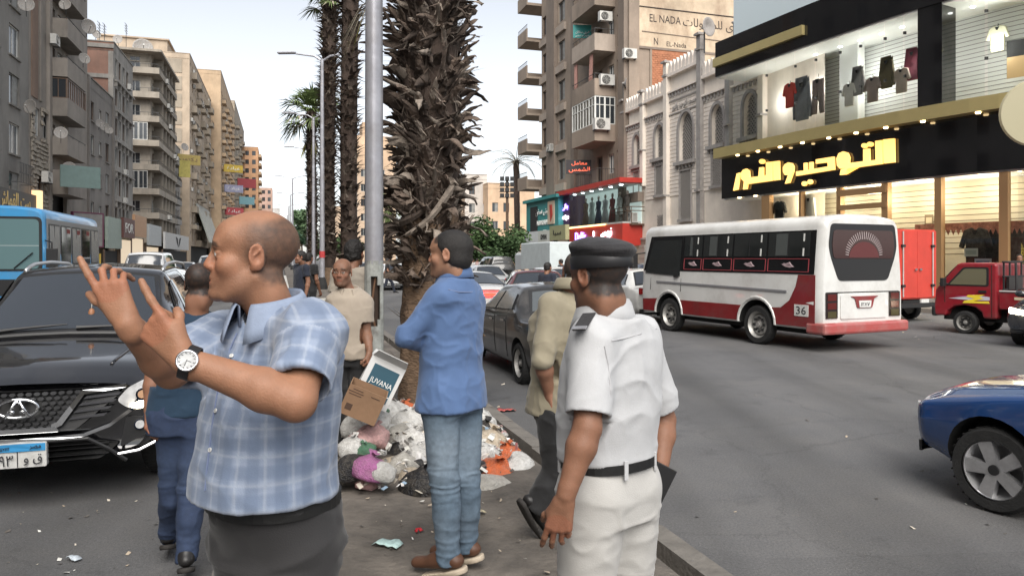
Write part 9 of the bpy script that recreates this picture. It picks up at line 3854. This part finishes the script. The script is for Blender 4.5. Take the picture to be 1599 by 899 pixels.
# ---------------------------------------------------------------- the heap of rubbish round the palm's foot
rnd=random.Random(21)
def bag_mesh(name,m,seed,knot=True,flat=.72,res=3,thin=0.0):
 """tied plastic bag: a slumped crumpled sack with a gathered neck and two ears"""
 bm=bmesh.new()
 bmesh.ops.create_icosphere(bm,subdivisions=res,radius=1)
 r=random.Random(seed)
 ox,oy=r.uniform(0,50),r.uniform(0,50)
 for v in bm.verts:
  p=v.co.copy()
  d=.22*mnoise.noise((p.x*1.3+ox,p.y*1.3,p.z*1.3+oy))
  cr=1-abs(mnoise.noise((p.x*3.2+oy,p.y*3.2+ox,p.z*3.2)))*2.2
  cr2=1-abs(mnoise.noise((p.x*7+oy,p.y*7+ox,p.z*7)))*2
  v.co=p*(1+d+.10*cr+.045*cr2)
  v.co.z*=flat
  if v.co.z<-.45*flat:
   v.co.z=-.45*flat+(v.co.z+.45*flat)*.25
  if knot and p.z>.72:
   t=(p.z-.72)/.28
   v.co.x*=1-.6*t
   v.co.y*=1-.6*t
   v.co.z+=.16*t*t
 me=bpy.data.meshes.new(name)
 bm.to_mesh(me)
 bm.free()
 if knot:
  bm=bmesh.new()
  bm.from_mesh(me)
  for sg in(-1,1):
   base=Vector((sg*.05,0,flat+.06))
   vs=[]
   for i in range(5):
    t=i/4
    for w in(-1,1):
     vs.append(bm.verts.new(base+Vector((sg*.42*t,w*(.06+.16*math.sin(t*3))+r.uniform(-.03,.03),.28*math.sin(t*2.4)+r.uniform(-.04,.04)))))
   for i in range(4):
    bm.faces.new((vs[2*i],vs[2*i+2],vs[2*i+3],vs[2*i+1]))
  bm.to_mesh(me)
  bm.free()
 me.materials.append(m)
 me.polygons.foreach_set("use_smooth",[True]*len(me.polygons))
 return me
def bagm(n,c,rough=.35,tr=0.0):
 m=mat("bag_"+n,c,rough,var=.22,vscale=5,bump=.9,bscale=13,spec=.5,dirt=(.2,.17,.13),dirt_amt=.5,dscale=3)
 return m
BG_={"white":bagm("white",(.60,.59,.565)),"grey":bagm("grey",(.44,.42,.38)),"black":bagm("black",(.012,.012,.014),.28),"orange":bagm("orange",(.55,.12,.035)),"pink":bagm("pink",(.38,.13,.30)),"cream":bagm("cream",(.5,.42,.32)),"rose":bagm("rose",(.55,.33,.32)),"green":bagm("green",(.08,.2,.12)),"red":bagm("red",(.5,.05,.03)),"olive":bagm("olive",(.2,.21,.16))}
meshes={}
def bag(px,py,d,r,colr,label,group="rubbish bags in the heap",seed=None,flat=None,knot=None,yaw=None):
 """px, py: where the middle of the bag appears; d: its distance"""
 seed=seed if seed is not None else rnd.randrange(7)
 flat=flat or(.7,.85,.62)[seed%3]
 knot=(seed%4!=1)if knot is None else knot
 key=(colr,seed,knot)
 if key not in meshes:
  meshes[key]=bag_mesh("rubbish_bag",BG_[colr],seed*13+5,knot,flat)
 d=d-.06-(.45 if px<600 else 0)
 p=W(px,py-9,d)
 Mx=Matrix.Translation(p)@Matrix.Rotation(yaw if yaw is not None else rnd.uniform(0,6.28),4,'Z')@Matrix.Rotation(R(rnd.uniform(-18,18)),4,'X')@Matrix.Scale(r*1.22,4)
 return tag(link("rubbish_bag",meshes[key],None,Mx),label,"rubbish bag",group)
# the mound itself: soil, scraps and torn film packed under the bags
mb=MB()
c=G(636,6.3,MEDZ)
n,m_=26,9
vs=[(c.x,c.y,MEDZ+.13)]
for i in range(1,m_+1):
 for j in range(n):
  a=2*math.pi*j/n
  rr=i/m_*(.92+.16*mnoise.noise((math.cos(a)*1.5,math.sin(a)*1.5,2)))
  x,y=c.x+rr*.80*math.cos(a),c.y+rr*1.0*math.sin(a)
  h=.13*max(0,1-(i/m_)**1.7)+.04*mnoise.noise((x*6,y*6,0))*(1-i/m_)
  vs.append((x,y,MEDZ-.02+h))
fs=[(0,1+j,1+(j+1)%n)for j in range(n)]+[(1+(i-1)*n+j,1+i*n+j,1+i*n+(j+1)%n,1+(i-1)*n+(j+1)%n)for i in range(1,m_)for j in range(n)]
mb.add(vs,fs,mat("refuse_soil",(.11,.095,.08),.95,var=.6,vscale=12,bump=1.0,bscale=30))
tag(mb.build("refuse",smooth=True),kind="stuff")
L_=[(600,662,6.7,.15,"white","tall white bag at the crown of the heap below the carton"),(578,668,6.6,.12,"white","round white bag just under the brown carton"),(620,655,6.8,.11,"white","white bag behind the crown bag, against the palm"),(557,676,6.5,.10,"white","small white bag at the heap's edge beside the checked shirt"),(640,668,6.6,.13,"white","white bag hugging the jeans at the top of the heap"),(633,650,7.0,.09,"orange","little orange bag on top of the heap at the palm"),(617,648,7.0,.06,"red","small red bag peeping out by the palm foot"),(596,652,6.95,.05,"green","scrap of green bag below the carton"),(584,690,6.3,.10,"rose","pale rose bag in the middle of the heap"),(563,697,6.2,.09,"rose","rose streaked bag beside the juice cartons"),(606,690,6.3,.13,"white","broad white bag mid heap above the paper sack"),(628,693,6.25,.11,"grey","greyish bag mid heap near the jeans"),(645,702,6.1,.13,"white","white printed bag touching the jeans"),(552,712,6.05,.09,"white","white bag low at the heap's checked shirt side"),(553,745,5.7,.11,"black","small black bag at the low corner of the heap"),(577,744,5.65,.11,"pink","mauve pink bag low in the heap"),(598,748,5.6,.07,"white","white rag of a bag beside the mauve one"),(612,735,5.75,.08,"cream","cream bag among the torn papers"),(630,740,5.7,.10,"grey","grey film bag in front of the heap"),(648,725,5.85,.09,"white","white bag low behind the jeans"),(640,755,5.5,.07,"cream","dull cream bag at the heap's front edge"),(664,772,5.25,.14,"black","shiny black bag beside the jeans, alone on the ground"),(622,715,6.0,.08,"black","black bag sunk in the middle of the heap"),(571,712,6.0,.06,"green","dark green bag by the juice cartons"),(748,668,6.9,.13,"white","white bag spilling behind the jeans towards the road"),(738,690,6.6,.12,"white","white bag leaning on the back of the jeans"),(757,690,6.7,.12,"black","black bag behind the jeans at the kerb"),(763,708,6.4,.14,"cream","buff paper bag above the orange one"),(745,722,6.1,.15,"white","white striped bag next to the jeans, above the grey one"),(778,727,6.1,.08,"white","small white bag between the orange ones"),(790,722,6.3,.11,"orange","smaller orange bag behind the big one"),(777,757,5.75,.17,"orange","big orange bag of rubbish on the road side of the jeans"),(806,745,5.85,.13,"white","white bag beside the big orange one"),(759,777,5.4,.15,"grey","translucent grey bag in front of the big orange one"),(737,742,5.7,.10,"black","black bag squeezed against the jeans"),(725,655,7.2,.11,"white","white bag behind the jeans by the palm")]
for a in L_:
 bag(*a)
n_small=0
for i in range(46):
 py=rnd.uniform(655,772)
 lo,hi=545+max(0,690-py)*.25,668-max(0,py-745)*.3
 px=rnd.uniform(lo,hi)if i%5 else rnd.uniform(735,800)
 if px>700:
  py=rnd.uniform(670,745)
 d=8.3-2.9*((py-640)/150)**.8-.25
 bag(px,py+4,d,rnd.uniform(.04,.075),rnd.choice(("white","white","white","cream","rose","grey","white")),"small pale bag among many alike in the heap","small pale bags in the heap",seed=rnd.randrange(3))
# torn papers and film scraps: countless
k=MB()
cols_=[mat("scrap%d"%i,c_,.8,var=.2,vscale=9)for i,c_ in enumerate(((.6,.59,.55),(.55,.5,.42),(.4,.33,.25),(.1,.09,.08),(.5,.2,.2),(.25,.35,.45),(.62,.61,.6)))]
for i in range(520):
 a=rnd.uniform(0,6.28)
 rr=math.sqrt(rnd.random())*1.12
 x,y=c.x+rr*.86*math.cos(a),c.y+rr*1.1*math.sin(a)-.1
 q=max(0,1-(rr/1.1)**1.8)
 z=MEDZ+.02+.15*q+rnd.uniform(0,.05)
 s_=rnd.uniform(.010,.032)
 u=Vector((rnd.uniform(-1,1),rnd.uniform(-1,1),rnd.uniform(-.5,.8))).normalized()*s_
 v=u.cross(Vector((rnd.uniform(-1,1),rnd.uniform(-1,1),1))).normalized()*s_*rnd.uniform(.5,1)
 p=Vector((x,y,z))
 mid=Vector((0,0,s_*rnd.uniform(.1,.6)))
 k.add([p-u-v,p+u-v,p+u+v,p-u+v,p+mid],[(0,1,4),(1,2,4),(2,3,4),(3,0,4)],cols_[(0,6,1,2,0,6,0,1,6,4,0,5,6,3,0)[i%15]])
tag(k.build("litter"),kind="stuff")
# ground litter: flecks, dust and scraps over median and carriageway
k=MB()
spots=[(rnd.uniform(560,900),rnd.uniform(600,880))for _ in range(90)]+[(rnd.uniform(0,260),rnd.uniform(760,899))for _ in range(34)]+[(rnd.uniform(780,1599),rnd.uniform(520,899))for _ in range(26)]+[(rnd.uniform(1380,1500),rnd.uniform(500,530))for _ in range(16)]
for px,py in spots:
 z0=MEDZ if px>545 and px<860-(899-py)*.1 and py>620 else 0.0
 d=(CAMZ-z0)*FPX/(py-CY)
 p=G(px,d,z0+(.014 if z0 else.006))
 s_=rnd.uniform(.005,.017)*(1.6 if d>7 else 1)
 a=rnd.uniform(0,6.28)
 u,v=Vector((math.cos(a),math.sin(a),.15))*s_,Vector((-math.sin(a),math.cos(a),.1))*s_*rnd.uniform(.3,.9)
 k.add([p-u-v,p+u-v,p+u+v+Vector((0,0,s_*.4)),p-u+v],[(0,1,2,3)],cols_[rnd.choice((0,1,2,2,3,3))])
tag(k.build("litter"),kind="stuff")
def carton(Mx,w,d,h,m,label,name="cardboard_box",cat="box",flaps=True,parts=()):
 k=MB()
 t=.006
 for a in((-w/2,w/2,-d/2,-d/2+t),(-w/2,w/2,d/2-t,d/2),(-w/2,-w/2+t,-d/2+t,d/2-t),(w/2-t,w/2,-d/2+t,d/2-t)):
  k.box(*a,0,h,m)
 k.box(-w/2+t,w/2-t,-d/2+t,d/2-t,0,t,m)
 o=k.build(name,None,Mx)
 if flaps:
  for sg in(-1,1):
   f=MB()
   f.slab([(-w/2,sg*d/2,h),(w/2,sg*d/2,h),(w/2-.02,sg*(d/2+.09),h+.05),(-w/2+.02,sg*(d/2+.09),h+.05)][::sg],(0,0,.005),m)
   f.build("flap",o)
 tag(o,label,cat)
 return o
M_CARD=mat("cardboard",(.26,.155,.09),.85,var=.12,vscale=5,bump=.1)
M_CARDW=mat("white_carton",(.58,.58,.57),.6,var=.06)
M_CARDB=mat("carton_blue_print",(.02,.075,.11),.5,var=.1)
# brown carton: its broad side to us, tipped like a diamond
p=W(566,632,5.5)
Mx=Matrix.Translation(p)@Matrix.Rotation(R(8),4,'Z')@Matrix.Rotation(R(24),4,'Y')@Matrix.Rotation(R(8),4,'X')
o=carton(Mx@Matrix.Translation((0,.12,-.13)),.29,.18,.235,M_CARD,"brown cardboard carton tipped on the heap",flaps=False)
k=MB()
for i,(x,z,w_,h_)in enumerate(((-.09,.07,.05,.05),(-.08,.17,.10,.006),(-.08,.19,.12,.006),(-.07,.21,.08,.006),(.07,.2,.07,.006))):
 k.box(x-w_/2,x+w_/2,-.092,-.09,z-h_/2,z+h_/2,mat("carton_ink",(.08,.045,.03),.8))
k.build("print",o)
# white carton with a dark blue label, held up beside the pole
p=W(592,598,5.85)
Mx=Matrix.Translation(p)@Matrix.Rotation(R(12),4,'Z')@Matrix.Rotation(R(27),4,'Y')@Matrix.Rotation(R(-6),4,'X')
o=carton(Mx@Matrix.Translation((0,.06,-.18)),.29,.16,.36,M_CARDW,"white carton with a dark blue label leaning by the lamp post",flaps=True)
k=MB()
k.box(-.10,.115,-.083,-.08,.05,.31,M_CARDB)
k.box(-.10,.115,-.0845,-.083,.10,.108,M_WL)
k.box(-.08,.0,-.0845,-.083,.065,.08,mat("label_tan",(.4,.3,.18),.6))
k.build("label",o)
link("lettering",text_mesh("JUVANA",.19,.055,.002,M_WL),o,Matrix.Translation((.01,-.086,.18)))
bag(572,592,6.75,.11,"olive","olive grey carrier bag hanging from the polo man's hand",group="carried bags",seed=2,knot=True)
# small packs in the heap
for i,(px,py,d,w_,h_,c_,lab)in enumerate(((572,712,5.95,.15,.06,(.55,.42,.12),"yellow and grey juice carton lying in the heap"),(566,722,5.85,.13,.05,(.6,.5,.05),"bright yellow pack under the juice carton"),(563,706,6.0,.10,.04,(.5,.03,.04),"red pack beside the juice carton"),(594,734,5.7,.11,.09,(.3,.5,.6),"pale blue milk pack tipped in the heap"),(613,716,5.95,.19,.12,(.36,.22,.11),"crumpled brown paper sack in the heap"),(575,776,5.2,.13,.02,(.35,.38,.42),"torn blue grey wrapper on the ground before the heap"))):
 k=MB()
 k.cbox((0,0,0),(w_,w_*.6,h_),mat("pack%d"%i,c_,.5,var=.2,vscale=16,bump=.3,bscale=30))
 k.cbox((0,-w_*.302,0),(w_*.55,.004,h_*.5),cols_[(6,1,0,5,2,0)[i]])
 tag(k.build("food_pack",None,Matrix.Translation(W(px,py,d))@Matrix.Rotation(rnd.uniform(-.5,.5),4,'Z')@Matrix.Rotation(R((22,15,30,-28,12,3)[i]),4,'Y')@Matrix.Rotation(R(-25),4,'X'),bevel=.008),lab,"packaging")
for px,py,w_,c_,lab in((654,832,.05,(.5,.02,.03),"red bottle cap on the bare median"),(746,803,.10,(.5,.44,.3),"cream plastic tube lying by the grey bag"),(790,642,.22,(.4,.08,.07),"torn red snack wrapper on the roadway by the kerb"),(605,853,.16,(.4,.55,.53),"pale green face mask trodden on the median"),(115,875,.09,(.45,.5,.55),"crumpled pale wrapper on the road below the SUV")):
 z0=MEDZ if 550<px<780 else 0
 d=(CAMZ-z0)*FPX/(py-CY)
 k=MB()
 n=7
 vs,fs=[],[]
 for i in range(n):
  for j in range(4):
   vs.append(((i/(n-1)-.5)*w_,(j/3-.5)*w_*.5,.012+.02*rnd.random()*(0<i<n-1)))
 for i in range(n-1):
  for j in range(3):
   fs.append((i*4+j,(i+1)*4+j,(i+1)*4+j+1,i*4+j+1))
 k.add(vs,fs,mat("scrap_"+lab[:8].strip(),c_,.6,var=.3,vscale=20))
 o=k.build("litter_scrap",None,Matrix.Translation(G(px,d,z0+.004))@Matrix.Rotation(rnd.uniform(-.6,.6),4,'Z'),smooth=True)
 so=o.modifiers.new("t",'SOLIDIFY')
 so.thickness=.004
 tag(o,lab,"litter")
